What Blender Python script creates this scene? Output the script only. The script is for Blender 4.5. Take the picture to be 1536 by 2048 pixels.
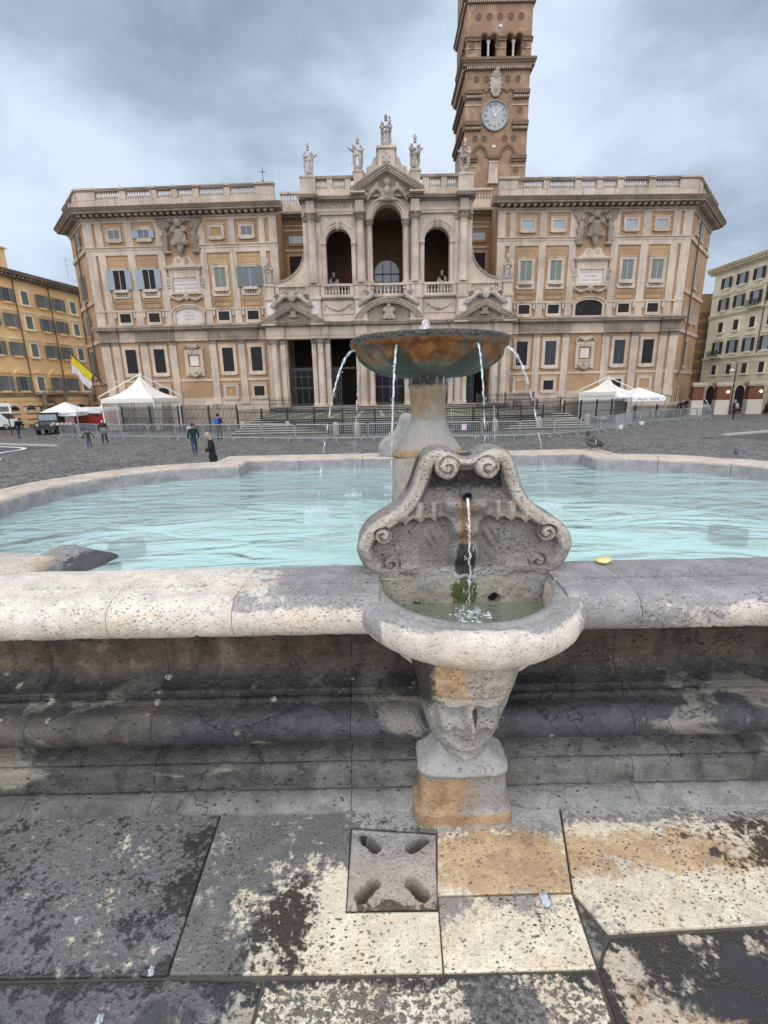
import bpy, math, random
import numpy as np
from mathutils import Vector, Matrix, noise as mnoise
for o in list(bpy.data.objects): bpy.data.objects.remove(o, do_unlink=True)
sc = bpy.context.scene; COL = sc.collection
R = math.radians; PI = math.pi
rnd = random.Random(11)
G = -1.35            # level of the piazza (the fountain platform is z = 0)

# ---------------------------------------------------------------- camera
cam = bpy.data.cameras.new('camera'); camo = bpy.data.objects.new('camera', cam); COL.objects.link(camo)
cam.sensor_fit = 'HORIZONTAL'; cam.sensor_width = 36.0; cam.lens = 36.0*929/1536; cam.clip_start = .05; cam.clip_end = 3000
camo.matrix_world = Matrix.Translation((0, 0, 1.65)) @ Matrix.Rotation(R(90-14.37), 4, 'X') @ Matrix.Rotation(R(-1.15), 4, 'Z')
sc.camera = camo
sc.render.resolution_x = 768; sc.render.resolution_y = 1024

# ---------------------------------------------------------------- sky, sun, exposure
SUN_EL, SUN_AZ = R(56), R(184)
world = bpy.data.worlds.new('World'); sc.world = world; world.use_nodes = True
nt = world.node_tree; nt.nodes.clear()
def wn(t, **k):
    n = nt.nodes.new(t)
    for a, b in k.items(): setattr(n, a, b)
    return n
wo = wn('ShaderNodeOutputWorld'); bg = wn('ShaderNodeBackground'); nt.links.new(bg.outputs[0], wo.inputs[0])
sky = wn('ShaderNodeTexSky', sky_type='NISHITA', sun_disc=False, sun_elevation=SUN_EL, sun_rotation=SUN_AZ)
tc = wn('ShaderNodeTexCoord'); sep = wn('ShaderNodeSeparateXYZ'); nt.links.new(tc.outputs['Generated'], sep.inputs[0])
zz = wn('ShaderNodeMath', operation='MAXIMUM'); nt.links.new(sep.outputs[2], zz.inputs[0]); zz.inputs[1].default_value = 0
za = wn('ShaderNodeMath', operation='ADD'); nt.links.new(zz.outputs[0], za.inputs[0]); za.inputs[1].default_value = .55
dx = wn('ShaderNodeMath', operation='DIVIDE'); nt.links.new(sep.outputs[0], dx.inputs[0]); nt.links.new(za.outputs[0], dx.inputs[1])
dy = wn('ShaderNodeMath', operation='DIVIDE'); nt.links.new(sep.outputs[1], dy.inputs[0]); nt.links.new(za.outputs[0], dy.inputs[1])
cb = wn('ShaderNodeCombineXYZ'); nt.links.new(dx.outputs[0], cb.inputs[0]); nt.links.new(dy.outputs[0], cb.inputs[1])
def wnoise(scale, detail, rough, dist, w):
    mp = wn('ShaderNodeMapping'); nt.links.new(tc.outputs['Generated'], mp.inputs[0]); mp.inputs['Location'].default_value = w
    mp.inputs['Scale'].default_value = (1, 1, 1.9)
    n = wn('ShaderNodeTexNoise'); nt.links.new(mp.outputs[0], n.inputs['Vector'])
    n.inputs['Scale'].default_value = scale; n.inputs['Detail'].default_value = detail
    n.inputs['Roughness'].default_value = rough; n.inputs['Distortion'].default_value = dist
    return n.outputs[0]
n1 = wnoise(2.0, 7, .50, .0, (3.1, 1.7, 2.2)); n2 = wnoise(5.6, 9, .60, .25, (7.3, .4, 1.0))
mxn = wn('ShaderNodeMath', operation='MULTIPLY_ADD'); nt.links.new(n2, mxn.inputs[0]); mxn.inputs[1].default_value = .30; nt.links.new(n1, mxn.inputs[2])
cr = wn('ShaderNodeValToRGB'); nt.links.new(mxn.outputs[0], cr.inputs[0])
e = cr.color_ramp.elements; e[0].position = .42; e[0].color = (.165, .20, .252, 1); e[1].position = .80; e[1].color = (.425, .492, .572, 1)
m = cr.color_ramp.elements.new(.575); m.color = (.25, .298, .365, 1); m = cr.color_ramp.elements.new(.675); m.color = (.345, .408, .488, 1)
skm = wn('ShaderNodeMixRGB'); skm.inputs[0].default_value = .93
sks = wn('ShaderNodeMixRGB', blend_type='MULTIPLY'); sks.inputs[0].default_value = 1; sks.inputs[2].default_value = (.1, .1, .1, 1)
nt.links.new(sky.outputs[0], sks.inputs[1]); nt.links.new(sks.outputs[0], skm.inputs[1]); nt.links.new(cr.outputs[0], skm.inputs[2])
nt.links.new(skm.outputs[0], bg.inputs[0]); bg.inputs[1].default_value = .95
sl = bpy.data.lights.new('sun', 'SUN'); sl.energy = 1.5; sl.angle = R(105); sl.color = (1, .96, .9)
so = bpy.data.objects.new('sun', sl); COL.objects.link(so)
so.rotation_euler = Vector((-math.sin(SUN_AZ)*math.cos(SUN_EL), -math.cos(SUN_AZ)*math.cos(SUN_EL), -math.sin(SUN_EL))).to_track_quat('-Z', 'Y').to_euler()
so.location = (0, -20, 60)
vs = sc.view_settings; vs.view_transform = 'Standard'; vs.look = 'None'; vs.gamma = 1; vs.use_curve_mapping = False; vs.exposure = .92

# ---------------------------------------------------------------- mesh builder
class MB:
    def __init__(s): s.v = []; s.f = []
    def add(s, v, f):
        b = len(s.v); s.v += [tuple(p) for p in v]; s.f += [tuple(i+b for i in q) for q in f]; return s
    def box(s, x0, x1, y0, y1, z0, z1):
        return s.add([(x0,y0,z0),(x1,y0,z0),(x1,y1,z0),(x0,y1,z0),(x0,y0,z1),(x1,y0,z1),(x1,y1,z1),(x0,y1,z1)],
                     [(0,3,2,1),(4,5,6,7),(0,1,5,4),(1,2,6,5),(2,3,7,6),(3,0,4,7)])
    def prism(s, pts, a0, a1, axis='y'):      # polygon in the two other axes, extruded along axis
        n = len(pts)
        def P(p, a): return (p[0], a, p[1]) if axis == 'y' else ((a, p[0], p[1]) if axis == 'x' else (p[0], p[1], a))
        v = [P(p, a0) for p in pts]+[P(p, a1) for p in pts]
        f = [tuple(range(n)), tuple(range(2*n-1, n-1, -1))]+[(i, (i+1) % n+0, (i+1) % n+n, i+n) for i in range(n)]
        return s.add(v, [f[0][::-1], f[1][::-1]]+[q for q in f[2:]])
    def lathe(s, prof, c=(0,0,0), n=24, a0=0, a1=2*PI, mod=None):
        full = abs(a1-a0-2*PI) < 1e-6; m = n if full else n+1; v = []; f = []
        for r, z in prof:
            for i in range(m):
                a = a0+(a1-a0)*i/n; rr = r*(mod(a, r, z) if mod else 1)
                v.append((c[0]+rr*math.cos(a), c[1]+rr*math.sin(a), c[2]+z))
        for j in range(len(prof)-1):
            for i in range(n):
                k = (i+1) % m
                f.append((j*m+i, j*m+k, (j+1)*m+k, (j+1)*m+i))
        return s.add(v, f)
    def tube(s, path, rad, n=8, cap=True, flat=1.0):
        P = [Vector(p) for p in path]; L = len(P); rr = rad if hasattr(rad, '__len__') else [rad]*L
        v = []; f = []; up = None
        for i, p in enumerate(P):
            t = (P[min(i+1, L-1)]-P[max(i-1, 0)])
            t = t.normalized() if t.length > 1e-9 else Vector((0,0,1))
            if up is None: up = Vector((0,0,1)) if abs(t.z) < .9 else Vector((0,1,0))
            a = t.cross(up); a = a.normalized() if a.length > 1e-6 else t.orthogonal().normalized(); b = a.cross(t).normalized(); up = b
            for k in range(n):
                an = 2*PI*k/n; v.append(p+a*math.cos(an)*rr[i]+b*math.sin(an)*rr[i]*flat)
        for i in range(L-1):
            for k in range(n):
                q = (k+1) % n; f.append((i*n+k, i*n+q, (i+1)*n+q, (i+1)*n+k))
        if cap: f += [tuple(range(n))[::-1], tuple(range((L-1)*n, L*n))]
        return s.add(v, f)
    def ball(s, c, r, n=10, m=7):
        rx, ry, rz = r if hasattr(r, '__len__') else (r, r, r); v = []; f = []
        for j in range(m+1):
            t = PI*j/m
            for i in range(n):
                a = 2*PI*i/n; v.append((c[0]+rx*math.sin(t)*math.cos(a), c[1]+ry*math.sin(t)*math.sin(a), c[2]-rz*math.cos(t)))
        for j in range(m):
            for i in range(n):
                k = (i+1) % n; f.append((j*n+i, j*n+k, (j+1)*n+k, (j+1)*n+i))
        return s.add(v, f)
    def grid(s, fn, nu, nv):                   # fn(i,j)->point
        v = [fn(i, j) for j in range(nv+1) for i in range(nu+1)]
        f = [(j*(nu+1)+i, j*(nu+1)+i+1, (j+1)*(nu+1)+i+1, (j+1)*(nu+1)+i) for j in range(nv) for i in range(nu)]
        return s.add(v, f)
    def xf(s, M):
        s.v = [tuple(M @ Vector(p)) for p in s.v]; return s
    def mesh(s, name, mats, smooth=False):
        me = bpy.data.meshes.new(name); me.from_pydata(s.v, [], s.f)
        for mt in (mats if isinstance(mats, (list, tuple)) else [mats]): me.materials.append(mt)
        if smooth: me.shade_smooth(); me.set_sharp_from_angle(angle=R(48))
        me.update(); return me
WM = {}
def link(o, parent=None, M=None):
    COL.objects.link(o); M = M or Matrix.Identity(4)
    if parent is not None:
        o.parent = parent; o.matrix_parent_inverse = Matrix.Identity(4)
        o.matrix_basis = WM[parent.name].inverted() @ M
    else: o.matrix_basis = M
    WM[o.name] = M; return o
def tag(o, label=None, cat=None, group=None, kind=None):
    if label: o['label'] = label
    if cat: o['category'] = cat
    if group: o['group'] = group
    if kind: o['kind'] = kind
    return o
def thing(name, label, cat, loc=(0,0,0), rz=0, group=None):
    o = bpy.data.objects.new(name, None); o.empty_display_size = .2
    link(o, None, Matrix.Translation(loc) @ Matrix.Rotation(rz, 4, 'Z')); return tag(o, label, cat, group)
def obj(name, mb, mat, parent=None, M=None, smooth=False, world=True, bevel=0, remesh=0, sub=0, kind=None):
    """mb: MB (verts in world coordinates if world else local to M) or an existing mesh"""
    me = mb.mesh(name, mat, smooth) if isinstance(mb, MB) else mb
    o = bpy.data.objects.new(name, me)
    if isinstance(mb, MB) and world and M is None and mb.v:      # put the origin at the bottom centre of the piece
        a = np.array(mb.v); c = (a.min(0)+a.max(0))/2; c[2] = a[:, 2].min()
        me.transform(Matrix.Translation(Vector(-c))); M = Matrix.Translation(Vector(c))
    link(o, parent, M)
    if remesh:
        r = o.modifiers.new('r', 'REMESH'); r.mode = 'VOXEL'; r.voxel_size = remesh; r.use_smooth_shade = True
        s2 = o.modifiers.new('s', 'SMOOTH'); s2.factor = .5; s2.iterations = 2
    if bevel:
        b = o.modifiers.new('b', 'BEVEL'); b.width = bevel; b.segments = 2; b.limit_method = 'ANGLE'; b.angle_limit = R(35)
    if sub:
        b = o.modifiers.new('u', 'SUBSURF'); b.levels = sub; b.render_levels = sub
    if kind: o['kind'] = kind
    return o
def copy_tree(o, M, parent=None, label=None):
    c = o.copy(); old = WM[o.name]; COL.objects.link(c); WM[c.name] = M
    c.parent = parent
    if parent is not None: c.matrix_parent_inverse = Matrix.Identity(4); c.matrix_basis = WM[parent.name].inverted() @ M
    else: c.matrix_basis = M
    if label: c['label'] = label
    for ch in list(o.children):
        copy_tree(ch, M @ old.inverted() @ WM[ch.name], c)
    return c
def T(x, y, z, rz=0): return Matrix.Translation((x, y, z)) @ Matrix.Rotation(rz, 4, 'Z')
def fbm(x, y, z, o=4): return mnoise.fractal(Vector((x, y, z)), 1.0, 2.0, o)

# ---------------------------------------------------------------- materials
class NT:
    def __init__(s, name):
        s.m = bpy.data.materials.new(name); s.m.use_nodes = True; s.t = s.m.node_tree; s.t.nodes.clear()
        s.out = s.t.nodes.new('ShaderNodeOutputMaterial'); s.b = s.t.nodes.new('ShaderNodeBsdfPrincipled')
        s.t.links.new(s.b.outputs[0], s.out.inputs[0]); s._p = None
    def n(s, t, ins=None, **k):
        n = s.t.nodes.new(t)
        for a, b in k.items(): setattr(n, a, b)
        for a, b in (ins or {}).items(): s.set(n.inputs[a], b)
        return n
    def set(s, inp, v):
        if isinstance(v, bpy.types.NodeSocket): s.t.links.new(v, inp)
        elif isinstance(v, (tuple, list)) and len(v) == 3 and inp.type == 'RGBA': inp.default_value = (*v, 1)
        else: inp.default_value = v
    def pos(s):
        if not s._p: s._p = s.n('ShaderNodeNewGeometry').outputs['Position']
        return s._p
    def xyz(s):
        if not hasattr(s, '_x'): s._x = s.n('ShaderNodeSeparateXYZ', {0: s.pos()}).outputs
        return s._x
    def mapv(s, v=None, loc=(0,0,0), sc=(1,1,1), rot=(0,0,0)):
        return s.n('ShaderNodeMapping', {0: v or s.pos(), 'Location': loc, 'Scale': sc, 'Rotation': rot}).outputs[0]
    def noise(s, scale, detail=4, rough=.55, dist=0, v=None, out=0):
        return s.n('ShaderNodeTexNoise', {'Vector': v or s.pos(), 'Scale': scale, 'Detail': detail, 'Roughness': rough, 'Distortion': dist}).outputs[out]
    def vor(s, scale, v=None, feature='F1', rnd=1, out='Distance'):
        return s.n('ShaderNodeTexVoronoi', {'Vector': v or s.pos(), 'Scale': scale, 'Randomness': rnd}, feature=feature).outputs[out]
    def ss(s, x, lo, hi):                         # smoothstep lo..hi -> 0..1 (works reversed)
        if lo > hi:
            return s.n('ShaderNodeMapRange', {0: x, 1: hi, 2: lo, 3: 1., 4: 0.}, interpolation_type='SMOOTHSTEP').outputs[0]
        return s.n('ShaderNodeMapRange', {0: x, 1: lo, 2: hi, 3: 0., 4: 1.}, interpolation_type='SMOOTHSTEP').outputs[0]
    def ma(s, op, a, b=0., c=0.):
        return s.n('ShaderNodeMath', {0: a, 1: b, 2: c}, operation=op).outputs[0]
    def mix(s, f, a, b, mode='MIX'):
        return s.n('ShaderNodeMixRGB', {0: f, 1: a, 2: b}, blend_type=mode).outputs[0]
    def rand(s): return s.n('ShaderNodeObjectInfo').outputs['Random']
    def vary(s, c, amt=.1):                       # per-object brightness
        k = s.n('ShaderNodeMapRange', {0: s.rand(), 1: 0., 2: 1., 3: 1-amt, 4: 1+amt}).outputs[0]
        return s.n('ShaderNodeHueSaturation', {'Value': k, 'Color': c}).outputs[0]
    def bump(s, h, st=.3, d=.01, nrm=None):
        i = {'Height': h, 'Strength': st, 'Distance': d}
        if nrm is not None: i['Normal'] = nrm
        return s.n('ShaderNodeBump', i).outputs[0]
    def fin(s, col=None, rough=.8, bump=None, metal=0, spec=None):
        if col is not None: s.set(s.b.inputs['Base Color'], col)
        s.set(s.b.inputs['Roughness'], rough); s.set(s.b.inputs['Metallic'], metal)
        if bump is not None: s.set(s.b.inputs['Normal'], bump)
        if spec is not None: s.set(s.b.inputs['Specular IOR Level'], spec)
        return s.m
def plain(name, c, rough=.7, var=.12, scale=3., bump=0., metal=0., amt=0.):
    t = NT(name); n = t.noise(scale, 5)
    col = t.mix(n, tuple(x*(1-var) for x in c), tuple(min(1, x*(1+var)) for x in c))
    if amt: col = t.vary(col, amt)
    return t.fin(col, rough, t.bump(n, bump, .02) if bump else None, metal)

def facade_stone(name, c1, c2, grime=.5, amt=.06):
    t = NT(name)
    big = t.noise(.55, 6, .6, .4); st = t.noise(1., 5, .6, v=t.mapv(sc=(3., 3., .22)))
    vein = t.noise(2.2, 8, .7, 1.2, v=t.mapv(sc=(1, 1, .6)))
    c = t.mix(t.ss(big, .35, .68), c1, c2)
    c = t.mix(t.ma('MULTIPLY', t.ss(vein, .50, .72), .40), c, tuple(x*.55 for x in c2))
    c = t.mix(t.ma('MULTIPLY', t.ss(st, .52, .78), grime), c, (.12, .10, .085))
    c = t.mix(t.ma('MULTIPLY', t.ss(t.noise(9, 3), .55, .7), .25), c, tuple(min(1, x*1.25) for x in c1))
    return t.fin(t.vary(c, amt), .85, t.bump(vein, .25, .03))
M = {}
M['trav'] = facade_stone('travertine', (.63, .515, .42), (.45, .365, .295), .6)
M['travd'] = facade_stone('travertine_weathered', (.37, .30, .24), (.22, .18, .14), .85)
M['statue'] = facade_stone('statue_stone', (.52, .455, .40), (.33, .285, .245), .8)
M['marble'] = facade_stone('pale_marble', (.74, .68, .64), (.62, .55, .50), .15)
def plaster(name, c, amt=.03, dirt=.35, lo=.80):
    t = NT(name)
    n = t.noise(.35, 6, .6, .6); f = t.noise(5, 5, .6); st = t.noise(1., 5, .55, v=t.mapv(sc=(2.2, 2.2, .18)))
    cc = t.mix(t.ss(n, .3, .7), tuple(x*lo for x in c), tuple(min(1, x*1.12) for x in c))
    cc = t.mix(t.ma('MULTIPLY', t.ss(f, .55, .75), .25 if lo < .9 else .1), cc, tuple(x*.7 for x in c))
    cc = t.mix(t.ma('MULTIPLY', t.ss(st, .52, .8), dirt), cc, tuple(x*.42 for x in c))
    return t.fin(t.vary(cc, amt), .9, t.bump(f, .15, .02))
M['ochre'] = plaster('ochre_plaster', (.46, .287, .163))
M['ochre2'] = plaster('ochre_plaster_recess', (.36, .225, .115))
M['orange'] = plaster('orange_plaster', (.97, .615, .31), dirt=.08, lo=.94)
M['cream'] = plaster('cream_plaster', (.95, .865, .68), dirt=.08, lo=.94)
M['creamst'] = plaster('cream_rusticated_stone', (.80, .72, .54), dirt=.15, lo=.9)
M['glass'] = plain('window_glass', (.10, .12, .145), .12, .3)
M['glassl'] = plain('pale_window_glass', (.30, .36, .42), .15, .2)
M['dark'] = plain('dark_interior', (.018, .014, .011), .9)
M['mosaic'] = plain('dim_mosaic', (.10, .065, .03), .8, .5, 1.2)
M['iron'] = plain('dark_iron', (.045, .046, .05), .55, .2, 6, metal=.3)
M['galv'] = plain('galvanised_steel', (.42, .45, .46), .45, .12, 5, metal=.6)
M['shutg'] = plain('grey_shutter', (.19, .205, .20), .7, .1, 2, amt=.12)
M['shutb'] = plain('blue_grey_shutter', (.34, .385, .45), .6, .06, 2)
M['shutd'] = plain('dark_brown_shutter', (.055, .038, .035), .7, .1, 2)
M['shutgr'] = plain('green_grey_shutter', (.17, .20, .18), .7, .1, 2)
M['wood'] = plain('pale_window_wood', (.50, .51, .50), .7, .1, 2)
M['tile'] = plain('roof_tile', (.17, .105, .07), .9, .35, 2.5, .3)
M['pipe'] = plain('brown_drainpipe', (.09, .055, .04), .6)
def brick():
    t = NT('tower_brick'); p = t.pos()
    v = t.mapv(sc=(1, 1, 1), rot=(R(90), 0, 0))
    b = t.n('ShaderNodeTexBrick', {'Vector': v, 'Color1': (.36, .213, .132), 'Color2': (.27, .16, .10), 'Mortar': (.33, .24, .17), 'Scale': 3.2, 'Mortar Size': .012, 'Brick Width': .62, 'Row Height': .2})
    n = t.noise(.45, 6, .62, .5); n2 = t.noise(.9, 6, .6, .8, v=t.mapv(loc=(5, 3, 1)))
    c = t.mix(t.ma('MULTIPLY', t.ss(n, .48, .64), .75), b.outputs[0], (.45, .315, .20))
    c = t.mix(t.ma('MULTIPLY', t.ss(n2, .53, .70), .6), c, (.15, .095, .065))
    c = t.mix(t.ma('MULTIPLY', t.ss(t.noise(.8, 5, .6, v=t.mapv(loc=(1, 9, 4))), .57, .7), .5), c, (.36, .30, .26))
    return t.fin(c, .9, t.bump(t.noise(14, 4), .3, .03))
M['brick'] = brick()
M['brickd'] = plain('dark_brick_cornice', (.19, .125, .085), .9, .4, 1.5, .2)
# ================================================================= GROUND
def cobble():
    t = NT('sampietrini_cobbles'); p = t.pos()
    wv = t.n('ShaderNodeVectorMath', {0: p, 1: t.n('ShaderNodeVectorMath', {0: t.noise(.5, 2, out=1), 3: .5}, operation='SCALE').outputs[0]}, operation='ADD').outputs[0]
    ed = t.vor(7.2, wv, 'DISTANCE_TO_EDGE', .55); cell = t.vor(7.2, wv, 'F1', .55, 'Color')
    cv = t.n('ShaderNodeSeparateColor', {0: cell}).outputs[0]
    c = t.mix(cv, (.085, .084, .084), (.32, .315, .31))
    c = t.mix(t.ma('MULTIPLY', t.ss(t.noise(.22, 5, .6), .35, .7), .35), c, (.20, .195, .185))
    c = t.mix(t.ss(ed, .13, .04), c, (.035, .033, .030))
    gr = t.ma('MULTIPLY', t.ss(t.noise(.35, 5, .65, .5), .55, .70), t.ma('MULTIPLY', t.ss(t.xyz()[1], 24, 30), t.ss(t.xyz()[1], 40, 34)))
    c = t.mix(t.ma('MULTIPLY', gr, .8), c, (.135, .15, .045))
    return t.fin(c, .62, t.bump(t.ss(ed, 0, .22), .8, .03))
M['cobble'] = cobble()
g = MB(); gx = [-900, -120, -45, 45, 120, 900]; gy = [-60, 8, 60, 120, 1500]
g.add([(x, y, G) for y in gy for x in gx], [(j*6+i, j*6+i+1, (j+1)*6+i+1, (j+1)*6+i) for j in range(4) for i in range(5)])
tag(obj('piazza_ground', g, M['cobble']), kind='structure')
M['asph'] = plain('asphalt', (.075, .076, .082), .85, .2, 8, .2)
M['paint'] = plain('white_road_paint', (.72, .72, .70), .7, .12, 6)
M['kerb'] = plain('granite_kerb', (.42, .40, .37), .8, .15, 5, .2)
def smooth_poly(P, n=6):
    out = []
    for i in range(len(P)-1):
        p0, p1, p2, p3 = P[max(i-1, 0)], P[i], P[i+1], P[min(i+2, len(P)-1)]
        for k in range(n):
            u = k/n
            out.append(tuple(.5*((2*b)+(-a+c)*u+(2*a-5*b+4*c-d)*u*u+(-a+3*b-3*c+d)*u**3) for a, b, c, d in zip(p0, p1, p2, p3)))
    return out+[P[-1]]
def strip(path, w0, w1, z0, z1, mb=None):
    mb = mb or MB(); L = []
    for i, p in enumerate(path):
        a = Vector(path[max(i-1, 0)]); b = Vector(path[min(i+1, len(path)-1)]); d = (b-a).normalized(); nn = Vector((-d.y, d.x))
        q = Vector(p); L.append((q+nn*w0, q+nn*w1))
    v = []; f = []
    for a, b in L: v += [(a.x, a.y, z0), (a.x, a.y, z1), (b.x, b.y, z1), (b.x, b.y, z0)]
    for i in range(len(L)-1):
        k = 4*i
        for q in range(4): f.append((k+q, k+(q+1) % 4, k+4+(q+1) % 4, k+4+q))
    f += [(0, 1, 2, 3), (4*len(L)-1, 4*len(L)-2, 4*len(L)-3, 4*len(L)-4)]
    return mb.add(v, f)
# left roadway tip, its kerb and white edge line
roadL = smooth_poly([(-46, 44), (-36, 37.2), (-29, 33.6), (-23.6, 31.4), (-21.5, 30.6), (-21.6, 29.6), (-22.0, 27.2), (-20.6, 24.2), (-18, 20), (-15, 14.5)], 6)
tag(obj('asphalt_road', MB().add([(x, y, G+.006) for x, y in roadL]+[(-60, 14.5, G+.006), (-60, 44, G+.006)], [tuple(range(len(roadL)+2))]), M['asph']), kind='structure')
kb = strip(roadL[:25], .02, .34, G, G+.12)
tag(obj('road_kerb', kb, M['kerb']), kind='structure')
ln = smooth_poly([(-46, 43.0), (-36, 36.0), (-28.5, 32.6), (-24.6, 31.0), (-23.2, 30.2), (-22.6, 29.2), (-22.6, 27.6), (-21.6, 25.6), (-20.2, 24.4), (-19.2, 21.6), (-16.4, 15.5)], 6)
tag(obj('road_line', strip(ln, -.13, .13, G+.0065, G+.011), M['paint']), kind='structure')
roadR = smooth_poly([(40, 37.5), (31, 33.3), (25, 30.5), (21.3, 28.9), (20.9, 28.3), (21.6, 26.4), (23.4, 22), (26, 15)], 6)
tag(obj('asphalt_road', MB().add([(x, y, G+.006) for x, y in roadR]+[(60, 15, G+.006), (60, 37.5, G+.006)], [tuple(range(len(roadR)+2))[::-1]]), M['asph']), kind='structure')
tag(obj('road_kerb', strip(roadR[:19], -.34, -.02, G, G+.12), M['kerb']), kind='structure')
ln = smooth_poly([(44, 36), (33, 31.2), (27, 28.6), (24.6, 27.4), (24.0, 26.2), (24.8, 23.8), (27, 18)], 6)
tag(obj('road_line', strip(ln, -.16, .16, G+.0065, G+.011), M['paint']), kind='structure')
mh = MB().lathe([(0, G+.012), (.36, G+.012), (.38, G)], (19.4, 27.9, 0), 20)
tag(obj('manhole_cover', mh, M['iron']), 'round iron cover set in the cobbles before the right roadway', 'manhole cover')

# ================================================================= FOREGROUND STONE
def fg(name, cream=(.56, .47, .37), grey=(.25, .245, .25), dark=(.075, .072, .07), w=None, d=None, orange=None, pit=.6, speck=.0, fleck=.35, white=None, rough=.75, relief=.5, sharp=.17, green=None, wet=None, wk=1.5):
    """weathered travertine: cream stone, grey calcareous crust (w), black grime, dark recesses and painted underside shade (d), rust (orange), lime bloom (white)"""
    t = NT(name); X, Y, Z = t.xyz()
    lo = t.noise(2.6, 6, .62, .6); mid = t.noise(9, 6, .62, .4); fine = t.noise(42, 5, .65); grain = t.noise(130, 3, .6)
    c = t.mix(t.ss(mid, .3, .7), tuple(x*.82 for x in cream), tuple(min(1, x*1.12) for x in cream))
    c = t.mix(t.ma('MULTIPLY', t.ss(t.noise(5, 5, .6, .8, v=t.mapv(loc=(3, 7, 2))), .5, .68), .45), c, (cream[0]*.86, cream[1]*.70, cream[2]*.52))
    def warp(v, k=.9, k2=.35): return t.ma('ADD', v, t.ma('ADD', t.ma('MULTIPLY', t.ma('SUBTRACT', lo, .5), k*1.1*wk), t.ma('ADD', t.ma('MULTIPLY', t.ma('SUBTRACT', mid, .5), .75*wk), t.ma('MULTIPLY', t.ma('SUBTRACT', fine, .5), k2*1.6*wk))))
    gm = None
    if w is not None:
        gm = t.ss(warp(w(t, X, Y, Z)), .5-sharp, .5+sharp)
        gc = t.mix(t.ss(mid, .3, .72), tuple(x*.78 for x in grey), tuple(x*1.18 for x in grey))
        gc = t.mix(t.ma('MULTIPLY', t.ss(t.noise(70, 4, .6, v=t.mapv(sc=(1, 1, 1.4))), .60, .68), fleck), gc, (.58, .54, .48))
        c = t.mix(gm, c, gc)
    if speck:
        sp = t.ma('ADD', t.noise(64, 6, .75, .3, v=t.mapv(sc=(.8, 1, 1))), t.ma('MULTIPLY', t.ma('SUBTRACT', t.noise(2.2, 4, .6, v=t.mapv(loc=(6, 2, 5))), .5), .30))
        sp = t.ss(sp, .64-.16*speck, .69-.16*speck)
        c = t.mix(t.ma('MULTIPLY', sp, .85), c, (.055, .052, .048))
    if orange is not None:
        om = t.ss(warp(orange(t, X, Y, Z), .7, .3), .36, .66)
        oc = t.mix(t.ss(mid, .35, .65), (.34, .165, .055), (.54, .33, .13))
        c = t.mix(t.ma('MULTIPLY', om, .68), c, oc)
    if white is not None:
        wm = t.ss(warp(white(t, X, Y, Z), .8, .5), .42, .6)
        c = t.mix(t.ma('MULTIPLY', wm, .6), c, (.46, .455, .45))
    if d is not None:
        dm = t.ss(warp(d(t, X, Y, Z), 1.0, .5), .36, .66)
        dc = t.mix(mid, tuple(x*.5 for x in dark), tuple(x*1.35 for x in dark))
        dc = t.mix(t.ma('MULTIPLY', t.ss(t.vor(16, t.mapv(sc=(1, 1, 1.3))), .20, .12), t.ss(t.noise(4, 3, v=t.mapv(loc=(2, 2, 9))), .56, .66)), dc, (.42, .38, .32))
        c = t.mix(dm, c, dc)
    if green is not None:
        c = t.mix(t.ss(warp(green(t, X, Y, Z), .8, .5), .42, .62), c, t.mix(fine, (.02, .035, .010), (.11, .15, .03)))
    pv = t.mapv(sc=(.62, 1, 1.25)); pn = t.ma('ADD', t.vor(26, pv), t.ma('MULTIPLY', t.ma('SUBTRACT', fine, .5), .5))
    pm = t.ma('MULTIPLY', t.ss(pn, .14, .06), t.ss(t.noise(3.4, 4, .6, v=t.mapv(loc=(4, 1, 8))), .50, .62))
    pv2 = t.ma('MULTIPLY', t.ss(t.vor(80, pv), .27, .16), t.ss(t.noise(6, 5, .65, v=t.mapv(loc=(9, 1, 2))), .42, .58))
    pv2 = t.ma('MAXIMUM', pv2, t.ma('MULTIPLY', t.ss(t.ma('ADD', t.vor(42, pv), t.ma('MULTIPLY', t.ma('SUBTRACT', grain, .5), .6)), .20, .10), t.ss(t.noise(3, 5, .65, v=t.mapv(loc=(2, 8, 3))), .44, .6)))
    pits = t.ma('MINIMUM', t.ma('ADD', pm, pv2), 1.)
    c = t.mix(t.ma('MULTIPLY', pits, pit), c, (.07, .05, .038))
    g3 = t.noise(260, 3, .7)
    c = t.mix(t.ma('MULTIPLY', t.ss(grain, .42, .70), .42), c, t.mix(.62, c, (.02, .018, .015)))
    c = t.mix(t.ma('MULTIPLY', t.ss(g3, .55, .72), .35), c, t.mix(.45, c, (.95, .90, .82)))
    c = t.mix(t.ma('MULTIPLY', t.ss(g3, .44, .28), .45), c, t.mix(.6, c, (.01, .01, .01)))
    h = t.ma('ADD', t.ma('MULTIPLY', fine, .55), t.ma('MULTIPLY', grain, .22)); h = t.ma('SUBTRACT', h, t.ma('MULTIPLY', pits, .8)); h = t.ma('ADD', h, t.ma('MULTIPLY', mid, .8))
    rg = t.ma('MULTIPLY_ADD', gm, -.22, rough) if gm is not None else t.ma('ADD', rough, 0.)
    bs = relief*1.5
    if wet is not None:
        wm = t.ss(warp(wet(t, X, Y, Z), .9, .12), .50, .56); wr = t.ss(warp(wet(t, X, Y, Z), .9, .12), .36, .52)
        c = t.mix(t.ma('MULTIPLY', wr, .55), c, t.mix(.5, c, (.012, .011, .010))); c = t.mix(t.ma('MULTIPLY', wm, .5), c, (.05, .05, .052))
        rg = t.ma('MULTIPLY', rg, t.ma('MULTIPLY_ADD', wm, -.93, 1.)); bs = t.ma('MULTIPLY_ADD', wm, -bs, bs)
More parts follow.
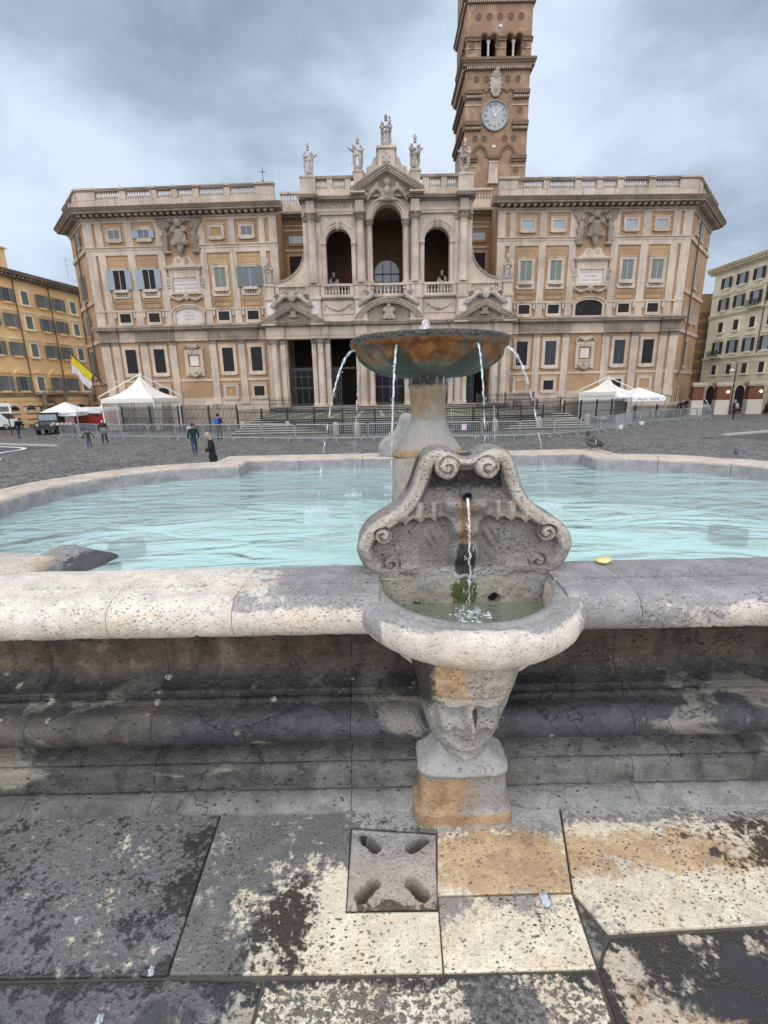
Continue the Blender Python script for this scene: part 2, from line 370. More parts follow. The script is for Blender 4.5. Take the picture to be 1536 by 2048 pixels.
    return t.fin(t.vary(c, .05), rg, t.bump(h, bs, .014))
ramp = lambda t, x, a, b: t.n('ShaderNodeMapRange', {0: x, 1: a, 2: b, 3: 0., 4: 1.}).outputs[0]
def const(v): return lambda t, X, Y, Z: t.ma('ADD', v, 0.)
def blob(cx, cy, rx, ry):      # 1 at the centre, .5 at the ellipse
    def f(t, X, Y, Z):
        a = t.ma('DIVIDE', t.ma('SUBTRACT', X, cx), rx); b = t.ma('DIVIDE', t.ma('SUBTRACT', Y, cy), ry)
        q = t.ma('ADD', t.ma('MULTIPLY', a, a), t.ma('MULTIPLY', b, b)); return t.ma('SUBTRACT', 1., t.ma('MULTIPLY', q, .5))
    return f
def lin(ax, a, b):
    return lambda t, X, Y, Z: ramp(t, (X, Y, Z)[ax], a, b)
def both(f, g, op='MAXIMUM'): return lambda t, X, Y, Z: t.ma(op, f(t, X, Y, Z), g(t, X, Y, Z))
CR = (.80, .70, .55); CW = (.58, .51, .43)
band = lin(1, 1.36, 1.54)
SM = {
 'S1': fg('paving_wet_grey', CR, (.15, .15, .152), (.03, .03, .032), w=both(lin(0, .5, -1.2), const(.9)), d=both(lin(1, 1.12, .93), const(.40)), wk=2.3, pit=.8, fleck=.25, rough=.58, wet=both(lin(1, 1.0, .95), const(.15))),
 'S2': fg('paving_half_wet', CR, (.15, .147, .145), (.045, .035, .026), w=both(lin(0, -.16, -.62), lin(1, 1.24, 1.38)), d=both(blob(-.36, 1.08, .10, .16), const(.72), 'MULTIPLY'), wk=2.3, pit=.9, speck=.38, fleck=.2, white=both(both(lin(0, -.25, .15), lin(1, 1.38, 1.5), 'MULTIPLY'), const(.05))),
 'S3a': fg('paving_rust_stained', CR, (.34, .32, .31), w=both(lin(1, 1.33, 1.47), const(.1)), orange=blob(.38, 1.30, .26, .16), wk=2.3, pit=.6, white=lin(1, 1.40, 1.5)),
 'S3b': fg('paving_cream', CR, (.30, .27, .24), w=both(lin(1, 1.05, 1.18), lin(0, .62, .2), 'MULTIPLY'), wk=2.3, pit=.9, speck=.34),
 'S4': fg('paving_cream_pitted', CR, (.24, .225, .215), (.07, .045, .03), w=lin(1, 1.36, 1.50), d=both(blob(1.40, 1.37, .34, .10), const(.72), 'MULTIPLY'), orange=both(blob(.95, 1.34, .5, .09), const(0)), wk=2.3, pit=.9, speck=.30, white=both(lin(1, 1.42, 1.54), const(0))),
 'S5': fg('paving_speckled', CR, (.16, .155, .15), (.04, .038, .035), w=blob(.30, .85, .12, .25), d=lin(1, .92, 1.0), wk=2.3, pit=.6, speck=1.0),
 'S6': fg('paving_puddled', (.56, .47, .37), (.12, .118, .12), (.035, .030, .026), w=both(blob(.92, .96, .22, .11), lin(0, 1.0, 1.3)), d=both(both(lin(1, 1.0, 1.09), lin(0, .66, .60)), blob(.92, .96, .20, .09)), orange=both(blob(.92, .95, .27, .15), const(.62), 'MULTIPLY'), wk=2.3, pit=.8, speck=.25, wet=both(blob(.90, .905, .12, .035), both(blob(1.03, .99, .05, .05), const(0)))),
 'S7': fg('paving_dark_wet', (.42, .37, .30), (.125, .125, .13), (.03, .03, .03), w=both(lin(0, -.40, -.55), const(.25)), d=both(lin(1, .9, 1.0), const(.35)), wk=2.3, pit=.6, speck=.25, fleck=.1, rough=.5, wet=both(blob(-.63, .89, .08, .06), const(.12))),
 'S8': fg('paving_broken_piece', (.36, .32, .27), (.15, .145, .14), (.05, .045, .04), w=const(.5), d=const(.3), wk=2.3, pit=.8, speck=.3),
 'drain': fg('drain_stone', (.46, .40, .34), (.33, .31, .30), (.10, .075, .05), w=lin(1, 1.25, 1.42), d=lin(1, 1.21, 1.13), wk=2.3, pit=.2, white=lin(1, 1.38, 1.47)),
 'out': fg('paving_outer', (.48, .42, .34), (.20, .195, .19), (.05, .048, .045), w=const(.5), d=const(.3), wk=2.3, pit=.7, speck=.2),
}
M['mortar'] = plain('dirt_joint_mortar', (.085, .075, .062), .95, .5, 30)
plat = tag(obj('platform', MB().box(-7, -.135, -4, 8.2, G-.1, -.010).box(.135, 7.6, -4, 8.2, G-.1, -.010).box(-.135, .135, -4, 1.172, G-.1, -.010).box(-.135, .135, 1.43, 8.2, G-.1, -.010).box(-.135, .135, 1.172, 1.43, G-.1, -.35), M['mortar']), kind='structure')
SL = {
'S1': [(-2.10,1.60),(-0.696,1.60),(-0.667,0.991),(-1.90,0.991)],
'S2': [(-0.690,1.60),(0.178,1.60),(0.178,1.43),(-.157,1.466),(-.152,1.152),(0.152,1.150),(0.145,0.985),(-0.662,0.993)],
'S3a':[(0.184,1.60),(0.704,1.60),(0.645,1.351),(0.609,1.203),(0.155,1.200),(0.182,1.43)],
'S3b':[(0.157,1.195),(0.608,1.198),(0.598,0.988),(0.150,0.985)],
'S4': [(0.712,1.60),(2.3,1.60),(2.0,1.10),(1.19,1.096),(0.676,1.078),(0.616,1.200),(0.652,1.35)],
'S5': [(-0.373,0.974),(0.590,0.980),(0.585,0.85),(0.555,0.30),(-0.4,0.30),(-0.380,0.865)],
'S8': [(0.614,1.188),(0.668,1.076),(0.605,.992)],
'S6': [(0.603,0.982),(0.676,1.066),(1.179,1.084),(2.0,1.09),(2.0,0.30),(0.566,0.30),(0.597,0.85)],
'S7': [(-1.90,0.982),(-0.665,0.982),(-0.384,0.974),(-0.391,0.865),(-0.411,0.30),(-1.9,0.30)]}
for k, P in SL.items():
    z = {'S1': .002, 'S2': 0, 'S3a': .002, 'S3b': -.001, 'S4': .003, 'S5': -.003, 'S6': -.004, 'S8': -.006, 'S7': -.004}[k]
    obj('paving_slab', MB().prism(P, -.10, z, 'z'), SM[k], plat, bevel=.004)
for i in range(-5, 6):       # the rest of the platform, outside the picture
    for j, (ya, yb) in enumerate([(-4, -2.4), (-2.4, -1.1), (-1.1, .295)]):
        obj('paving_slab', MB().box(i*1.3+.004+.3*j, i*1.3+1.292+.3*j, ya+.004, yb-.004, -.10, -.008+.004*((i*7+j*3) % 3)), SM['out'], plat, bevel=.004)
for sx in (-1, 1):
    for ya, yb in ((.305, 1.6), (1.61, 3.2), (3.21, 5.2), (5.21, 8.1)):
        x0, x1 = (-6.9, -1.915 if ya < .5 else (-2.12 if ya < 1 else -4.1)) if sx < 0 else ((2.02 if ya < .5 else 4.7), 7.5)
        obj('paving_slab', MB().box(x0, x1, ya, yb-.005, -.10, -.005), SM['out'], plat, bevel=.004)
# drain plate with four diagonal slots
def drain():
    x0, x1, y0, y1 = -.150, .150, 1.158, 1.452; n = 84
    def fn(i, j):
        x = x0+(x1-x0)*i/n; y = y0+(y1-y0)*j/n
        y2 = y-(x-x0)*.10*max(0, (y-1.3))/.15
        z = .004+.0025*fbm(x*14, y*14, 1)
        for sx in (-1, 1):
            for sy in (-1, 1):
                cx = sx*.083; cy = 1.306+sy*.088; dx = x-cx; dy = y-cy; q = .7071
                a = (dx*sx+dy*sy)*q; b = (-dx*sy+dy*sx)*q
                d = math.hypot(max(abs(a)-.028, 0), b)-.0185+.003*fbm(x*40, y*40, 5)
                k = min(max((.004-d)/.005, 0), 1); z -= .16*k
        e = min(x-x0, x1-x, y-y0, y1-y); z -= .008*max(0, 1-e/.006)**2
        return (x0+(x-x0)*(1+.085*(y-y0)/(y1-y0)), y2, z)
    mb = MB().grid(fn, n, n)
    return mb
obj('drain_plate', drain(), SM['drain'], plat, smooth=False)

# ================================================================= FOUNTAIN BASIN
BX, BY = .42, 4.06
def basin_path():
    P = []; hs = 2.15; hd = 1.94; r = 1.48
    xs = [-hs, -hs+.06]+list(np.linspace(-hs+.09, hs-.09, 190))+[hs-.06, hs]
    P += [(x, -hd) for x in xs]                                    # front, left to right
    rf_ = 1.72; rr_ = lambda a: r+(rf_-r)*max(0, -math.sin(R(a)))**1.5
    P.append((hs, -rf_))
    for a in np.linspace(-68, 64, 40): P.append((hs+rr_(a)*math.cos(R(a)), rr_(a)*math.sin(R(a))))
    P.append((hs, r))
    P += [(x, hd) for x in list(np.linspace(hs, -hs, 48))]
    P.append((-hs, r))
    for a in np.linspace(116, 248, 40): P.append((-hs+rr_(a)*math.cos(R(a)), rr_(a)*math.sin(R(a))))
    P.append((-hs, -rf_))
    return [(BX+x, BY+y) for x, y in P]
PATH = basin_path(); NP = len(PATH); OFF = []
for i in range(NP):
    a = Vector(PATH[i-1]); b = Vector(PATH[i]); c = Vector(PATH[(i+1) % NP])
    d1 = (b-a).normalized(); d2 = (c-b).normalized(); n1_ = Vector((d1.y, -d1.x)); n2_ = Vector((d2.y, -d2.x))
    m_ = (n1_+n2_); m_ = m_/max(.3, m_.length_squared/2) if m_.length > 1e-6 else n1_
    OFF.append(m_)
def arc(cx, cz, r, a0, a1, n): return [(cx+r*math.cos(R(a0+(a1-a0)*k/n)), cz+r*math.sin(R(a0+(a1-a0)*k/n))) for k in range(n+1)]
RIM = [(.05, .26), (.0, .30), (0, .60), (0, .80), (.004, .838), (.02, .85), (.06, .853), (.10, .854), (.15, .855), (.20, .856), (.232, .857), (.238, .838), (.250, .836), (.258, .857)] + arc(.352, .768, .088, 92, -92, 14) + [(.33, .680), (.30, .682)]
WALL = [(.06, .68), (.29, .682), (.275, .67), (.262, .62), (.258, .56), (.26, .50), (.268, .462), (.285, .44), (.31, .425), (.335, .418), (.358, .416), (.360, .412), (.360, .385), (.352, .380), (.372, .378), (.376, .372), (.378, .360)] + arc(.412, .285, .075, 100, -100, 14) + [(.385, .205), (.385, .188), (.40, .175), (.43, .168), (.470, .160), (.484, .156), (.470, .151), (.470, .144), (.492, .140), (.504, .130), (.52, .062), (.520, .052), (.492, .047), (.492, .038), (.535, .037), (.548, .034), (.575, .024), (.596, .004), (.60, -.05), (.06, -.05)]
def dens(P, step):
    out = [P[0]]
    for a, b in zip(P[:-1], P[1:]):
        n = max(1, int(math.dist(a, b)/step))
        out += [(a[0]+(b[0]-a[0])*k/n, a[1]+(b[1]-a[1])*k/n) for k in range(1, n+1)]
    return out
def sweep(prof, i0, i1, amp, gap=.0025, chips=.0):
    """blocks of the moulded kerb between path stations i0..i1, with worn surface and closed ends"""
    mb = MB(); ids = [i % NP for i in range(i0, i1+1)]; m = len(prof); v = []; f = []
    for q, i in enumerate(ids):
        bx, by = PATH[i]; o = OFF[i]; t = Vector((-o.y, o.x)).normalized()
        g_ = gap if q == 0 else (-gap if q == len(ids)-1 else 0)
        e_ = min(q, len(ids)-1-q)
        for k, (d, z) in enumerate(prof):
            x = bx+o.x*d+t.x*g_; y = by+o.y*d+t.y*g_
            w_ = amp*(fbm(x*5, y*5, z*5)+.7*fbm(x*17, y*17, z*17+9))
            if chips: w_ -= chips*max(0, fbm(x*9+3, y*9, z*9)-.28)*2.2
            if e_ == 0: w_ -= .0025
            v.append((x+o.x*w_, y+o.y*w_, z+(w_*.5 if z > .1 else 0)))
    n = len(ids)
    for q in range(n-1):
        for k in range(m):
            k2 = (k+1) % m; f.append((q*m+k, q*m+k2, (q+1)*m+k2, (q+1)*m+k))
    f.append(tuple(range(m))); f.append(tuple(range((n-1)*m, n*m))[::-1])
    mb.add(v, f); return mb
def ix(x): return min(range(194), key=lambda i: abs(PATH[i][0]-x))
M['rim'] = fg('rim_stone', (.76, .685, .60), (.31, .292, .295), (.05, .045, .04), w=both(both(both(lin(0, -.95, -.25), lin(2, .79, .845), 'MINIMUM'), both(lin(0, -.2, .1), lin(0, 1.6, .8), 'MINIMUM')), both(lin(0, .7, 1.05), lin(2, .765, .85), 'MINIMUM')), d=lin(2, .73, .67), pit=.5, speck=.10, fleck=.7, sharp=.16, rough=.66)  # d paints the shade under the lip into the stone colour
M['rimfar'] = fg('rim_stone_far', (.62, .52, .44), (.33, .315, .32), (.10, .09, .08), w=lin(2, .853, .80), pit=.5, speck=.1)
def wallmat():
    t = NT('basin_wall_stone'); X, Y, Z = t.xyz()
    lo = t.noise(2.4, 6, .62, .6); mid = t.noise(9, 6, .62, .4); fine = t.noise(42, 5, .65); grain = t.noise(130, 3, .6)
    wz = t.ma('ADD', Z, t.ma('ADD', t.ma('MULTIPLY', t.ma('SUBTRACT', lo, .5), .10), t.ma('MULTIPLY', t.ma('SUBTRACT', mid, .5), .06)))
    wx = t.ma('ADD', X, t.ma('ADD', t.ma('MULTIPLY', t.ma('SUBTRACT', lo, .5), 1.4), t.ma('MULTIPLY', t.ma('SUBTRACT', mid, .5), .6)))
    def var(a, b): return t.mix(t.ss(mid, .3, .7), a, b)
    c = var((.085, .060, .040), (.19, .140, .092))                                        # brown recessed face
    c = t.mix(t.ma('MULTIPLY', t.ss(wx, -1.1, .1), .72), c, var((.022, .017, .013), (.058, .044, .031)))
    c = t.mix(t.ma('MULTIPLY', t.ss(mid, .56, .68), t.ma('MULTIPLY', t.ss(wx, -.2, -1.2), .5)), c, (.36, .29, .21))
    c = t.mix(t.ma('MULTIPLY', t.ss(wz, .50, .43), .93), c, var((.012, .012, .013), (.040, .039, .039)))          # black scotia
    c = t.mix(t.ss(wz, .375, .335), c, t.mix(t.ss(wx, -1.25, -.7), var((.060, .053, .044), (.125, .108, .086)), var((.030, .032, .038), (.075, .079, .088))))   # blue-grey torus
    ch = t.ma('MULTIPLY', t.ss(t.ma('ADD', t.vor(10.5), t.ma('MULTIPLY', t.ma('SUBTRACT', fine, .5), .35)), .17, .12), t.ss(t.noise(2.3, 4, .6, v=t.mapv(loc=(3, 1, 4))), .50, .60))
    c = t.mix(t.ma('MULTIPLY', ch, t.ss(wz, .50, .40)), c, (.40, .355, .30))                                          # chipped spots
    pl = t.mix(t.ss(wx, -.75, .2), var((.040, .040, .037), (.105, .101, .092)), var((.105, .101, .092), (.215, .205, .190)))
    pl = t.mix(t.ma('MULTIPLY', t.ss(wx, 1.1, 1.7), .7), pl, (.050, .048, .046))
    c = t.mix(t.ss(wz, .235, .20), c, pl)
    stk = t.noise(1., 6, .65, .3, v=t.mapv(sc=(7, 7, .9)))
    c = t.mix(t.ma('MULTIPLY', t.ss(stk, .50, .66), .75), c, t.mix(.75, c, (.008, .007, .006)))
    c = t.mix(t.ma('MULTIPLY', t.ss(t.noise(1.6, 6, .7, .8, v=t.mapv(loc=(5, 5, 2), sc=(1, 1, 2.5))), .55, .63), t.ss(Z, .5, .3)), c, t.mix(.55, c, (.40, .36, .30)))
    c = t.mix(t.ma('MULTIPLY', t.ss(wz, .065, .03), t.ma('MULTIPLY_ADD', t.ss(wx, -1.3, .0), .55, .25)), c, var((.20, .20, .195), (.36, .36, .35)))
    c = t.mix(t.ma('MULTIPLY', t.ss(t.noise(60, 4, .6), .60, .70), .22), c, (.42, .38, .33))
    gm = t.ma('MULTIPLY', t.ss(t.noise(5, 5, .65), .50, .62), t.ma('MULTIPLY', t.ss(X, -1.30, -1.58), t.ma('MULTIPLY', t.ss(Z, .15, .19), t.ss(Z, .26, .22))))
    c = t.mix(gm, c, t.mix(fine, (.03, .04, .01), (.10, .12, .025)))
    pit = t.ma('MULTIPLY', t.ss(t.vor(34, t.mapv(sc=(.6, 1, 1.2))), .18, .08), t.ss(t.noise(4, 4), .45, .6)); c = t.mix(t.ma('MULTIPLY', pit, .7), c, (.02, .018, .015))
    crk = t.ma('MULTIPLY', t.ss(t.vor(3.1, t.n('ShaderNodeVectorMath', {0: t.pos(), 1: t.n('ShaderNodeVectorMath', {0: t.noise(7, 4, out=1), 3: .22}, operation='SCALE').outputs[0]}, operation='ADD').outputs[0], 'DISTANCE_TO_EDGE'), .006, .0015), t.ss(t.noise(1.7, 3), .54, .62))
    c = t.mix(t.ma('MULTIPLY', crk, .7), c, (.015, .013, .012))
    g3 = t.noise(260, 3, .7)
    c = t.mix(t.ma('MULTIPLY', t.ss(grain, .40, .68), .45), c, t.mix(.6, c, (.01, .01, .01)))
    c = t.mix(t.ma('MULTIPLY', t.ss(g3, .56, .72), .40), c, t.mix(.30, c, (.8, .76, .70)))
    h = t.ma('SUBTRACT', t.ma('ADD', t.ma('ADD', t.ma('MULTIPLY', fine, .6), t.ma('MULTIPLY', grain, .25)), t.ma('MULTIPLY', mid, .9)), t.ma('ADD', t.ma('MULTIPLY', pit, .7), crk))
    return t.fin(t.vary(c, .08), t.ma('MULTIPLY_ADD', t.ss(Z, .2, .3), -.22, .74), t.bump(h, 1.0, .018))
M['wall'] = wallmat()
fb = thing('fountain_basin', 'wide weathered stone fountain basin with moulded rim and rounded lobes', 'fountain', (BX, BY, 0))
rp = dens(RIM, .012); wp = dens(WALL, .013)
js = [0, ix(-1.12), ix(-.62), ix(-.02), ix(.74), ix(1.02), ix(1.75), 193]
rcut = dens([(.05, .26), (.0, .30), (0, .60), (0, .80), (.004, .838), (.02, .85), (.06, .853), (.085, .85), (.094, .84), (.095, .55)], .012)
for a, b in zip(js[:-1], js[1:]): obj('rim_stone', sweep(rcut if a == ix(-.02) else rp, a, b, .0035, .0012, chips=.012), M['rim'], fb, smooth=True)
js2 = [0, ix(-1.50), ix(-.98), ix(-.16), ix(1.02), 193]
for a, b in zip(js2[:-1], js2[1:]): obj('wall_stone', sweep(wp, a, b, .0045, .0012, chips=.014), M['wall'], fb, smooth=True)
far = [193, 200, 208, 216, 224, 232, 238]; nfar = NP-193; st = [193]+[193+int(nfar*k/16) for k in range(1, 16)]+[NP]
for a, b in zip(st[:-1], st[1:]):
    obj('rim_stone', sweep(dens(RIM, .03), a, b, .006, chips=.02), M['rimfar'], fb, smooth=True)
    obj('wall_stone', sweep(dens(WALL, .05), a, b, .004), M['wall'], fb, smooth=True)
# floor of the basin
M['floor'] = plain('pale_basin_floor', (.86, .92, .90), .8, .06, 2.5)
inn = [(x+o.x*.03, y+o.y*.03) for (x, y), o in zip(PATH, OFF)]
obj('basin_floor', MB().prism(inn, .20, .285, 'z'), M['floor'], fb)
# water
def water_mat(name, tint, wscale, wbump, milk, milkc):
    t = NT(name); t.t.nodes.remove(t.b); v = t.mapv(sc=(.55, 1.25, 1), rot=(0, 0, R(8)))
    h = t.ma('ADD', t.noise(wscale, 2.5, .5, 1.1, v=v), t.ma('MULTIPLY', t.noise(wscale*2.6, 2, .5, 1.2, v=v), .17))
    nb = t.bump(h, 1.0, wbump)
    gl = t.n('ShaderNodeBsdfGlossy', {'Color': (1, 1, 1), 'Roughness': .02, 'Normal': nb}).outputs[0]
    tr = t.n('ShaderNodeBsdfTransparent', {'Color': tint}).outputs[0]
    df = t.n('ShaderNodeBsdfDiffuse', {'Color': milkc, 'Normal': nb}).outputs[0]
    body = t.n('ShaderNodeMixShader', {0: milk, 1: tr, 2: df}).outputs[0]
    fr = t.n('ShaderNodeFresnel', {'IOR': 1.38, 'Normal': nb}).outputs[0]
    t.t.links.new(t.n('ShaderNodeMixShader', {0: fr, 1: body, 2: gl}).outputs[0], t.out.inputs[0]); return t.m
M['water'] = water_mat('fountain_water', (.84, .985, .98), 2.3, .085, .42, (.66, .90, .88))
inn = [(x+o.x*.008, y+o.y*.008) for (x, y), o in zip(PATH, OFF)]
tag(obj('water', MB().add([(x, y, .70) for x, y in inn], [tuple(range(len(inn)))]), M['water']), kind='structure')
M['lampring'] = plain('dark_lamp_bronze', (.06, .06, .05), .5); M['lampglass'] = plain('pale_lamp_glass', (.55, .66, .62), .3)
for (x, y), lb in zip([(-2.30, 3.95), (-.56, 2.92), (3.10, 4.0)], ['round underwater lamp in the rounded end of the pool below the tents', 'round underwater lamp beside the scrolled drinking fountain', 'round underwater lamp in the rounded end of the pool beneath the pigeon']):
    l = thing('pool_lamp', lb, 'lamp', (x, y, .285), 0, 'lamps under the pool water')
    obj('ring', MB().lathe([(.11, .0), (.11, .12), (.145, .12), (.15, .10), (.15, .0)], (x, y, .285), 24), M['lampring'], l, smooth=True)
    obj('lens', MB().lathe([(0, .10), (.11, .09)], (x, y, .285), 20), M['lampglass'], l, smooth=True)
# tilted stone slab in the corner of the pool
def lump(i, j):
    u = i/40*2*PI; t_ = j/20*PI; x = math.sin(t_)*math.cos(u); y = math.sin(t_)*math.sin(u); z = -math.cos(t_)
    sx = math.copysign(abs(x)**.28, x); sy = math.copysign(abs(y)**.28, y); sz = math.copysign(abs(z)**.4, z)
    px, py, pz = .18*sx, .17*sy, .05*sz; px += .02*fbm(px*9, py*9, 1); py += .02*fbm(px*9, py*9, 5)
    return (-1.83+px+.10*py, 2.58+py, .700+pz-.26*px+.05*py+.012*fbm(px*14, py*14, pz*9)-(.02 if -.02 < px-.4*py < .02 else 0))
tag(obj('stone_block', MB().grid(lump, 40, 20), fg('wet_corner_stone', (.40, .36, .32), (.27, .26, .265), (.06, .06, .055), w=const(.6), d=lin(2, .78, .71), pit=.4, rough=.5), smooth=True), 'grey wet stone block lying at the corner of the pool', 'stone')
# ================================================================= DRINKING FOUNTAIN
def interp(P, x):
    for (a, b), (c, d) in zip(P[:-1], P[1:]):
        if a <= x <= c: return b+(d-b)*(x-a)/(c-a) if c > a else d
    return P[-1][1]
TOPP = [(0,1.376),(.02,1.378),(.04,1.388),(.065,1.405),(.10,1.418),(.14,1.416),(.17,1.404),(.19,1.388),(.205,1.36),(.218,1.325),(.23,1.285),(.245,1.245),(.265,1.205),(.295,1.170),(.34,1.137),(.385,1.110),(.42,1.088),(.45,1.060),(.47,1.03),(.482,1.0),(.487,.972)]
BOTP = [(0,.836),(.36,.836),(.40,.842),(.43,.858),(.455,.885),(.472,.915),(.483,.948),(.487,.970)]
def chaik(P, n=2):
    for _ in range(n):
        Q = [P[0]]
        for a, b in zip(P[:-1], P[1:]): Q += [(.75*a[0]+.25*b[0], .75*a[1]+.25*b[1]), (.25*a[0]+.75*b[0], .25*a[1]+.75*b[1])]
        P = Q+[P[-1]]
    return P
TOPP = chaik(TOPP); BOTP = chaik(BOTP)
OUTL = np.array([(x, z) for x, z in TOPP]+[(x, z) for x, z in BOTP[::-1]])
OUTL = np.vstack([OUTL, OUTL[::-1]*np.array([-1, 1])])
def dist_out(X, Z):
    a = OUTL[:-1]; b = OUTL[1:]; D = np.full(X.shape, 9.)
    for (ax, az), (bx, bz) in zip(a, b):
        if abs(ax) < 1e-6 and abs(bx) < 1e-6: continue
        if abs(az-bz) < 1e-6 and az < .84: continue            # the foot is not an edge
        dx, dz = bx-ax, bz-az; L2 = dx*dx+dz*dz
        if L2 < 1e-12: continue
        t_ = np.clip(((X-ax)*dx+(Z-az)*dz)/L2, 0, 1)
        D = np.minimum(D, np.hypot(X-ax-t_*dx, Z-az-t_*dz))
    return D
sst = lambda x, a, b: (lambda t_: t_*t_*(3-2*t_))(np.clip((x-a)/(b-a), 0, 1))
def backplate(cx, yf, face=True, nx=170, nz=120):
    us = np.linspace(-1, 1, nx+1); xs = np.sign(us)*.487*(1-(1-np.abs(us))**1.35)
    X = np.zeros((nz+1, nx+1)); Z = X.copy()
    for i, x in enumerate(xs):
        zt = interp(TOPP, min(abs(x), .4869)); zb = interp(BOTP, min(abs(x), .4869))
        X[:, i] = x; Z[:, i] = np.linspace(zb, zt, nz+1)
    D = dist_out(X, Z); A = np.abs(X)
    h = np.zeros_like(X)                                  # height towards the viewer
    h += .060*(1-sst(D, .050, .085))                      # thick border
    h -= .035*np.maximum(0, 1-D/.03)**2                   # rounded edge
    def vol(vx, vz, r, hh, turns, sgn):
        nonlocal h
        for s in (-1, 1):
            dx = (X-s*vx)*s; dz = Z-vz; rr = np.hypot(dx, dz); th = np.arctan2(dz, dx*sgn)
            ph = rr/r*turns-th/(2*PI); gr = (.5+.5*np.cos(2*PI*ph))
            k = 1-sst(rr, r*.88, r*1.02)
            hv = hh*(.62+.38*np.sqrt(np.maximum(0, 1-(rr/r)**2)))-.020*sst(gr, .55, .95)*(rr > r*.16)
            h = np.where(k > 0, np.maximum(h*(1-k)+hv*k, h*(1-k)), h)
    if face:
        # recessed upper hood above the spout
        hood = (1-sst(A, .09, .16))*sst(Z, 1.20, 1.24)*(1-sst(Z, 1.355, 1.375)); h -= .03*hood*sst(D, .02, .05)
        # scalloped shell wings
        xs_ = np.clip((A-.07)/.33, 0, 1); low = 1.095-.035*xs_+.022*np.abs(np.sin(xs_*PI*5.0)); upz = 1.175-.10*xs_**1.3+.03*np.sin(xs_*PI)
        wg = sst(Z, low-.004, low+.006)*(1-sst(Z, upz, upz+.02))*(A > .06)*(A < .42)
        h = np.where(wg > 0, np.maximum(h, wg*(.044+.018*np.cos(xs_*PI*10+PI)*sst(Z, low, low+.05)*-1)), h)
        # swags below the shell
        for s in (-1, 1):
            b = np.exp(-(((A-.125)/.045)**2+((Z-1.02)/.06)**2)); h += .016*b*(1+.6*np.sin(X*160+Z*90))*.5
        st_ = (1-sst(A, .045+.03*sst(Z, 1.05, 1.18), .085+.03*sst(Z, 1.05, 1.18)))*(1-sst(Z, 1.19, 1.23)); h = np.maximum(h, 0)*(1-st_)+st_*(.062+.012*np.sin(Z*55)-.016*(1-sst(A, .0, .028)))
        vol(.085, 1.338, .057, .085, 1.7, 1); vol(.365, 1.035, .043, .060, 1.5, -1); vol(.335, .895, .047, .045, 1.6, 1)
        ft = 1-sst(Z, .872, .888); h = np.maximum(h, ft*.052)
    wob = np.array([[fbm(x*9, z*9, 3)*.006+fbm(x*30, z*30, 8)*.003+fbm(x*90, z*90, 1)*.0012 for x, z in zip(rx, rz)] for rx, rz in zip(X, Z)])
    Yf = yf-h-wob
    mb = MB(); W = nx+1
    v = [(cx+X[j, i], Yf[j, i], Z[j, i]) for j in range(nz+1) for i in range(W)]
    f = [(j*W+i, j*W+i+1, (j+1)*W+i+1, (j+1)*W+i) for j in range(nz) for i in range(nx)]
    nb = len(v); sgn = .12
    yb = [yf+sgn-.02, yf+sgn]
    ring = [i for i in range(W)]+[j*W+nx for j in range(1, nz+1)]+[nz*W+i for i in range(nx-1, -1, -1)]+[j*W for j in range(nz-1, 0, -1)]
    rb = []
    for q in ring: rb.append(len(v)); v.append((v[q][0], yf+sgn, v[q][2]))
    n = len(ring)
    for q in range(n): f.append((ring[q], rb[q], rb[(q+1) % n], ring[(q+1) % n]))
    # back: mirror grid flat
    bb = len(v); 
    for j in range(nz+1):
        for i in range(W): v.append((cx+X[j, i], yf+sgn+.03*min(1, D[j, i]/.04), Z[j, i]))
    f += [(bb+j*W+i, bb+(j+1)*W+i, bb+(j+1)*W+i+1, bb+j*W+i+1) for j in range(nz) for i in range(nx)]
    mb.add(v, f); return mb
DX = .36
df = thing('drinking_fountain', 'scrolled stone drinking fountain with shell back plate and small bowl', 'fountain', (DX, 1.55, 0))
cx_ = lambda c, a, b: (lambda t, X, Y, Z: t.ma('SUBTRACT', 1., t.ma('MULTIPLY', t.ss(t.ma('ABSOLUTE', t.ma('SUBTRACT', X, c)), a, b), 1.)))
M['plate'] = fg('shell_plate_stone', (.60, .53, .455), (.285, .26, .24), (.035, .032, .030), w=both(both(lin(1, 1.955, 2.005), both(lin(2, 1.05, .95), const(.62), 'MULTIPLY')), both(cx_(DX, .10, .17), lin(2, 1.28, 1.22), 'MULTIPLY')),
    d=both(both(cx_(DX, .02, .07), both(lin(2, 1.03, .96), lin(2, .84, .86), 'MINIMUM'), 'MULTIPLY'), both(lin(1, 1.985, 2.04), both(lin(2, 1.18, 1.26), lin(2, 1.40, 1.36), 'MINIMUM'), 'MULTIPLY')),  # black moss low on the stem; hood darker with depth
    orange=both(cx_(DX, .015, .055), both(lin(2, .95, 1.0), lin(2, 1.22, 1.19), 'MINIMUM'), 'MULTIPLY'), white=both(both(cx_(DX, .03, .25), lin(2, .90, .86), 'MULTIPLY'), const(0)), pit=.12, fleck=.15, relief=.8, rough=.72, wk=.8)
obj('back_plate', backplate(DX, 2.02), M['plate'], df, smooth=True)
M['lead'] = plain('grey_pipe', (.30, .30, .31), .4, .1, 20, metal=.5)
sp = MB().tube([(DX-.004, 2.01, 1.222), (DX-.004, 1.93, 1.214)], .021, 16, cap=False).tube([(DX-.004, 1.93, 1.214), (DX-.004, 2.01, 1.222)], .015, 16, cap=False)
obj('spout_pipe', sp, M['lead'], df, smooth=True); obj('pipe_bore', MB().tube([(DX-.004, 1.945, 1.2155), (DX-.004, 1.955, 1.2165)], .0155, 16), M['dark'], df)
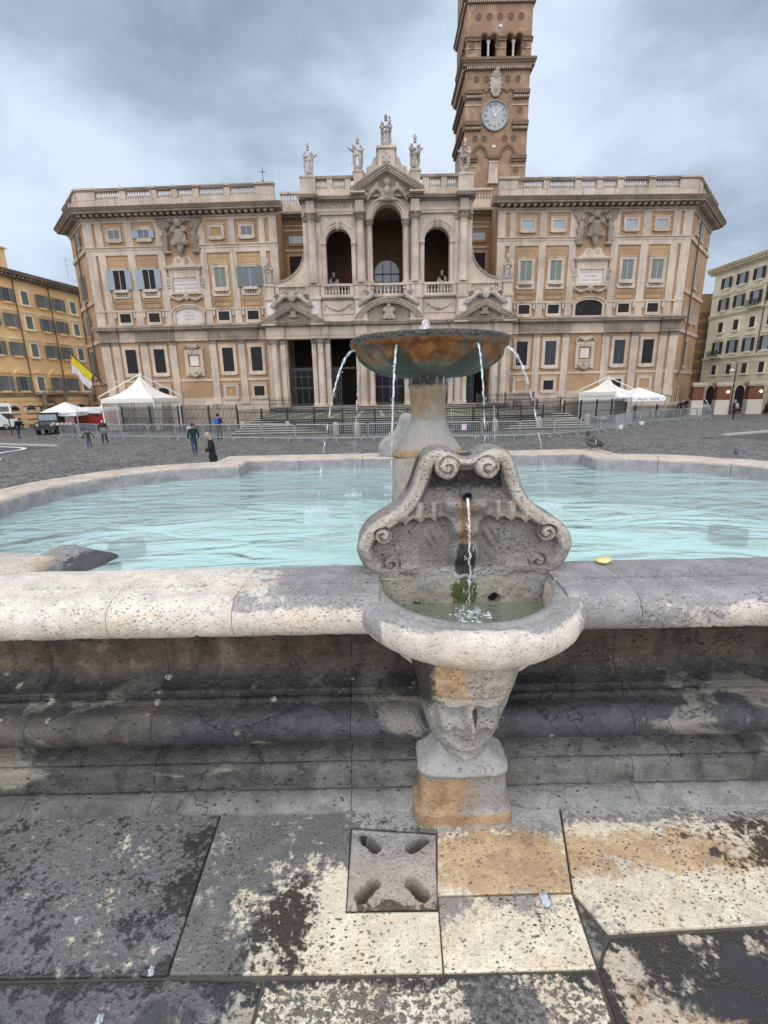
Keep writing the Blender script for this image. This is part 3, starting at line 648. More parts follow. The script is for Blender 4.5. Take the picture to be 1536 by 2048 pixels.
# bowl
EA, EB, CY = .420, .455, 1.945
def bowl():
    prof = [(-.075, .58), (-.062, .62), (-.058, .70), (-.056, .79), (-.05, .822), (-.036, .838), (-.01, .845), (.004, .838), (.014, .838)] + arc(.012, .768, .078, 70, -80, 14) + [(.0, .690), (-.03, .676), (-.06, .664), (-.10, .645), (-.14, .628), (-.19, .610), (-.26, .595)]
    prof = dens(prof, .012); nA = 120; v = []; f = []; m = len(prof)
    for q in range(nA+1):
        a = PI+PI*q/nA
        ext = 0
        x, y = math.cos(a), math.sin(a)
        nl = Vector((x/EA, y/EB)).normalized()
        for d, z in prof:
            px = DX-.008+EA*x+nl.x*d; py = CY+EB*y+nl.y*d
            w_ = .004*fbm(px*7, py*7, z*7)+.003*fbm(px*24, py*24, z*24)-.012*max(0, fbm(px*11, py*11, z*11+4)-.35)
            v.append((px+nl.x*w_, py+nl.y*w_, z+w_*.6))
    for q in range(nA):
        for k in range(m-1): f.append((q*m+k, q*m+k+1, (q+1)*m+k+1, (q+1)*m+k))
    mb = MB().add(v, f)
    return mb
M['bowl'] = fg('bowl_stone', (.75, .66, .575), (.33, .312, .31), (.06, .05, .04), w=both(both(lin(2, .80, .85), lin(1, 1.44, 1.50), 'MINIMUM'), both(lin(2, .70, .80), both(lin(0, .02, -.1), lin(0, .68, .82)), 'MINIMUM')), pit=.15, fleck=.6, sharp=.15, wk=1.2, orange=both(lin(2, .70, .66), lin(1, 1.68, 1.5), 'MULTIPLY'), green=both(both(lin(2, .70, .62), lin(2, .60, .63), 'MINIMUM'), const(.0)))
obj('bowl', bowl(), M['bowl'], df, smooth=True)
M['bowlback'] = fg('bowl_back_stone', (.42, .37, .30), (.30, .29, .28), (.03, .032, .02), w=const(.5), d=both(cx_(DX, .012, .04), lin(2, .74, .82), 'MULTIPLY'), green=both(both(cx_(DX-.005, .01, .11), lin(2, .88, .78), 'MULTIPLY'), both(cx_(DX-.2, .03, .14), both(lin(2, .80, .68), const(.7), 'MULTIPLY'), 'MULTIPLY')), pit=.5, fleck=.3)
def bback(i, j):
    x = DX-.39+.78*i/90; z = .55+.292*j/40; y = 1.952+.007*fbm(x*12, z*12, 2)+.003*fbm(x*40, z*40, 6)+(.10 if j == 40 else 0)
    hx, hz = DX+.135, .728; d_ = math.hypot((x-hx)/.85, z-hz)
    if d_ < .030: y += .06*min(1, (.030-d_)/.006)
    return (x, y, z)
obj('bowl_back', MB().grid(bback, 90, 40), M['bowlback'], df, smooth=True)
obj('overflow_hole', MB().lathe([(0, 0), (.027, 0)], (0, 0, 0), 16).xf(Matrix.Translation((DX+.135, 1.992, .728)) @ Matrix.Rotation(R(90), 4, 'X')), M['dark'], df)
M['bwater'] = water_mat('bowl_water', (.78, .84, .70), 14, .02, .40, (.36, .42, .32))
pts = [(DX-.008+(EA-.058)*math.cos(PI+PI*k/40), CY+.012+(EB-.058)*math.sin(PI+PI*k/40)) for k in range(41)]
tag(obj('water', MB().add([(x, y, .712) for x, y in pts], [tuple(range(41))]), M['bwater']), kind='structure')
obj('bowl_floor', MB().add([(x, y, .655) for x, y in pts], [tuple(range(41))]), fg('mossy_bowl_floor', (.46, .45, .38), (.36, .38, .31), (.08, .10, .05), w=const(.5), d=const(.2), green=const(.36), pit=.2), df)
# grotesque mask corbel, neck and plinth block
def mask():
    nu, nv = 110, 110; v = []
    def g2(x, z, cx0, cz0, sx, sz): return math.exp(-(((x-cx0)/sx)**2+((z-.03-cz0)/sz)**2))
    def fn(i, j):
        s = -1+2*i/nu; q = j/nv; z = .315+.425*q
        hw = .112+.112*(min(1, q*1.12)**.75)
        hw *= 1+.06*math.sin(q*9)*.4
        x = s*hw; a = abs(x)
        dep = .17*math.sqrt(max(0, 1-abs(s)**2.6))*(.97+.06*q)
        yb = 1.635
        h = 0
        for sg in (-1, 1):
            xx = x*sg
            h += .030*g2(xx, z, .075, .525, .055, .018)          # brow
            h -= .034*g2(xx, z, .072, .487, .034, .018)          # eye socket
            h += .022*g2(xx, z, .072, .485, .020, .011)          # eyeball
            h += .030*g2(xx, z, .085, .425, .040, .030)          # cheek
            h += .014*g2(xx, z, .040, .345, .03, .016)           # moustache
            h -= .018*g2(xx, z, .060, .390, .016, .03); h -= .020*g2(xx, z, .125, .45, .014, .07); h += .030*g2(xx, z, .165, .47, .022, .05)
            h += .022*g2(xx, z, .150, .56, .035, .06)            # horn-like curls
        h += .060*g2(x, z, 0, .455, .020, .035)+.028*g2(x, z, 0, .425, .030, .014)      # nose
        h -= .022*g2(x, z, 0, .360, .055, .009)                  # mouth
        h += .018*g2(x, z, 0, .335, .045, .012)+.026*g2(x, z, 0, .300, .05, .018)       # lip, chin
        if z > .572: h += .012*min(1, (z-.572)/.012)*(1 if a < .15 else .4)                 # brow band under the bowl
        h += .006*fbm(x*18, z*18, 4)+.003*fbm(x*50, z*50, 2)
        return (.302+(q-.5)*.02+x, yb-dep-1.3*h*(1-abs(s)**4), z)
    return MB().grid(fn, nu, nv)
M['mask'] = fg('mask_stone', (.42, .37, .31), (.34, .315, .29), (.05, .04, .03), w=lin(2, .62, .45), d=both(both(lin(0, .20, .12), lin(2, .40, .55), 'MULTIPLY'), both(cx_(.315, .004, .016), both(lin(2, .485, .50), lin(2, .54, .525), 'MINIMUM'), 'MULTIPLY')), orange=both(both(lin(2, .52, .64), both(lin(0, .10, .20), lin(0, .36, .20), 'MINIMUM'), 'MINIMUM'), both(both(lin(2, .14, .09), lin(2, .0, .03), 'MINIMUM'), const(1.), 'MINIMUM')), white=lin(2, .38, .25), pit=.12, fleck=.2, relief=.8, wk=.9)
obj('mask', mask(), M['mask'], df, smooth=True)
def pillar(i, j):
    u = i/72*2*PI; sec = [(0, -.02, .160, .150), (1, .0, .196, .132), (2, .048, .192, .130), (3, .056, .176, .115), (4, .062, .172, .112), (5, .205, .168, .108), (6, .220, .180, .117), (7, .236, .174, .113), (8, .252, .150, .10), (9, .278, .118, .088), (10, .305, .104, .08), (11, .33, .104, .08), (12, .40, .08, .05), (13, .42, .01, .01)]
    q = j/44*(len(sec)-1); k = min(int(q), len(sec)-2); fr = q-k
    z = sec[k][1]*(1-fr)+sec[k+1][1]*fr; a = sec[k][2]*(1-fr)+sec[k+1][2]*fr; b = sec[k][3]*(1-fr)+sec[k+1][3]*fr
    n_ = 9 if z < .19 else 5
    c_, s_ = math.cos(u), math.sin(u); r_ = (abs(c_)**n_+abs(s_)**n_)**(-1/n_)
    x = .290+a*c_*r_; y = 1.585+b*s_*r_
    w_ = 1+.02*fbm(x*12, y*12, z*12)+.012*fbm(x*40, y*40, z*40)
    return (.290+(x-.290)*w_, 1.585+(y-1.585)*w_, z)
M['block'] = fg('foot_block_stone', (.36, .32, .285), (.30, .285, .28), (.1, .09, .08), w=const(.55), white=both(lin(2, .20, .24), const(.1)), orange=both(both(lin(0, .47, .17), lin(2, .22, .18), 'MINIMUM'), both(lin(2, .06, .04), lin(2, .0, .015), 'MINIMUM')), pit=.15, wk=.9)
obj('foot_block', MB().grid(pillar, 72, 44), M['block'], df, smooth=True)
# matching drinking fountain on the far rim, seen from behind
d2 = thing('drinking_fountain', 'smooth grey back of another scrolled drinking fountain behind the pedestal', 'fountain', (.43, 6.25, .85))
bp = backplate(0, 0, False, 60, 50); mm = Matrix.Translation((.43, 6.16, -.02)) @ Matrix.Rotation(PI, 4, 'Z')
obj('back_plate', bp.xf(mm), fg('far_plate_stone', (.46, .42, .39), (.33, .315, .315), w=const(.5), pit=.3), d2, smooth=True)

# ================================================================= PEDESTAL AND UPPER BOWL
PX, PY = .395, 4.06
tz = thing('fountain_pedestal', 'tall stone pedestal carrying a rust stained round bowl over the pool', 'fountain', (PX, PY, .28))
M['ped'] = fg('pedestal_stone', (.40, .335, .275), (.30, .275, .27), (.10, .09, .08), w=both(lin(2, 1.2, 1.5), const(.45), 'MULTIPLY'), orange=both(both(lin(2, 1.1, 1.16), lin(2, 1.3, 1.2), 'MINIMUM'), both(lin(2, 1.36, 1.5), const(.62), 'MULTIPLY')), white=both(both(lin(2, 1.15, 1.22), lin(2, 1.5, 1.35), 'MINIMUM'), const(0)), pit=.15, wk=.9, fleck=.3, green=lin(2, .80, .70), d=lin(2, 1.62, 1.80), rough=.5)  # d darkens the stem towards its top
def pedb(i, j):
    u = i/64*2*PI; q = j/30; z = .27+.86*q; n_ = 6; a = .325-.02*q-.0*q; a += .05*max(0, 1-(z-.27)/.40)
    c_, s_ = math.cos(u), math.sin(u); r_ = (abs(c_)**n_+abs(s_)**n_)**(-1/n_)
    k = a*(1+.012*fbm(c_*4, s_*4, z*5)); return (PX+k*c_*r_, PY+k*s_*r_, z)
obj('pedestal_base', MB().grid(pedb, 64, 30).lathe([(0, 1.13), (.31, 1.13)], (PX, PY, 0), 32), M['ped'], tz, smooth=True)
BP = [(.32, 1.125), (.318, 1.145), (.30, 1.155), (.292, 1.17), (.27, 1.20), (.235, 1.245), (.195, 1.305), (.165, 1.37), (.148, 1.44), (.141, 1.52), (.145, 1.60), (.155, 1.66), (.165, 1.685), (.172, 1.70), (.168, 1.715), (.160, 1.725), (.165, 1.79)]
obj('baluster_stem', MB().lathe(dens(BP, .015), (PX, PY, 0), 56, mod=lambda a, r, z: 1+.012*fbm(math.cos(a)*3, math.sin(a)*3, z*7)), M['ped'], tz, smooth=True)
BW = [(r_, 1.77+(z_-1.77)*.79) for r_, z_ in [(.0, 1.77), (.20, 1.77), (.24, 1.765), (.31, 1.772), (.39, 1.80), (.465, 1.842), (.525, 1.892), (.567, 1.945), (.592, 2.00), (.604, 2.035), (.610, 2.05), (.632, 2.058), (.646, 2.08), (.650, 2.115), (.643, 2.142), (.625, 2.158), (.59, 2.155), (.56, 2.14), (.40, 2.08), (0, 2.03)]]
JA = [R(a) for a in (-90-27, -90+29, -90-76, -90+76, -90-116, -90+116, -90-155, -90+155)]
def bmod(a, r, z):
    z = 1.77+(z-1.77)/.79
    k = 1+.010*fbm(math.cos(a)*5, math.sin(a)*5, z*8)+.010*fbm(math.cos(a)*22, math.sin(a)*22, z*22)*(1 if z > 2.05 else .4)
    if 1.78 < z < 2.06:
        q = min(abs((a-j+PI) % (2*PI)-PI) for j in JA); wd = .22*(.25+.9*(2.07-z)/.28)
        k += .045*math.exp(-(q/wd)**2)*(1-((z-1.92)/.15)**2 if abs(z-1.92) < .15 else 0)
    return k
def bowlmat():
    t = NT('mossy_rusty_bowl'); X, Y, Z = t.xyz(); Z = t.ma('MULTIPLY_ADD', t.ma('SUBTRACT', Z, 1.77), 1/.79, 1.77)
    lo = t.noise(3.2, 6, .6, .7); mid = t.noise(11, 6, .6, .5); fine = t.noise(45, 5, .65)
    ang = t.ma('ARCTAN2', t.ma('SUBTRACT', X, PX), t.ma('SUBTRACT', PY, Y))
    cv = t.n('ShaderNodeCombineXYZ', {0: t.ma('MULTIPLY', ang, 1.0), 1: t.ma('MULTIPLY', Z, .9), 2: 0.}).outputs[0]
    rn = t.noise(2.4, 5, .55, .4, v=t.mapv(cv, (1.37, .2, 0)))
    c = t.mix(t.ss(mid, .3, .7), (.10, .090, .072), (.21, .19, .155))
    om = t.ma('MULTIPLY', t.ss(t.ma('ADD', rn, t.ma('MULTIPLY', t.ma('SUBTRACT', fine, .5), .2)), .38, .52), t.ma('MULTIPLY', t.ss(Z, 1.86, 1.93), t.ss(Z, 2.115, 2.08)))
    c = t.mix(t.ma('MULTIPLY', om, .92), c, t.mix(t.ss(mid, .3, .7), (.11, .035, .010), (.40, .14, .025)))
    for j in JA:
        a = (j+PI/2+PI) % (2*PI)-PI
        q = t.ma('ABSOLUTE', t.ma('SUBTRACT', ang, a)); wd = t.ma('MULTIPLY_ADD', t.ma('SUBTRACT', 2.03, Z), 1.35, .02)
        gm = t.ma('MULTIPLY', t.ss(t.ma('ADD', t.ma('SUBTRACT', q, wd), t.ma('MULTIPLY', t.ma('SUBTRACT', mid, .5), .25)), .03, -.05), t.ss(Z, 2.045, 2.02))
        c = t.mix(t.ma('MULTIPLY', gm, .85), c, t.mix(fine, (.012, .018, .010), (.07, .085, .055)))
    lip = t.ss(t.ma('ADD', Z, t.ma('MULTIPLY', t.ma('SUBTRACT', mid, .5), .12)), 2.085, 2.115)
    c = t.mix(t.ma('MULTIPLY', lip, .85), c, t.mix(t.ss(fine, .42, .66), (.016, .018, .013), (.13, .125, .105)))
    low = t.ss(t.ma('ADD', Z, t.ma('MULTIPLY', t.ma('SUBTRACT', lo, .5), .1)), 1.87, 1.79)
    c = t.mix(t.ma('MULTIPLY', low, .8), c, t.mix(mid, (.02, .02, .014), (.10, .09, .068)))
    c = t.mix(t.ma('MULTIPLY', t.ss(t.noise(120, 3, .7), .45, .7), .5), c, t.mix(.6, c, (.01, .01, .008)))
    return t.fin(c, .5, t.bump(t.ma('ADD', fine, mid), 1., .016), spec=.25)
M['upbowl'] = bowlmat()
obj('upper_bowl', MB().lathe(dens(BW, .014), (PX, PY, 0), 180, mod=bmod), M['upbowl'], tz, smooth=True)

# ================================================================= WATER JETS
def jetmat():
    t = NT('clear_falling_water'); t.t.nodes.remove(t.b)
    n = t.noise(60, 3, .6, v=t.mapv(sc=(1, 1, .35)))
    g = t.n('ShaderNodeBsdfGlossy', {'Color': (1, 1, 1), 'Roughness': .05}).outputs[0]
    d = t.n('ShaderNodeBsdfDiffuse', {'Color': (.85, .89, .93)}).outputs[0]
    tr = t.n('ShaderNodeBsdfTransparent', {'Color': (.97, .98, 1)}).outputs[0]
    a = t.n('ShaderNodeMixShader', {0: .5, 1: g, 2: d}).outputs[0]
    f = t.ma('MULTIPLY_ADD', t.ss(n, .45, .62), .55, .22)
    t.t.links.new(t.n('ShaderNodeMixShader', {0: f, 1: tr, 2: a}).outputs[0], t.out.inputs[0]); return t.m
M['jet'] = jetmat()
def stream(p0, vel, z1, r0, seed, solid=.6):
    rr = random.Random(seed); mb = MB(); T_ = (vel[2]+math.sqrt(vel[2]**2+2*9.81*(p0[2]-z1)))/9.81; N = 60; pts = []; rad = []
    for k in range(N+1):
        t_ = T_*k/N; j = .006*(k/N)
        pts.append((p0[0]+vel[0]*t_+rr.uniform(-j, j), p0[1]+vel[1]*t_+rr.uniform(-j, j), p0[2]+vel[2]*t_-4.905*t_*t_))
        rad.append(r0*(1-.55*k/N)*(1+.16*math.sin(k*.9+seed)*min(1, k/14))*rr.uniform(.88, 1.12))
    ks = int(N*solid); mb.tube(pts[:ks+1], rad[:ks]+[.002], 8)
    k = ks+1
    while k < N-1:
        L = rr.randint(2, 5); e_ = min(k+L, N); seg = pts[k:e_+1]; n = len(seg)
        if n > 2: mb.tube(seg, [max(.0018, rad[k+q]*.95*math.sin(PI*(q+.3)/(n-.4))) for q in range(n)], 6)
        k = e_+rr.randint(1, 2)
    for _ in range(26):
        q = rr.randint(int(N*.25), N); p = pts[q]; s_ = .035*q/N
        mb.ball((p[0]+rr.uniform(-s_, s_), p[1]+rr.uniform(-s_, s_), p[2]+rr.uniform(-.03, .03)), (.0028, .0028, rr.uniform(.004, .013)), 5, 4)
    return mb, pts[-1]
def splash(p, seed, r=.10, n=70, hmax=.05):
    rr = random.Random(seed); mb = MB()
    for _ in range(n):
        a = rr.uniform(0, 2*PI); d = r*rr.random()**.6; h = hmax*rr.random()**2.2*(1-d/r*.6)
        x, y = p[0]+d*math.cos(a), p[1]+d*math.sin(a)
        if rr.random() < .55: mb.ball((x, y, .702), (rr.uniform(.004, .014), rr.uniform(.003, .008), .003), 6, 4)
        else: mb.ball((x, y, .705+h), (.003, .003, rr.uniform(.004, .016)), 5, 4)
    return mb
jl = ['water jet falling in front of the bowl on the rust stained side', 'water jet falling in front of the bowl from a mossy spout', 'strong water jet arching sideways from the bowl toward the flag and tents', 'strong water jet arching sideways from the bowl toward the pigeon',
      'water jet falling behind the bowl on the side of the iron gates', 'water jet falling behind the bowl beside the open portico door', 'thin water jet falling behind the pedestal beside the stem', 'thin water jet dropping behind the pedestal near the barrier notice']
for k, a in enumerate(JA):
    p0 = (PX+.60*math.cos(a), PY+.60*math.sin(a), 1.985); sp_ = (.30, .34, .74, .80, .30, .32, .25, .25)[k]
    jm, end = stream(p0, (sp_*math.cos(a), sp_*math.sin(a), .18), .70, (.0105, .0095, .011, .011, .010, .0085, .007, .006)[k], k+3, (.72, .6, .55, .5, .55, .5, .5, .4)[k])
    tag(obj('water_jet', jm, M['jet'], smooth=True), jl[k], 'water jet', 'jets falling from the upper bowl')
    tag(obj('water_splash', splash(end, k, .11 if k in (2, 3) else .085, 150), M['jet'], smooth=True), 'white splash where the '+jl[k].replace('water jet', 'jet'), 'splash', 'splashes on the pool')
def gush(i, j):
    u = i/32*2*PI; q = j/24; z = 2.02+.20*q; r = .052*math.sqrt(max(0, 1-(max(0, q-.35)/.65)**2.4))*(1+.10*math.sin(u*5+q*9)+.28*fbm(math.cos(u)*1.6, math.sin(u)*1.6, q*4))
    return (PX-.03+r*math.cos(u), PY-.05+r*math.sin(u), z+.01*fbm(u, q*3, 1))
tag(obj('water_jet', MB().grid(gush, 32, 24), M['jet'], smooth=True), 'short bubbling gush of water rising from the middle of the upper bowl', 'water jet')
jm, end = stream((DX-.004, 1.93, 1.205), (0.012, -.34, 0), .712, .0075, 77, .95)
tag(obj('water_jet', jm, M['jet'], smooth=True), 'thin stream of water falling from the grey pipe into the small bowl', 'water jet')
sm = splash((end[0], end[1]), 5, .09, 90, .02)
for i in range(len(sm.v)): sm.v[i] = (sm.v[i][0], sm.v[i][1], sm.v[i][2]+.012)
tag(obj('water_splash', sm, M['jet'], smooth=True), 'foamy splash in the small bowl under the grey pipe', 'splash')
# drips hanging under the upper bowl
dr = MB(); rr = random.Random(5)
for _ in range(60):
    a = rr.uniform(0, 2*PI); r_ = rr.uniform(.17, .30); z0 = 1.775; L = rr.uniform(.03, .13) if r_ < .22 else rr.uniform(.01, .04)
    x, y = PX+r_*math.cos(a), PY+r_*math.sin(a); dr.tube([(x, y, z0+.01), (x, y, z0-L*.5), (x, y, z0-L)], [.004, .0025, .001], 5)
obj('drips', dr, M['jet'], tz, smooth=True, kind='stuff')
# litter
M['lemon'] = plain('yellow_peel', (.75, .66, .28), .5, .15, 30); M['plast'] = NT('clear_plastic_scrap').fin((.55, .60, .63), .12)
lm = MB().lathe([(0, .862), (.024, .862), (.034, .866), (.036, .872), (.030, .878), (0, .880)], (0, 0, 0), 18, mod=lambda a, r, z: 1+.18*math.sin(a*2+.6)+.08*math.sin(a*3)).xf(T(1.03, 2.06, -.004))
tag(obj('fruit_slice', lm, M['lemon'], smooth=True), 'pale yellow slice of fruit left on the grey rim', 'fruit')
for k, (x, y, lb) in enumerate([(.51, 1.175, 'crumpled clear plastic scrap on the cream slab beside the drain'), (-.717, 1.001, 'small clear plastic scrap on the dark slab joint'), (-.807, .892, 'clear plastic scrap on the dark wet slab in front')]):
    rr = random.Random(k); pm = MB()
    def sc_(i, j, k=k):
        u = i/12; v_ = j/10; return (x+(u-.5)*(.030 if k == 0 else .018)*(1-.3*abs(v_-.5)), y+(v_-.5)*(.045 if k == 0 else .024), .003+.012*max(0, 1-((u-.5)**2+(v_-.5)**2)*4)+.010*fbm(u*4+k, v_*4, k)+(.004 if k == 0 else -.002))
    tag(obj('plastic_scrap', MB().grid(sc_, 12, 10), M['plast'], smooth=False), lb, 'litter')
# pigeons
M['pgrey'] = plain('pigeon_grey', (.10, .105, .12), .6, .3, 60); M['pdark'] = plain('pigeon_dark', (.035, .037, .045), .5, .3, 60); M['pred'] = plain('pigeon_feet', (.45, .16, .13), .6); M['pbuff'] = plain('pigeon_breast', (.26, .20, .20), .7, .2, 40); M['pwhite'] = plain('pigeon_wing_bar', (.55, .55, .55), .7)
def pigeon(loc, rz, label, s=1.0):
    Mx = Matrix.Translation(loc) @ Matrix.Rotation(rz, 4, 'Z') @ Matrix.Diagonal((s, s, s, 1)); p = thing('pigeon', label, 'pigeon', loc, rz)
    b = MB().tube([(.045, 0, .245), (.062, 0, .238), (.060, 0, .215), (.050, 0, .185), (.048, 0, .150), (.030, 0, .115), (-.01, 0, .098), (-.06, 0, .088), (-.10, 0, .075), (-.135, 0, .058)], [.008, .024, .026, .028, .046, .064, .066, .052, .030, .012], 14)
    for sg in (-1, 1): b.tube([(-.005, sg*.022, .055), (.0, sg*.024, .03), (.005, sg*.024, .0)], [.012, .006, .004], 6)
    obj('body', b.xf(Mx), M['pgrey'], p, smooth=True, remesh=.006)
    obj('head', MB().ball((.062, 0, .236), (.028, .023, .025), 12, 9).tube([(.060, 0, .225), (.056, 0, .195)], [.026, .029], 12).xf(Mx), M['pdark'], p, smooth=True)
    obj('beak', MB().tube([(.084, 0, .234), (.108, 0, .226)], [.007, .002], 6).xf(Mx), M['pdark'], p, smooth=True)
    obj('breast', MB().ball((.042, 0, .125), (.034, .050, .045), 12, 8).xf(Mx), M['pbuff'], p, smooth=True)
    for sg in (-1, 1):
        wv = []
        def wf(i, j, sg=sg):
            u = i/14; q = -1+2*j/8; x = .045-.185*u; wd = .052*math.sin(PI*min(1, .12+u*.86))**.7
            return (x, sg*(.054-.030*u**2+.012*(1-q*q)), .150-.075*u+q*wd*.75)
        obj('wing', MB().grid(wf, 14, 8).xf(Mx), M['pdark'], p, smooth=True)
        obj('wing_bar', MB().tube([(-.035, sg*.066, .150), (-.05, sg*.066, .115), (-.045, sg*.062, .085)], .006, 5).xf(Mx), M['pwhite'], p, smooth=True)
        f_ = MB()
        for an in (-.5, 0, .5): f_.tube([(.005, sg*.024, .004), (.005+.032*math.cos(an), sg*.024+.032*math.sin(an), .003)], .0035, 5)
        obj('foot', f_.xf(Mx), M['pred'], p, smooth=True)
    t_ = MB().grid(lambda i, j: (-.10-.115*i/6, (-1+2*j/4)*(.022+.010*i/6), .072-.075*i/6+.004*(j-2)**2*-.3), 6, 4)
    obj('tail', t_.xf(Mx), M['pdark'], p, smooth=False)
    return p
pigeon((2.80, 6.22, .853), R(152), 'grey pigeon with dark barred wings perched on the far rim')
pigeon((16.0, 21.0, G), R(80), 'dark pigeon standing alone on the cobbles beyond the pool')
# ================================================================= BASILICA
BC = .87                                   # axis of the facade
bas = thing('basilica', 'grand travertine and ochre basilica facade with loggia and two palace wings', 'basilica', (BC, 50, G))
def part(name, mb, mat, sm=False, kind=None, parent=None, **k): return obj(name, mb, mat, parent or bas, smooth=sm, kind=kind, **k)
def bpart(name, x0, x1, y0, y1, z0, z1, mat, Mx=None, parent=None):
    mb = MB().box(x0, x1, y0, y1, z0, z1)
    if Mx is not None: mb.xf(Mx)
    return part(name, mb, mat, parent=parent)
def baluster(h, r):
    return [(r*.9, 0), (r*.9, h*.08), (r*.55, h*.12), (r*.75, h*.2), (r, h*.32), (r*.8, h*.46), (r*.42, h*.6), (r*.5, h*.72), (r*.75, h*.84), (r*.55, h*.9), (r*.9, h*.93), (r*.9, h)]
def balrow(x0, x1, y, z0, h, n, Mx=None, r=.10):
    mb = MB(); pr = baluster(h, r)
    for k in range(n): mb.lathe(pr, (x0+(x1-x0)*(k+.5)/n, y, z0), 7)
    return mb.xf(Mx) if Mx is not None else mb
def arch_pts(cx, hw, zs, n=18, rz=None):
    rz = rz or hw
    return [(cx+hw*math.cos(PI-PI*k/n), zs+rz*math.sin(PI-PI*k/n)) for k in range(n+1)]
def mould(mb, x0, x1, y, rows, back=.3, ends=True):
    for z0, z1, p in rows: mb.box(x0-(p if ends else 0), x1+(p if ends else 0), y-p, y+back, z0, z1)
    return mb
# ---- windows (local: x across, -y out of the wall, z up from the centre of the opening)
def frame_mb(w, h, fw, d=.12, sill=.0, ear=0.):
    m = MB(); a = w/2; b = h/2
    m.box(-a-fw, -a, -d, .1, -b-fw*.6, b+fw); m.box(a, a+fw, -d, .1, -b-fw*.6, b+fw)
    m.box(-a, a, -d, .1, b, b+fw); m.box(-a, a, -d, .1, -b-fw*.6, -b)
    if ear: m.box(-a-fw-ear, -a-fw, -d+.03, .1, b-.2, b+fw-.03); m.box(a+fw, a+fw+ear, -d+.03, .1, b-.2, b+fw-.03)
    m.box(-a-fw-.05, a+fw+.05, -d-.06, .1, -b-fw*.6-.12-sill, -b-fw*.6)
    m.box(-a-fw*.6, a+fw*.6, -d-.06, .1, -b-fw*.6-.2-sill, -b-fw*.6-.12-sill)
    m.box(-a-fw-.05, a+fw+.05, -d-.04, .1, b+fw, b+fw+.07)
    return m
def pane_mb(w, h, nx=2, nz=1):
    m = MB(); m.box(-w/2, w/2, -.045, -.015, -h/2, h/2); return m
def mullion_mb(w, h, nx=2, nz=1, t_=.05):
    m = MB()
    for k in range(nx+1): x = -w/2+w*k/nx; m.box(x-t_/2, x+t_/2, -.075, -.046, -h/2, h/2)
    for k in range(nz+1): z = -h/2+h*k/nz; m.box(-w/2, w/2, -.071, -.048, z-t_/2, z+t_/2)
    return m
def grille_mb(w, h, s=.17):
    m = MB(); n = int((w+h)/s)+1; t_ = .013
    for k in range(n+1):
        c = -(w+h)/2+k*s
        for sg in (1, -1):                 # line x*sg + z = c
            pts = []
            for x in (-w/2, w/2):
                z = c-x*sg
                if -h/2 <= z <= h/2: pts.append((x, z))
            for z in (-h/2, h/2):
                x = (c-z)*sg
                if -w/2 < x < w/2: pts.append((x, z))
            if len(pts) >= 2:
                (x0, z0), (x1, z1) = pts[0], pts[1]; dx, dz = x1-x0, z1-z0; L = math.hypot(dx, dz)
                if L < .05: continue
                nx_, nz_ = -dz/L*t_, dx/L*t_; y0 = -.105 if sg > 0 else -.082
                m.add([(x0-nx_, y0, z0-nz_), (x1-nx_, y0, z1-nz_), (x1+nx_, y0, z1+nz_), (x0+nx_, y0, z0+nz_), (x0-nx_, y0+.02, z0-nz_), (x1-nx_, y0+.02, z1-nz_), (x1+nx_, y0+.02, z1+nz_), (x0+nx_, y0+.02, z0+nz_)], [(0,1,2,3),(7,6,5,4),(0,4,5,1),(2,6,7,3)])
    return m
def shutter_mb(w, h):
    m = MB(); m.box(0, w, -.04, 0, -h/2, h/2)
    for a, b, c, d in ((0, .06, -h/2, h/2), (w-.06, w, -h/2, h/2), (.06, w-.06, h/2-.07, h/2), (.06, w-.06, -h/2, -h/2+.07), (.06, w-.06, -.035, .035)): m.box(a, b, -.055, -.04, c, d)
    n = int(h/.11)
    for k in range(n): z = -h/2+.09+(h-.18)*(k+.5)/n; m.box(.06, w-.06, -.05, -.04, z-.02, z+.02)
    return m
LIB = {}
def lib(key, fn, mat):
    if key not in LIB: LIB[key] = fn().mesh(key[0], mat)
    return LIB[key]
def window(Mx, w, h, fw=.22, frame='trav', glass='glass', nx=2, nz=1, grille=False, sh=None, shw=None, shang=(6, 6), mull='wood', parent=None, name='window', sill=0., ear=0., back=True):
    P = parent or bas
    if frame: o = obj(name, lib(('window', w, h, fw, frame, sill, ear), lambda: frame_mb(w, h, fw, sill=sill, ear=ear), M[frame]), None, P, Mx)
    else: o = obj(name, lib(('window', w, h, 'p', glass), lambda: pane_mb(w, h), M[glass]), None, P, Mx)
    if frame: obj('pane', lib(('pane', w, h, glass), lambda: pane_mb(w, h), M[glass]), None, o, Mx)
    if nx and mull: obj('mullion', lib(('mullion', w, h, nx, nz, mull), lambda: mullion_mb(w, h, nx, nz), M[mull]), None, o, Mx)
    if grille: obj('grille', lib(('grille', w, h), lambda: grille_mb(w, h), M['iron']), None, o, Mx)
    if sh:
        sw = shw or w/2+.04
        for sg in (-1, 1):
            Ms = Mx @ Matrix.Translation((sg*w/2, -.10, 0)) @ Matrix.Rotation(R(-shang[0] if sg > 0 else 180+shang[1]), 4, 'Z')
            if sg < 0: Ms = Mx @ Matrix.Translation((-w/2, -.10, 0)) @ Matrix.Rotation(R(shang[1]), 4, 'Z') @ Matrix.Translation((-sw, 0, 0))
            obj('shutter', lib(('shutter', sw, h, sh), lambda: shutter_mb(sw, h), M[sh]), None, o, Ms)
    return o
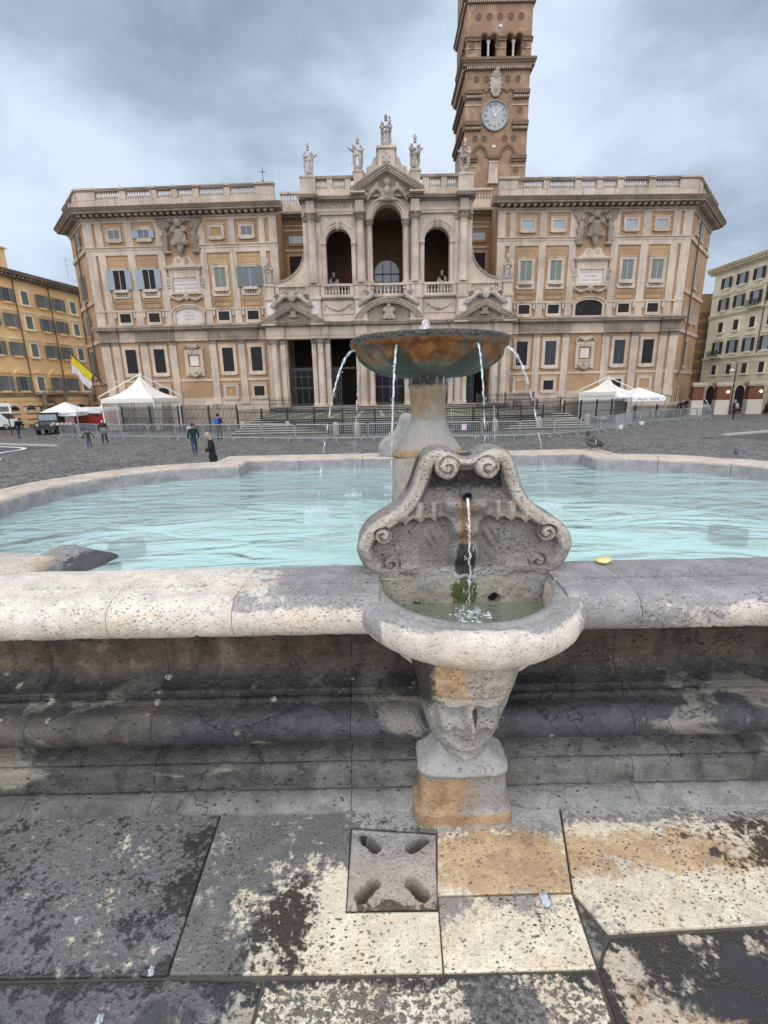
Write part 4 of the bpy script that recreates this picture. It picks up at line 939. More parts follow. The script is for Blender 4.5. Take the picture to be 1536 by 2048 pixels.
# ---- text
def text(s, size, mat, Mx, parent, ext=.01, name='lettering', align='CENTER'):
    cu = bpy.data.curves.new(name, 'FONT'); cu.body = s; cu.size = size; cu.extrude = ext; cu.align_x = align; cu.align_y = 'CENTER'; cu.resolution_u = 2
    o = bpy.data.objects.new(name, cu); COL.objects.link(o); me = bpy.data.meshes.new_from_object(o.evaluated_get(bpy.context.evaluated_depsgraph_get()))
    bpy.data.objects.remove(o, do_unlink=True); me.materials.clear(); me.materials.append(mat); me.name = name
    return obj(name, me, None, parent, Mx @ Matrix.Rotation(R(90), 4, 'X'))
M['letter'] = plain('dark_cut_letters', (.13, .10, .085), .9); M['letterf'] = plain('faded_cut_letters', (.40, .345, .30), .9)
# ---- one palace wing
def spiral(mb, cx, y, cz, r, sgn, t_=.05, turns=1.6):
    mb.tube([(cx+sgn*r*(1-.82*k/26)*math.cos(PI/2+k/26*turns*2*PI), y, cz+r*(1-.82*k/26)*math.sin(PI/2+k/26*turns*2*PI)) for k in range(27)], t_, 6); return mb
def crest_mb(s):
    """carved papal arms: shield, tiara and keys between two winged angels"""
    m = MB()
    m.ball((0, -.12, 0), (.62, .26, .95), 16, 12).ball((0, -.36, .05), (.40, .14, .66), 14, 10)
    for sg in (-1, 1): spiral(m, sg*.55, -.32, .72, .26, sg, .10); spiral(m, sg*.60, -.32, -.45, .28, sg, .10)
    m.tube([(0, -.2, .95), (0, -.25, 1.2), (0, -.25, 1.5), (0, -.22, 1.7)], [.30, .36, .30, .08], 12)
    for sg in (-1, 1): m.tube([(sg*-.55, -.22, .75), (sg*.62, -.22, 1.45)], .07, 8).ball((sg*.68, -.22, 1.48), .16)
    for sg in (-1, 1):
        bx = sg*1.35
        m.tube([(bx*.98, -.18, -1.15), (bx*.95, -.25, -.55), (bx, -.24, .05), (bx*.98, -.22, .45), (bx*.96, -.22, .66)], [.10, .17, .24, .19, .09], 10).ball((bx*.92, -.24, .86), .17)
        m.tube([(bx*1.05, -.2, -1.2), (bx*1.12, -.22, -.6), (bx*1.02, -.22, 0)], [.09, .14, .2], 8)
        m.tube([(bx*.95, -.25, .5), (bx*.75, -.3, .25), (bx*.55, -.28, .5)], [.10, .08, .06], 7)
        m.tube([(bx*1.05, -.22, .45), (bx*1.25, -.24, .1), (bx*1.2, -.22, -.3)], [.10, .08, .06], 7)
        for k in range(7):
            a = R(48+k*9); L = 1.75-.10*k
            m.tube([(bx*1.03, -.08, .45), (bx*1.03+sg*L*math.cos(a)*.72, -.10, .45+L*math.sin(a))], [.12, .05], 6)
        for k in range(4):
            a = R(98+k*12); L = 1.35-.1*k
            m.tube([(bx*.95, -.08, .5), (bx*.95+sg*L*math.cos(a)*.7, -.10, .5+L*math.sin(a))], [.08, .03], 6)
        for k in range(5): m.tube([(bx*(1.02+.05*k), -.16, -.2-.1*k), (bx*(1.08+.06*k), -.15, -1.1)], [.09, .05], 6)
        m.ball((bx, -.12, -1.28), (.42, .2, .16))
    m.tube([(0, -.2, -.9), (0, -.25, -1.25), (0, -.2, -1.55)], [.32, .22, .08], 10)
    for k in range(len(m.v)): x, y, z = m.v[k]; m.v[k] = (x*s, y*s, z*s)
    return m
def swag_mb(hw, drop, r, n=15):
    m = MB()
    for k in range(n):
        u = -1+2*k/(n-1); m.ball((u*hw, -.05, -drop*(1-u*u)), r*(1.15-.5*abs(u))*(1+.2*math.sin(k*2.1)), 7, 5)
    for sg in (-1, 1): m.tube([(sg*hw, -.05, 0), (sg*hw*1.02, -.05, -drop*.9)], [r*.9, r*.5], 6)
    return m
def wing(side):
    S = 1 if side == 'R' else -1
    org = Matrix.Translation(((11.45 if S > 0 else -9.74), 50, 0)) @ Matrix.Rotation(R(1.4 if S > 0 else -2.2), 4, 'Z')
    def box(m, u0, u1, d0, d1, z0, z1):              # u outward from the inner corner, d = depth in front of wall
        a, b = sorted((S*u0, S*u1)); return m.box(a, b, -d1, -d0, z0, z1)
    def P(name, m, mat, **k): return part(name, m.xf(org), M[mat], **k)
    Wd = 19.0
    # walls
    P('wall', box(MB(), 0, Wd, -12, 0, G-.1, 19.15), 'ochre')
    ang = R(46); L = 6.2 if S < 0 else 9.6
    # pilasters
    PU = [(.05, .78), (1.2, 1.78), (4.1, 4.76), (7.05, 7.75), (11.2, 11.9), (14.15, 14.9), (17.1, 17.8), (18.1, 18.98)]
    for u0, u1 in PU:
        P('pilaster', box(MB(), u0, u1, 0, .10, 15.95, 18.05), 'trav'); P('pilaster', box(MB(), u0, u1, 0, .13, 10.2, 15.5), 'trav')
        P('pedestal', box(MB(), u0, u1, 0, .13, 8.75, 10.03), 'trav')
        if u0 > .5 and not 17.9 > u0 > 17.0 or u0 > 18 or 17.0 < u0 < 17.9:
            m = box(MB(), u0, u1, 0, .16, 1.58, 6.80); P('pilaster', m, 'trav')
            m = box(MB(), u0-.06, u1+.06, 0, .26, .85, 1.45); box(m, u0-.03, u1+.03, 0, .22, 1.45, 1.58); P('pilaster_base', m, 'trav')
            m = box(MB(), u0-.02, u1+.02, 0, .2, 6.80, 6.86); box(m, u0-.07, u1+.07, 0, .27, 7.02, 7.12)
            for uu in (u0+.06, u1-.06): spiral(m, S*uu, -.2, 6.94, .10, S*(1 if uu < (u0+u1)/2 else -1), .035, 1.3)
            box(m, u0+.05, u1-.05, 0, .2, 6.86, 7.02); P('capital', m, 'travd')
    # bands
    m = MB(); box(m, 0, 7.78, 0, .16, 15.62, 15.95); box(m, 0, 7.78, 0, .26, 15.86, 15.95); box(m, 0, 7.78, 0, .12, 15.2, 15.62); P('string_course', m, 'trav')
    m = MB(); box(m, 11.17, Wd+.03, 0, .16, 15.62, 15.95); box(m, 11.17, Wd+.03, 0, .26, 15.86, 15.95); box(m, 11.17, Wd+.03, 0, .12, 15.2, 15.62); P('string_course', m, 'trav')
    for a, b in ((.0, 7.8), (11.15, Wd+.03)): m = MB(); box(m, a, b, 0, .18, 10.03, 10.2); P('ledge', m, 'trav')
    m = MB(); box(m, 0, Wd, 0, .1, 18.05, 18.3); P('frieze_band', m, 'trav')
    for a, b in ((1.78, 4.1), (4.76, 7.05), (7.75, 11.2), (11.9, 14.15), (14.9, 17.1), (17.8, 18.1)):
        m = box(MB(), a, b, 0, .08, 3.20, 3.42); P('band', m, 'trav')
    # plinth course
    m = box(MB(), 0, Wd, 0, .10, G-.1, .86); box(m, 0, Wd, 0, .16, .78, .86); P('plinth', m, 'trav')
    m = box(MB(), 0, Wd, 0, .07, .86, 1.5); P('plinth_course', m, 'trav')
    # middle entablature, breaking forward
    for a, b, q in ((0, 2.6, .0), (2.6, 7.75, .22), (7.75, 11.2, .08), (11.2, 15.2, .22), (15.2, 17.0, .0), (17.0, Wd, .22)):
        m = MB(); box(m, a, b, 0, .18+q, 7.16, 7.50); box(m, a, b, 0, .22+q, 7.42, 7.50); box(m, a, b, 0, .12+q, 7.50, 8.12)
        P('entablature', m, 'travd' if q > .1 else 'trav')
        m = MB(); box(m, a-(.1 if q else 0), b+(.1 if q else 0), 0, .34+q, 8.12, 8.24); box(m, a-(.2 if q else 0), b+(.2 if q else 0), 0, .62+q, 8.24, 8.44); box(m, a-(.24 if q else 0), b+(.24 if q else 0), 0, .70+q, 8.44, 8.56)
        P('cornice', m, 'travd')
        m = MB(); box(m, a, b, 0, .10, 8.56, 8.78); P('blocking_course', m, 'trav')
    # bays
    for i, (uc, key) in enumerate(((2.95, 0), (5.9, 1), (13.03, 2), (16.0, 3))):
        bw = 2.28 if i in (0, 1) else 2.2
        Wm = lambda z, d=0: org @ Matrix.Translation((S*uc, -d, z))
        # recessed ochre panels with thin borders
        for z0, z1, ww in ((14.28, 14.76, 1.62), (10.42, 10.82, 1.62)):
            m = MB()
            for a, b, c, e_ in ((-ww/2-.06, ww/2+.06, z1, z1+.06), (-ww/2-.06, ww/2+.06, z0-.06, z0), (-ww/2-.06, -ww/2, z0, z1), (ww/2, ww/2+.06, z0, z1)): m.box(S*uc+a, S*uc+b, -.06, 0, c, e_)
            P('panel_frame', m, 'ochre2')
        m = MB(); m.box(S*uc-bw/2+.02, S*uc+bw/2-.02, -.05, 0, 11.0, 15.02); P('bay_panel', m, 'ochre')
        # attic window
        tw, th = 1.05, .72
        blind = (side == 'L' and i == 1)
        openw = (side == 'L' and i == 2) or (side == 'R' and i == 1)
        window(Wm(17.02, .02), tw, th, .24, 'trav', 'ochre2' if blind else ('glass' if side == 'L' else 'glassl'), 0 if blind else 2, 1, sh='shutb' if (side == 'L' and i == 2) else None, shw=.55, shang=(8, 8), ear=.03)
        # main window
        sh = ('shutb' if side == 'L' and i in (2, 3) else ('shutgr' if side == 'L' and i == 0 else None))
        open_ = side == 'L' and i in (2, 3)
        if sh: window(Wm(12.98, .06), 1.22, 1.78, .18, 'trav', 'dark' if open_ else 'glass', 2, 1, sh=sh, shw=.66, shang=(14, 10) if open_ else (4, 4), sill=-.05)
        else:
            window(Wm(12.98, .06), 1.12, 1.78, .26, 'trav', 'shutgr', 2, 1, ear=.05)
        m = MB(); m.box(S*uc-.86, S*uc+.86, -.18, 0, 11.30, 11.46); m.box(S*uc-.95, S*uc-.62, -.14, 0, 11.46, 11.95); m.box(S*uc+.62, S*uc+.95, -.14, 0, 11.46, 11.95); m.box(S*uc-.62, S*uc+.62, -.2, 0, 11.86, 11.95); P('balcony_frame', m, 'trav')
        P('balcony_recess', MB().box(S*uc-.62, S*uc+.62, -.062, .05, 11.46, 11.86), 'dark')
        P('balcony_balusters', balrow(S*uc-.6, S*uc+.6, -.13, 11.46, .40, 7, r=.055), 'trav', kind='stuff')
        # mezzanine grille window
        window(Wm(9.46, .02), 1.10, .82, .20, 'trav', 'dark', 0, 0, grille=True)
        for sg in (-1, 1): P('console', MB().box(S*uc+sg*.98-.1, S*uc+sg*.98+.1, -.16, 0, 9.55, 10.0).ball((S*uc+sg*.98, -.14, 9.5), .10, 7, 5), 'trav')
        # ground floor windows
        gl = 'glass' if (side == 'R' and i in (1, 2)) else 'dark'
        window(Wm(5.28, .03), 1.12, 2.32, .30, 'trav', gl, 2 if gl == 'glass' else 0, 1, grille=True, ear=.06, mull='shutgr')
        bl = (side == 'L' and i in (1,)) or (side == 'R' and i in (0, 3))
        window(Wm(2.12, .03), 1.05, .95, .28, 'trav', 'ochre' if bl else 'dark', 0, 0, grille=not bl)
    # central bay: arms, tablet, lunette, lower aedicule
    uc = 9.45; cxl = S*uc
    part('papal_arms', crest_mb(.98).xf(org @ Matrix.Translation((cxl, -.10, 16.55)) @ Matrix.Diagonal((1.08, 1, 1, 1))), M['travd'], remesh=.045)
    m = MB()
    pts = smooth_poly([(-1.75, 14.06), (-1.6, 14.12), (-1.25, 14.22), (-.95, 14.5), (-.75, 14.85), (-.35, 14.95), (0, 14.75), (.35, 14.95), (.75, 14.85), (.95, 14.5), (1.25, 14.22), (1.6, 14.12), (1.75, 14.06)], 4)
    m.prism([(cxl+x, z) for x, z in pts], -.22, 0)
    for sg in (-1, 1): spiral(m, cxl+sg*.48, -.24, 14.62, .24, sg, .05)
    P('scroll_pediment', m, 'trav')
    m = MB(); m.box(cxl-1.85, cxl+1.85, -.42, 0, 13.92, 14.06); m.box(cxl-1.7, cxl+1.7, -.3, 0, 13.8, 13.92); m.box(cxl-1.55, cxl+1.55, -.16, 0, 13.35, 13.8); P('tablet_cornice', m, 'trav')
    m = MB()
    for a, b, c, e_, q in ((-1.5, 1.5, 13.05, 13.35, .2), (-1.5, 1.5, 11.55, 11.8, .2), (-1.5, -1.2, 11.8, 13.05, .2), (1.2, 1.5, 11.8, 13.05, .2), (-1.75, -1.5, 11.5, 13.1, .12), (1.5, 1.75, 11.5, 13.1, .12)): m.box(cxl+a, cxl+b, -q, 0, c, e_)
    P('tablet_frame', m, 'trav')
    m = MB().box(cxl-1.2, cxl+1.2, -.08, 0, 11.8, 13.05); tb = P('inscription_tablet', m, 'marble')
    lines = ['BENEDICTVS XIV P M', 'PONTIF MAXIMVS', 'ANNO DOMINI XII'] if side == 'L' else ['BENEDICTVS XIV', 'PONTIFEX', 'ANNO IVBILEI']
    for q, s_ in enumerate(lines): text(s_, .27, M['letterf'], org @ Matrix.Translation((cxl, -.085, 12.78-.35*q)), tb)
    for sg in (-1, 1): part('volute', swag_mb(.12, .9, .10, 6).xf(org @ Matrix.Translation((cxl+sg*1.72, -.12, 13.0))), M['statue'], remesh=.05)
    part('festoon', swag_mb(.75, .38, .14).xf(Matrix.Translation((-.85, 0, 0))).add(*(lambda w_: (w_.v, w_.f))(swag_mb(.75, .38, .14).xf(Matrix.Translation((.85, 0, 0))))).ball((0, -.1, -.1), (.3, .2, .4)).xf(org @ Matrix.Translation((cxl, -.12, 11.42))), M['statue'], remesh=.05)
    # segmental lunette with tablet (left) or grille (right)
    ap = arch_pts(cxl, 1.62, 9.75, 18, .72); ip = arch_pts(cxl, 1.36, 9.70, 18, .56)
    P('lunette_frame', MB().prism(ap+[(cxl+1.62, 8.78), (cxl+1.36, 8.78)]+ip[::-1]+[(cxl-1.36, 8.78), (cxl-1.62, 8.78)], -.24, 0), 'trav')
    P('lunette_moulding', MB().prism(arch_pts(cxl, 1.76, 9.80, 18, .80)+ap[::-1], -.34, 0), 'trav')
    if side == 'L':
        lu = P('lunette_tablet', MB().prism(ip+[(cxl+1.36, 8.78), (cxl-1.36, 8.78)], -.08, 0), 'marble')
        for q, s_ in enumerate(('PIVS VI', 'PONT MAX', 'ANNO XX')): text(s_, .22, M['letterf'], org @ Matrix.Translation((cxl, -.085, 9.85-.3*q)), lu)
    else:
        lu = P('lunette_opening', MB().prism(ip+[(cxl+1.36, 8.78), (cxl-1.36, 8.78)], -.03, 0), 'dark')
        gm = grille_mb(2.7, 1.5, .17)
        for k in range(len(gm.v)):
            x, y, z = gm.v[k]; z += 9.50; lim = 9.70+.56*math.sqrt(max(0, 1-(x/1.36)**2)); gm.v[k] = (cxl+x, y-.04, min(max(z, 8.79), lim))
        obj('grille', gm.xf(org), M['iron'], lu)
        P('lunette_sill', MB().box(cxl-1.7, cxl+1.7, -.3, 0, 8.66, 8.8), 'trav')
    # lower aedicule panel
    m = MB()
    for a, b, c, e_, q in ((-.95, .95, 6.05, 6.3, .22), (-.95, -.62, 3.75, 6.05, .2), (.62, .95, 3.75, 6.05, .2), (-.62, .62, 4.42, 4.62, .18), (-.62, .62, 5.85, 6.05, .2)): m.box(cxl+a, cxl+b, -q, 0, c, e_)
    m.prism([(cxl+x, z) for x, z in ((-.62, 3.75), (.62, 3.75), (.62, 4.42), (-.62, 4.42))], -.14, 0)
    P('aedicule_frame', m, 'trav')
    P('aedicule_panel', MB().box(cxl-.45, cxl+.45, -.1, 0, 4.75, 5.72), 'marble')
    m = MB()
    for sg in (-1, 1): m.tube([(sg*1.05, -.2, -.05), (sg*.95, -.22, .18), (sg*.7, -.24, .42), (sg*.42, -.24, .5)], .09, 7); spiral(m, sg*.36, -.24, .32, .2, sg, .06)
    m.ball((0, -.2, .22), (.28, .2, .3)); part('aedicule_pediment', m.xf(org @ Matrix.Translation((cxl, 0, 6.32))), M['statue'], remesh=.05)
    part('aedicule_swag', swag_mb(.62, .48, .13).ball((0, -.1, -.1), (.22, .15, .22)).xf(org @ Matrix.Translation((cxl, -.16, 4.2))), M['statue'], remesh=.05)
    # chamfered side wall
    cor = org @ Matrix.Translation((S*Wd, 0, 0)); sm_ = cor @ Matrix.Rotation(S*ang, 4, 'Z')
    sb = lambda m, s0, s1, d0, d1, z0, z1: m.box(*sorted((S*s0, S*s1)), -d1, -d0, z0, z1)
    def PS(name, m, mat, **k): return part(name, m.xf(sm_), M[mat], **k)
    PS('side_wall', sb(MB(), 0, L, -9, 0, G-.1, 19.15), 'ochre')
    for z0, z1, q in ((15.62, 15.95, .16), (10.9, 11.25, .14), (7.16, 7.5, .14), (3.1, 3.42, .1), (18.05, 18.3, .1)): PS('string_course', sb(MB(), .0, L+.02, 0, q, z0, z1), 'trav')
    PS('plinth', sb(MB(), 0, L, 0, .1, G-.1, 0.1), 'trav')
    for (s0, z, w_, h_) in (((2.2, 17.0, .8, 1.0), (3.3, 12.9, .9, 2.3), (3.4, 9.2, .8, 1.9), (4.4, 5.3, .9, 2.6)) if S < 0 else ((2.5, 17.1, .75, 1.0), (4.8, 17.0, .8, 1.1), (8.0, 16.9, .75, .9), (4.6, 13.0, .9, 2.2), (1.9, 9.1, .45, .9), (4.5, 9.3, .9, 1.6), (7.0, 9.0, .8, .9), (3.9, 5.2, .9, 2.5), (2.5, .7, .8, 1.8))):
        sw = S < 0 and z > 5
        window(sm_ @ Matrix.Translation((S*s0, -.02, z)), w_, h_, .16, 'trav', 'glass' if z > 6 else 'dark', 2 if z > 6 else 0, 1, sh='shutgr' if sw else None)
    dp = [(S*(2.0+.0*z), -.16, z) for z in (18.0, 12, 7, 3.2)]
    PS('drainpipe', MB().tube([(S*3.1, -.2, 17.9), (S*2.9, -.2, 12), (S*2.7, -.2, 6), (S*2.6, -.2, 3.6), (S*1.6, -.2, 2.9)], .075, 8), 'pipe')
    # crowning cornice: front, chamfer
    for nm, W_, a, b, Pf in (('f', org, -.2 if True else 0, Wd, P), ('s', sm_, 0, L, PS)):
        bx_ = box if nm == 'f' else sb; t0 = -.55 if nm == 'f' else 0; ex = .44 if nm == 'f' else .0
        m = MB(); bx_(m, a, b+.05, 0, .25, 18.3, 18.42); Pf('cornice_bed', m, 'trav')
        m = MB(); k = a+.25
        while k < b: bx_(m, k, k+.30, 0, .80, 18.42, 18.66); k += .62
        Pf('modillions', m, 'travd', kind='stuff')
        m = MB(); prof = [(-.2, 18.66), (1.00, 18.66), (1.00, 18.78), (1.08, 18.82), (1.2, 18.95), (1.22, 19.02), (-.2, 19.3)]
        # mitred cornice: the ends follow the half angle of the corner
        k_ = math.tan(ang/2); v = []; n = len(prof)
        for d, z in prof: v.append((S*((a-.45*min(1, max(0, d))) if nm == 'f' else -(-d*k_)*-1 if False else (a-.45*min(1, max(0, d))) if nm == 'f' else -d*k_*0-0+(-0)), -d, z))
        v = []
        for d, z in prof: v.append((S*((a-.45) if nm == 'f' else -max(d, 0)*k_*-1*-1), -d, z))
        for d, z in prof: v.append((S*((b+max(d, 0)*k_) if nm == 'f' else b+.8), -d, z))
        mb = MB().add(v, [tuple(range(n)), tuple(range(2*n-1, n-1, -1))]+[(i, (i+1) % n, (i+1) % n+n, i+n) for i in range(n)])
        Pf('cornice', mb, 'travd')
        m = MB(); k = a-.35 if nm == 'f' else -.2; e_ = b+.45 if nm == 'f' else b+.7
        while k < e_:
            m.tube([(S*k, -1.26, 19.02), (S*k, -.3, 19.28)], .095, 6); k += .27
        Pf('roof_tiles', m, 'tile', kind='stuff')
    # roof balustrade
    def bal(Pf, bx_, a, b, d, groups, ped):
        m = MB(); bx_(m, a, b, d-.35, d, 19.1, 19.96); Pf('balustrade_base', m, 'trav')
        m = MB(); bx_(m, a-.03, b+.03, d-.42, d+.07, 20.68, 20.80); bx_(m, a-.03, b+.03, d-.46, d+.11, 20.80, 20.92); Pf('balustrade_rail', m, 'travd')
        for u0, u1 in ped: m = MB(); bx_(m, u0, u1, d-.36, d+.02, 19.96, 20.68); bx_(m, u0-.05, u1+.05, d-.44, d+.14, 20.80, 20.97); Pf('balustrade_pedestal', m, 'trav')
        for u0, u1, n in groups: m = balrow(*sorted((S*u0, S*u1)), -(d-.17), 19.96, .72, n, r=.125); Pf('balusters', m, 'trav', kind='stuff')
    bal(P, box, 0.0, Wd+.0, .25, [(1.75, 4.15, 10), (4.75, 7.15, 10), (7.75, 9.2, 6), (9.75, 11.2, 6), (11.8, 14.2, 10), (14.8, 17.2, 10)], [(0, 1.75), (4.15, 4.75), (7.15, 7.75), (9.2, 9.75), (11.2, 11.8), (14.2, 14.8), (17.2, 19.0)])
    bal(PS, sb, .0, L, .25, [(1.4, L/2-.3, int(L*1.4)), (L/2+.3, L-1.2, int(L*1.4))], [(0, 1.4), (L/2-.3, L/2+.3), (L-1.2, L)])
    return org
OL = wing('L'); OR = wing('R')
# ================================================================= CENTRAL BLOCK
F = 49.0                                                       # front plane of portico and loggia
cb_ = lambda o0, o1: tuple(sorted((BC+o0, BC+o1)))
def column(x, y, z0, z1, r, cap=.55, parent=None, mat='trav', base=True):
    h = z1-z0-cap; pr = [(r*1.35, 0), (r*1.35, .12), (r*1.15, .16), (r*1.22, .24), (r*1.02, .30)]+[(r*(1.0-.14*max(0, (k-3)/9)), .30+(h-.36)*k/12) for k in range(13)]+[(r*.95, h-.02), (r*.86, h)]
    part('column', MB().lathe(pr, (x, y, z0), 20), M[mat], True)
    m = MB().lathe([(r*.86, h), (r*.98, h+cap*.3), (r*1.1, h+cap*.55), (r*1.42, h+cap*.86)], (x, y, z0), 16, mod=lambda a, q, z: 1+.10*math.cos(a*8)).box(x-r*1.4, x+r*1.4, y-r*1.4, y+r*1.4, z0+h+cap*.86, z0+h+cap)
    for k in range(8):
        a = 2*PI*k/8+PI/8; m.ball((x+r*1.12*math.cos(a), y+r*1.12*math.sin(a), z0+h+cap*.38), r*.22, 6, 4)
        a -= PI/8; m.ball((x+r*1.3*math.cos(a), y+r*1.3*math.sin(a), z0+h+cap*.74), r*.22, 6, 4)
    part('capital', m, M['travd'], True)
def pil(x0, x1, y, z0, z1, d=.15, cap=.5):
    part('pilaster', MB().box(x0, x1, y-d, y+.2, z0+.35, z1-cap), M['trav'])
    part('pilaster_base', MB().box(x0-.05, x1+.05, y-d-.06, y+.2, z0, z0+.26).box(x0-.03, x1+.03, y-d-.03, y+.2, z0+.26, z0+.35), M['trav'])
    m = MB().box(x0, x1, y-d-.02, y+.2, z1-cap, z1-cap*.3).box(x0-.08, x1+.08, y-d-.09, y+.2, z1-cap*.3, z1); n = 4
    for k in range(n): x = x0+(x1-x0)*(k+.5)/n; m.ball((x, y-d-.04, z1-cap*.62), (.09, .07, .14), 6, 4); m.ball((x, y-d-.07, z1-cap*.35), (.08, .06, .06), 6, 4)
    part('capital', m, M['travd'])
PF = .47
# floor of the portico and of the loggia, rear and side walls
part('portico_floor', MB().box(BC-12.1, BC+12.1, F-1.0, 54.5, G, PF-.02), M['travd'])
part('loggia_floor', MB().box(BC-8.0, BC+8.0, F+.2, 54.8, 10.4, 10.9), M['travd'])
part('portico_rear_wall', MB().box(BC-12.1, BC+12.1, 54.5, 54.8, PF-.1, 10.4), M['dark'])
part('loggia_rear_wall', MB().box(BC-8.0, BC+8.0, 54.8, 55.1, 10.9, 19.3), M['mosaic'])
for sg in (-1, 1):
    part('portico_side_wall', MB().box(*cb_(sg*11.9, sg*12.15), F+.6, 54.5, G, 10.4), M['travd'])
    part('loggia_side_wall', MB().box(*cb_(sg*7.75, sg*8.05), F+.3, 54.8, 10.4, 19.3), M['trav'])
part('loggia_roof', MB().box(BC-8, BC+8, F+.2, 55, 19.2, 19.42), M['travd'])
# rear arched window of the loggia with panes, and roundels
wi = arch_pts(BC-.05, 1.35, 14.0, 14)
lw = part('loggia_window', MB().prism(wi+[(BC+1.3, 11.4), (BC-1.4, 11.4)], 54.70, 54.78), M['glassl'])  # pale grey-blue pane colour stands in for reflected sky
mm = MB()
for x in (-1.4, -.5, .4, 1.3): mm.box(BC+x-.04, BC+x+.04, 54.62, 54.68, 11.4, 15.2 if abs(x+.05) < 1 else 14)
for z in (12.3, 13.2, 14.0): mm.box(BC-1.4, BC+1.3, 54.61, 54.67, z-.04, z+.04)
obj('mullion', mm, M['iron'], lw)
M['roundel'] = plain('faded_mosaic_roundel', (.16, .06, .03), .8, .4, 4)
for x in (-3.3, 5.0): part('mosaic_roundel', MB().lathe([(0, 0), (.62, 0)], (0, 0, 0), 24).xf(Matrix.Translation((BC+x-.85, 54.74, 13.9)) @ Matrix.Rotation(R(90), 4, 'X')), M['roundel'])
# ---- portico columns: centre lines measured from the axis
for sg in (-1, 1):
    X = lambda o: BC+sg*o
    column(X(11.42), F-.28, PF, 7.0, .33); pil(*sorted((X(10.9), X(10.4))), F+.2, PF, 7.0, .2); pil(*sorted((X(12.1), X(11.8))), F+.3, PF, 7.0, .2)
    column(X(6.85), F-.28, PF, 7.0, .34); pil(*sorted((X(7.75), X(7.3))), F+.2, PF, 7.0, .2); pil(*sorted((X(6.4), X(5.95))), F+.2, PF, 7.0, .2)
    column(X(2.65), F-.28, PF, 7.0, .36); column(X(1.78), F+.1, PF, 7.0, .30); pil(*sorted((X(3.35), X(3.05))), F+.3, PF, 7.0, .2)
    for o, w in ((11.42, .5), (6.85, .52), (2.65, .54)): part('column_plinth', MB().box(X(o)-w, X(o)+w, F-.82, F+.3, G+1.2, PF), M['trav'])
    # piers behind
    for a, b in ((12.15, 10.3), (7.75, 5.95), (3.35, 1.5)): part('pier', MB().box(*sorted((X(a), X(b))), F+.35, F+1.2, PF-.02, 7.0), M['trav'])
# entablature of the portico
def entab(x0, x1, y, z, q, nm='entablature'):
    part(nm, MB().box(x0, x1, y-q, y+1.0, z, z+.36).box(x0-.03, x1+.03, y-q-.05, y+1.0, z+.30, z+.38), M['trav'])
    part('frieze', MB().box(x0, x1, y-q+.03, y+1.0, z+.38, z+1.10), M['trav'])
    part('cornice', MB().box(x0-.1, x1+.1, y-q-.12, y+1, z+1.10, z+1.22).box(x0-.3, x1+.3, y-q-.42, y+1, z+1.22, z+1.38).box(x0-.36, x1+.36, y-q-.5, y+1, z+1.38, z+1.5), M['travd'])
for sg in (-1, 1):
    entab(*cb_(sg*12.1, sg*10.35), F, 7.0, .40); entab(*cb_(sg*7.7, sg*6.0), F, 7.0, .40); entab(*cb_(sg*3.35, sg*2.2), F, 7.0, .40)
    entab(*cb_(sg*10.35, sg*7.7), F, 7.003, .10); entab(*cb_(sg*6.0, sg*3.35), F, 7.003, .10)
entab(*cb_(-2.2, 2.2), F, 7.003, .10)
# pediments
def tri(cx, hw, z0, z1, y, d, name='pediment'):
    part('tympanum', MB().prism([(cx-hw+.4, z0), (cx+hw-.4, z0), (cx, z1-.25)], y-.12, y+.6), M['travd'])
    for sg in (-1, 1):
        for (t0, t1, q) in ((0, .16, d), (.16, .30, d-.12), (.30, .42, d-.3)):
            dx, dz = hw, z1-z0; L = math.hypot(dx, dz); nx_, nz_ = -dz/L, -dx/L
            a = (cx+sg*hw, z0); b = (cx, z1)
            pts = [(a[0]+0, a[1]-t0*L/dx), (b[0], b[1]-t0*L/dx), (b[0], b[1]-t1*L/dx), (a[0]-sg*0, a[1]-t1*L/dx)]
            part('raking_cornice', MB().prism(pts, y-q, y+.6), M['travd' if t0 == 0 else 'trav'])
        part('cornice_return', MB().box(*sorted((cx+sg*(hw-.05), cx+sg*(hw-1.35))), y-d+.06, y+.6, z0-.42, z0-.28), M['trav'])
def cartouche(cx, y, z, s): 
    m = MB().ball((0, 0, 0), (.34, .2, .42), 12, 9)
    for sg in (-1, 1): spiral(m, sg*.30, -.1, .30, .16, sg, .06); spiral(m, sg*.34, -.1, -.2, .16, sg, .06)
    m.ball((0, -.08, .58), (.16, .14, .2)); return m.xf(Matrix.Translation((cx, y, z)) @ Matrix.Diagonal((s, s, s, 1)))
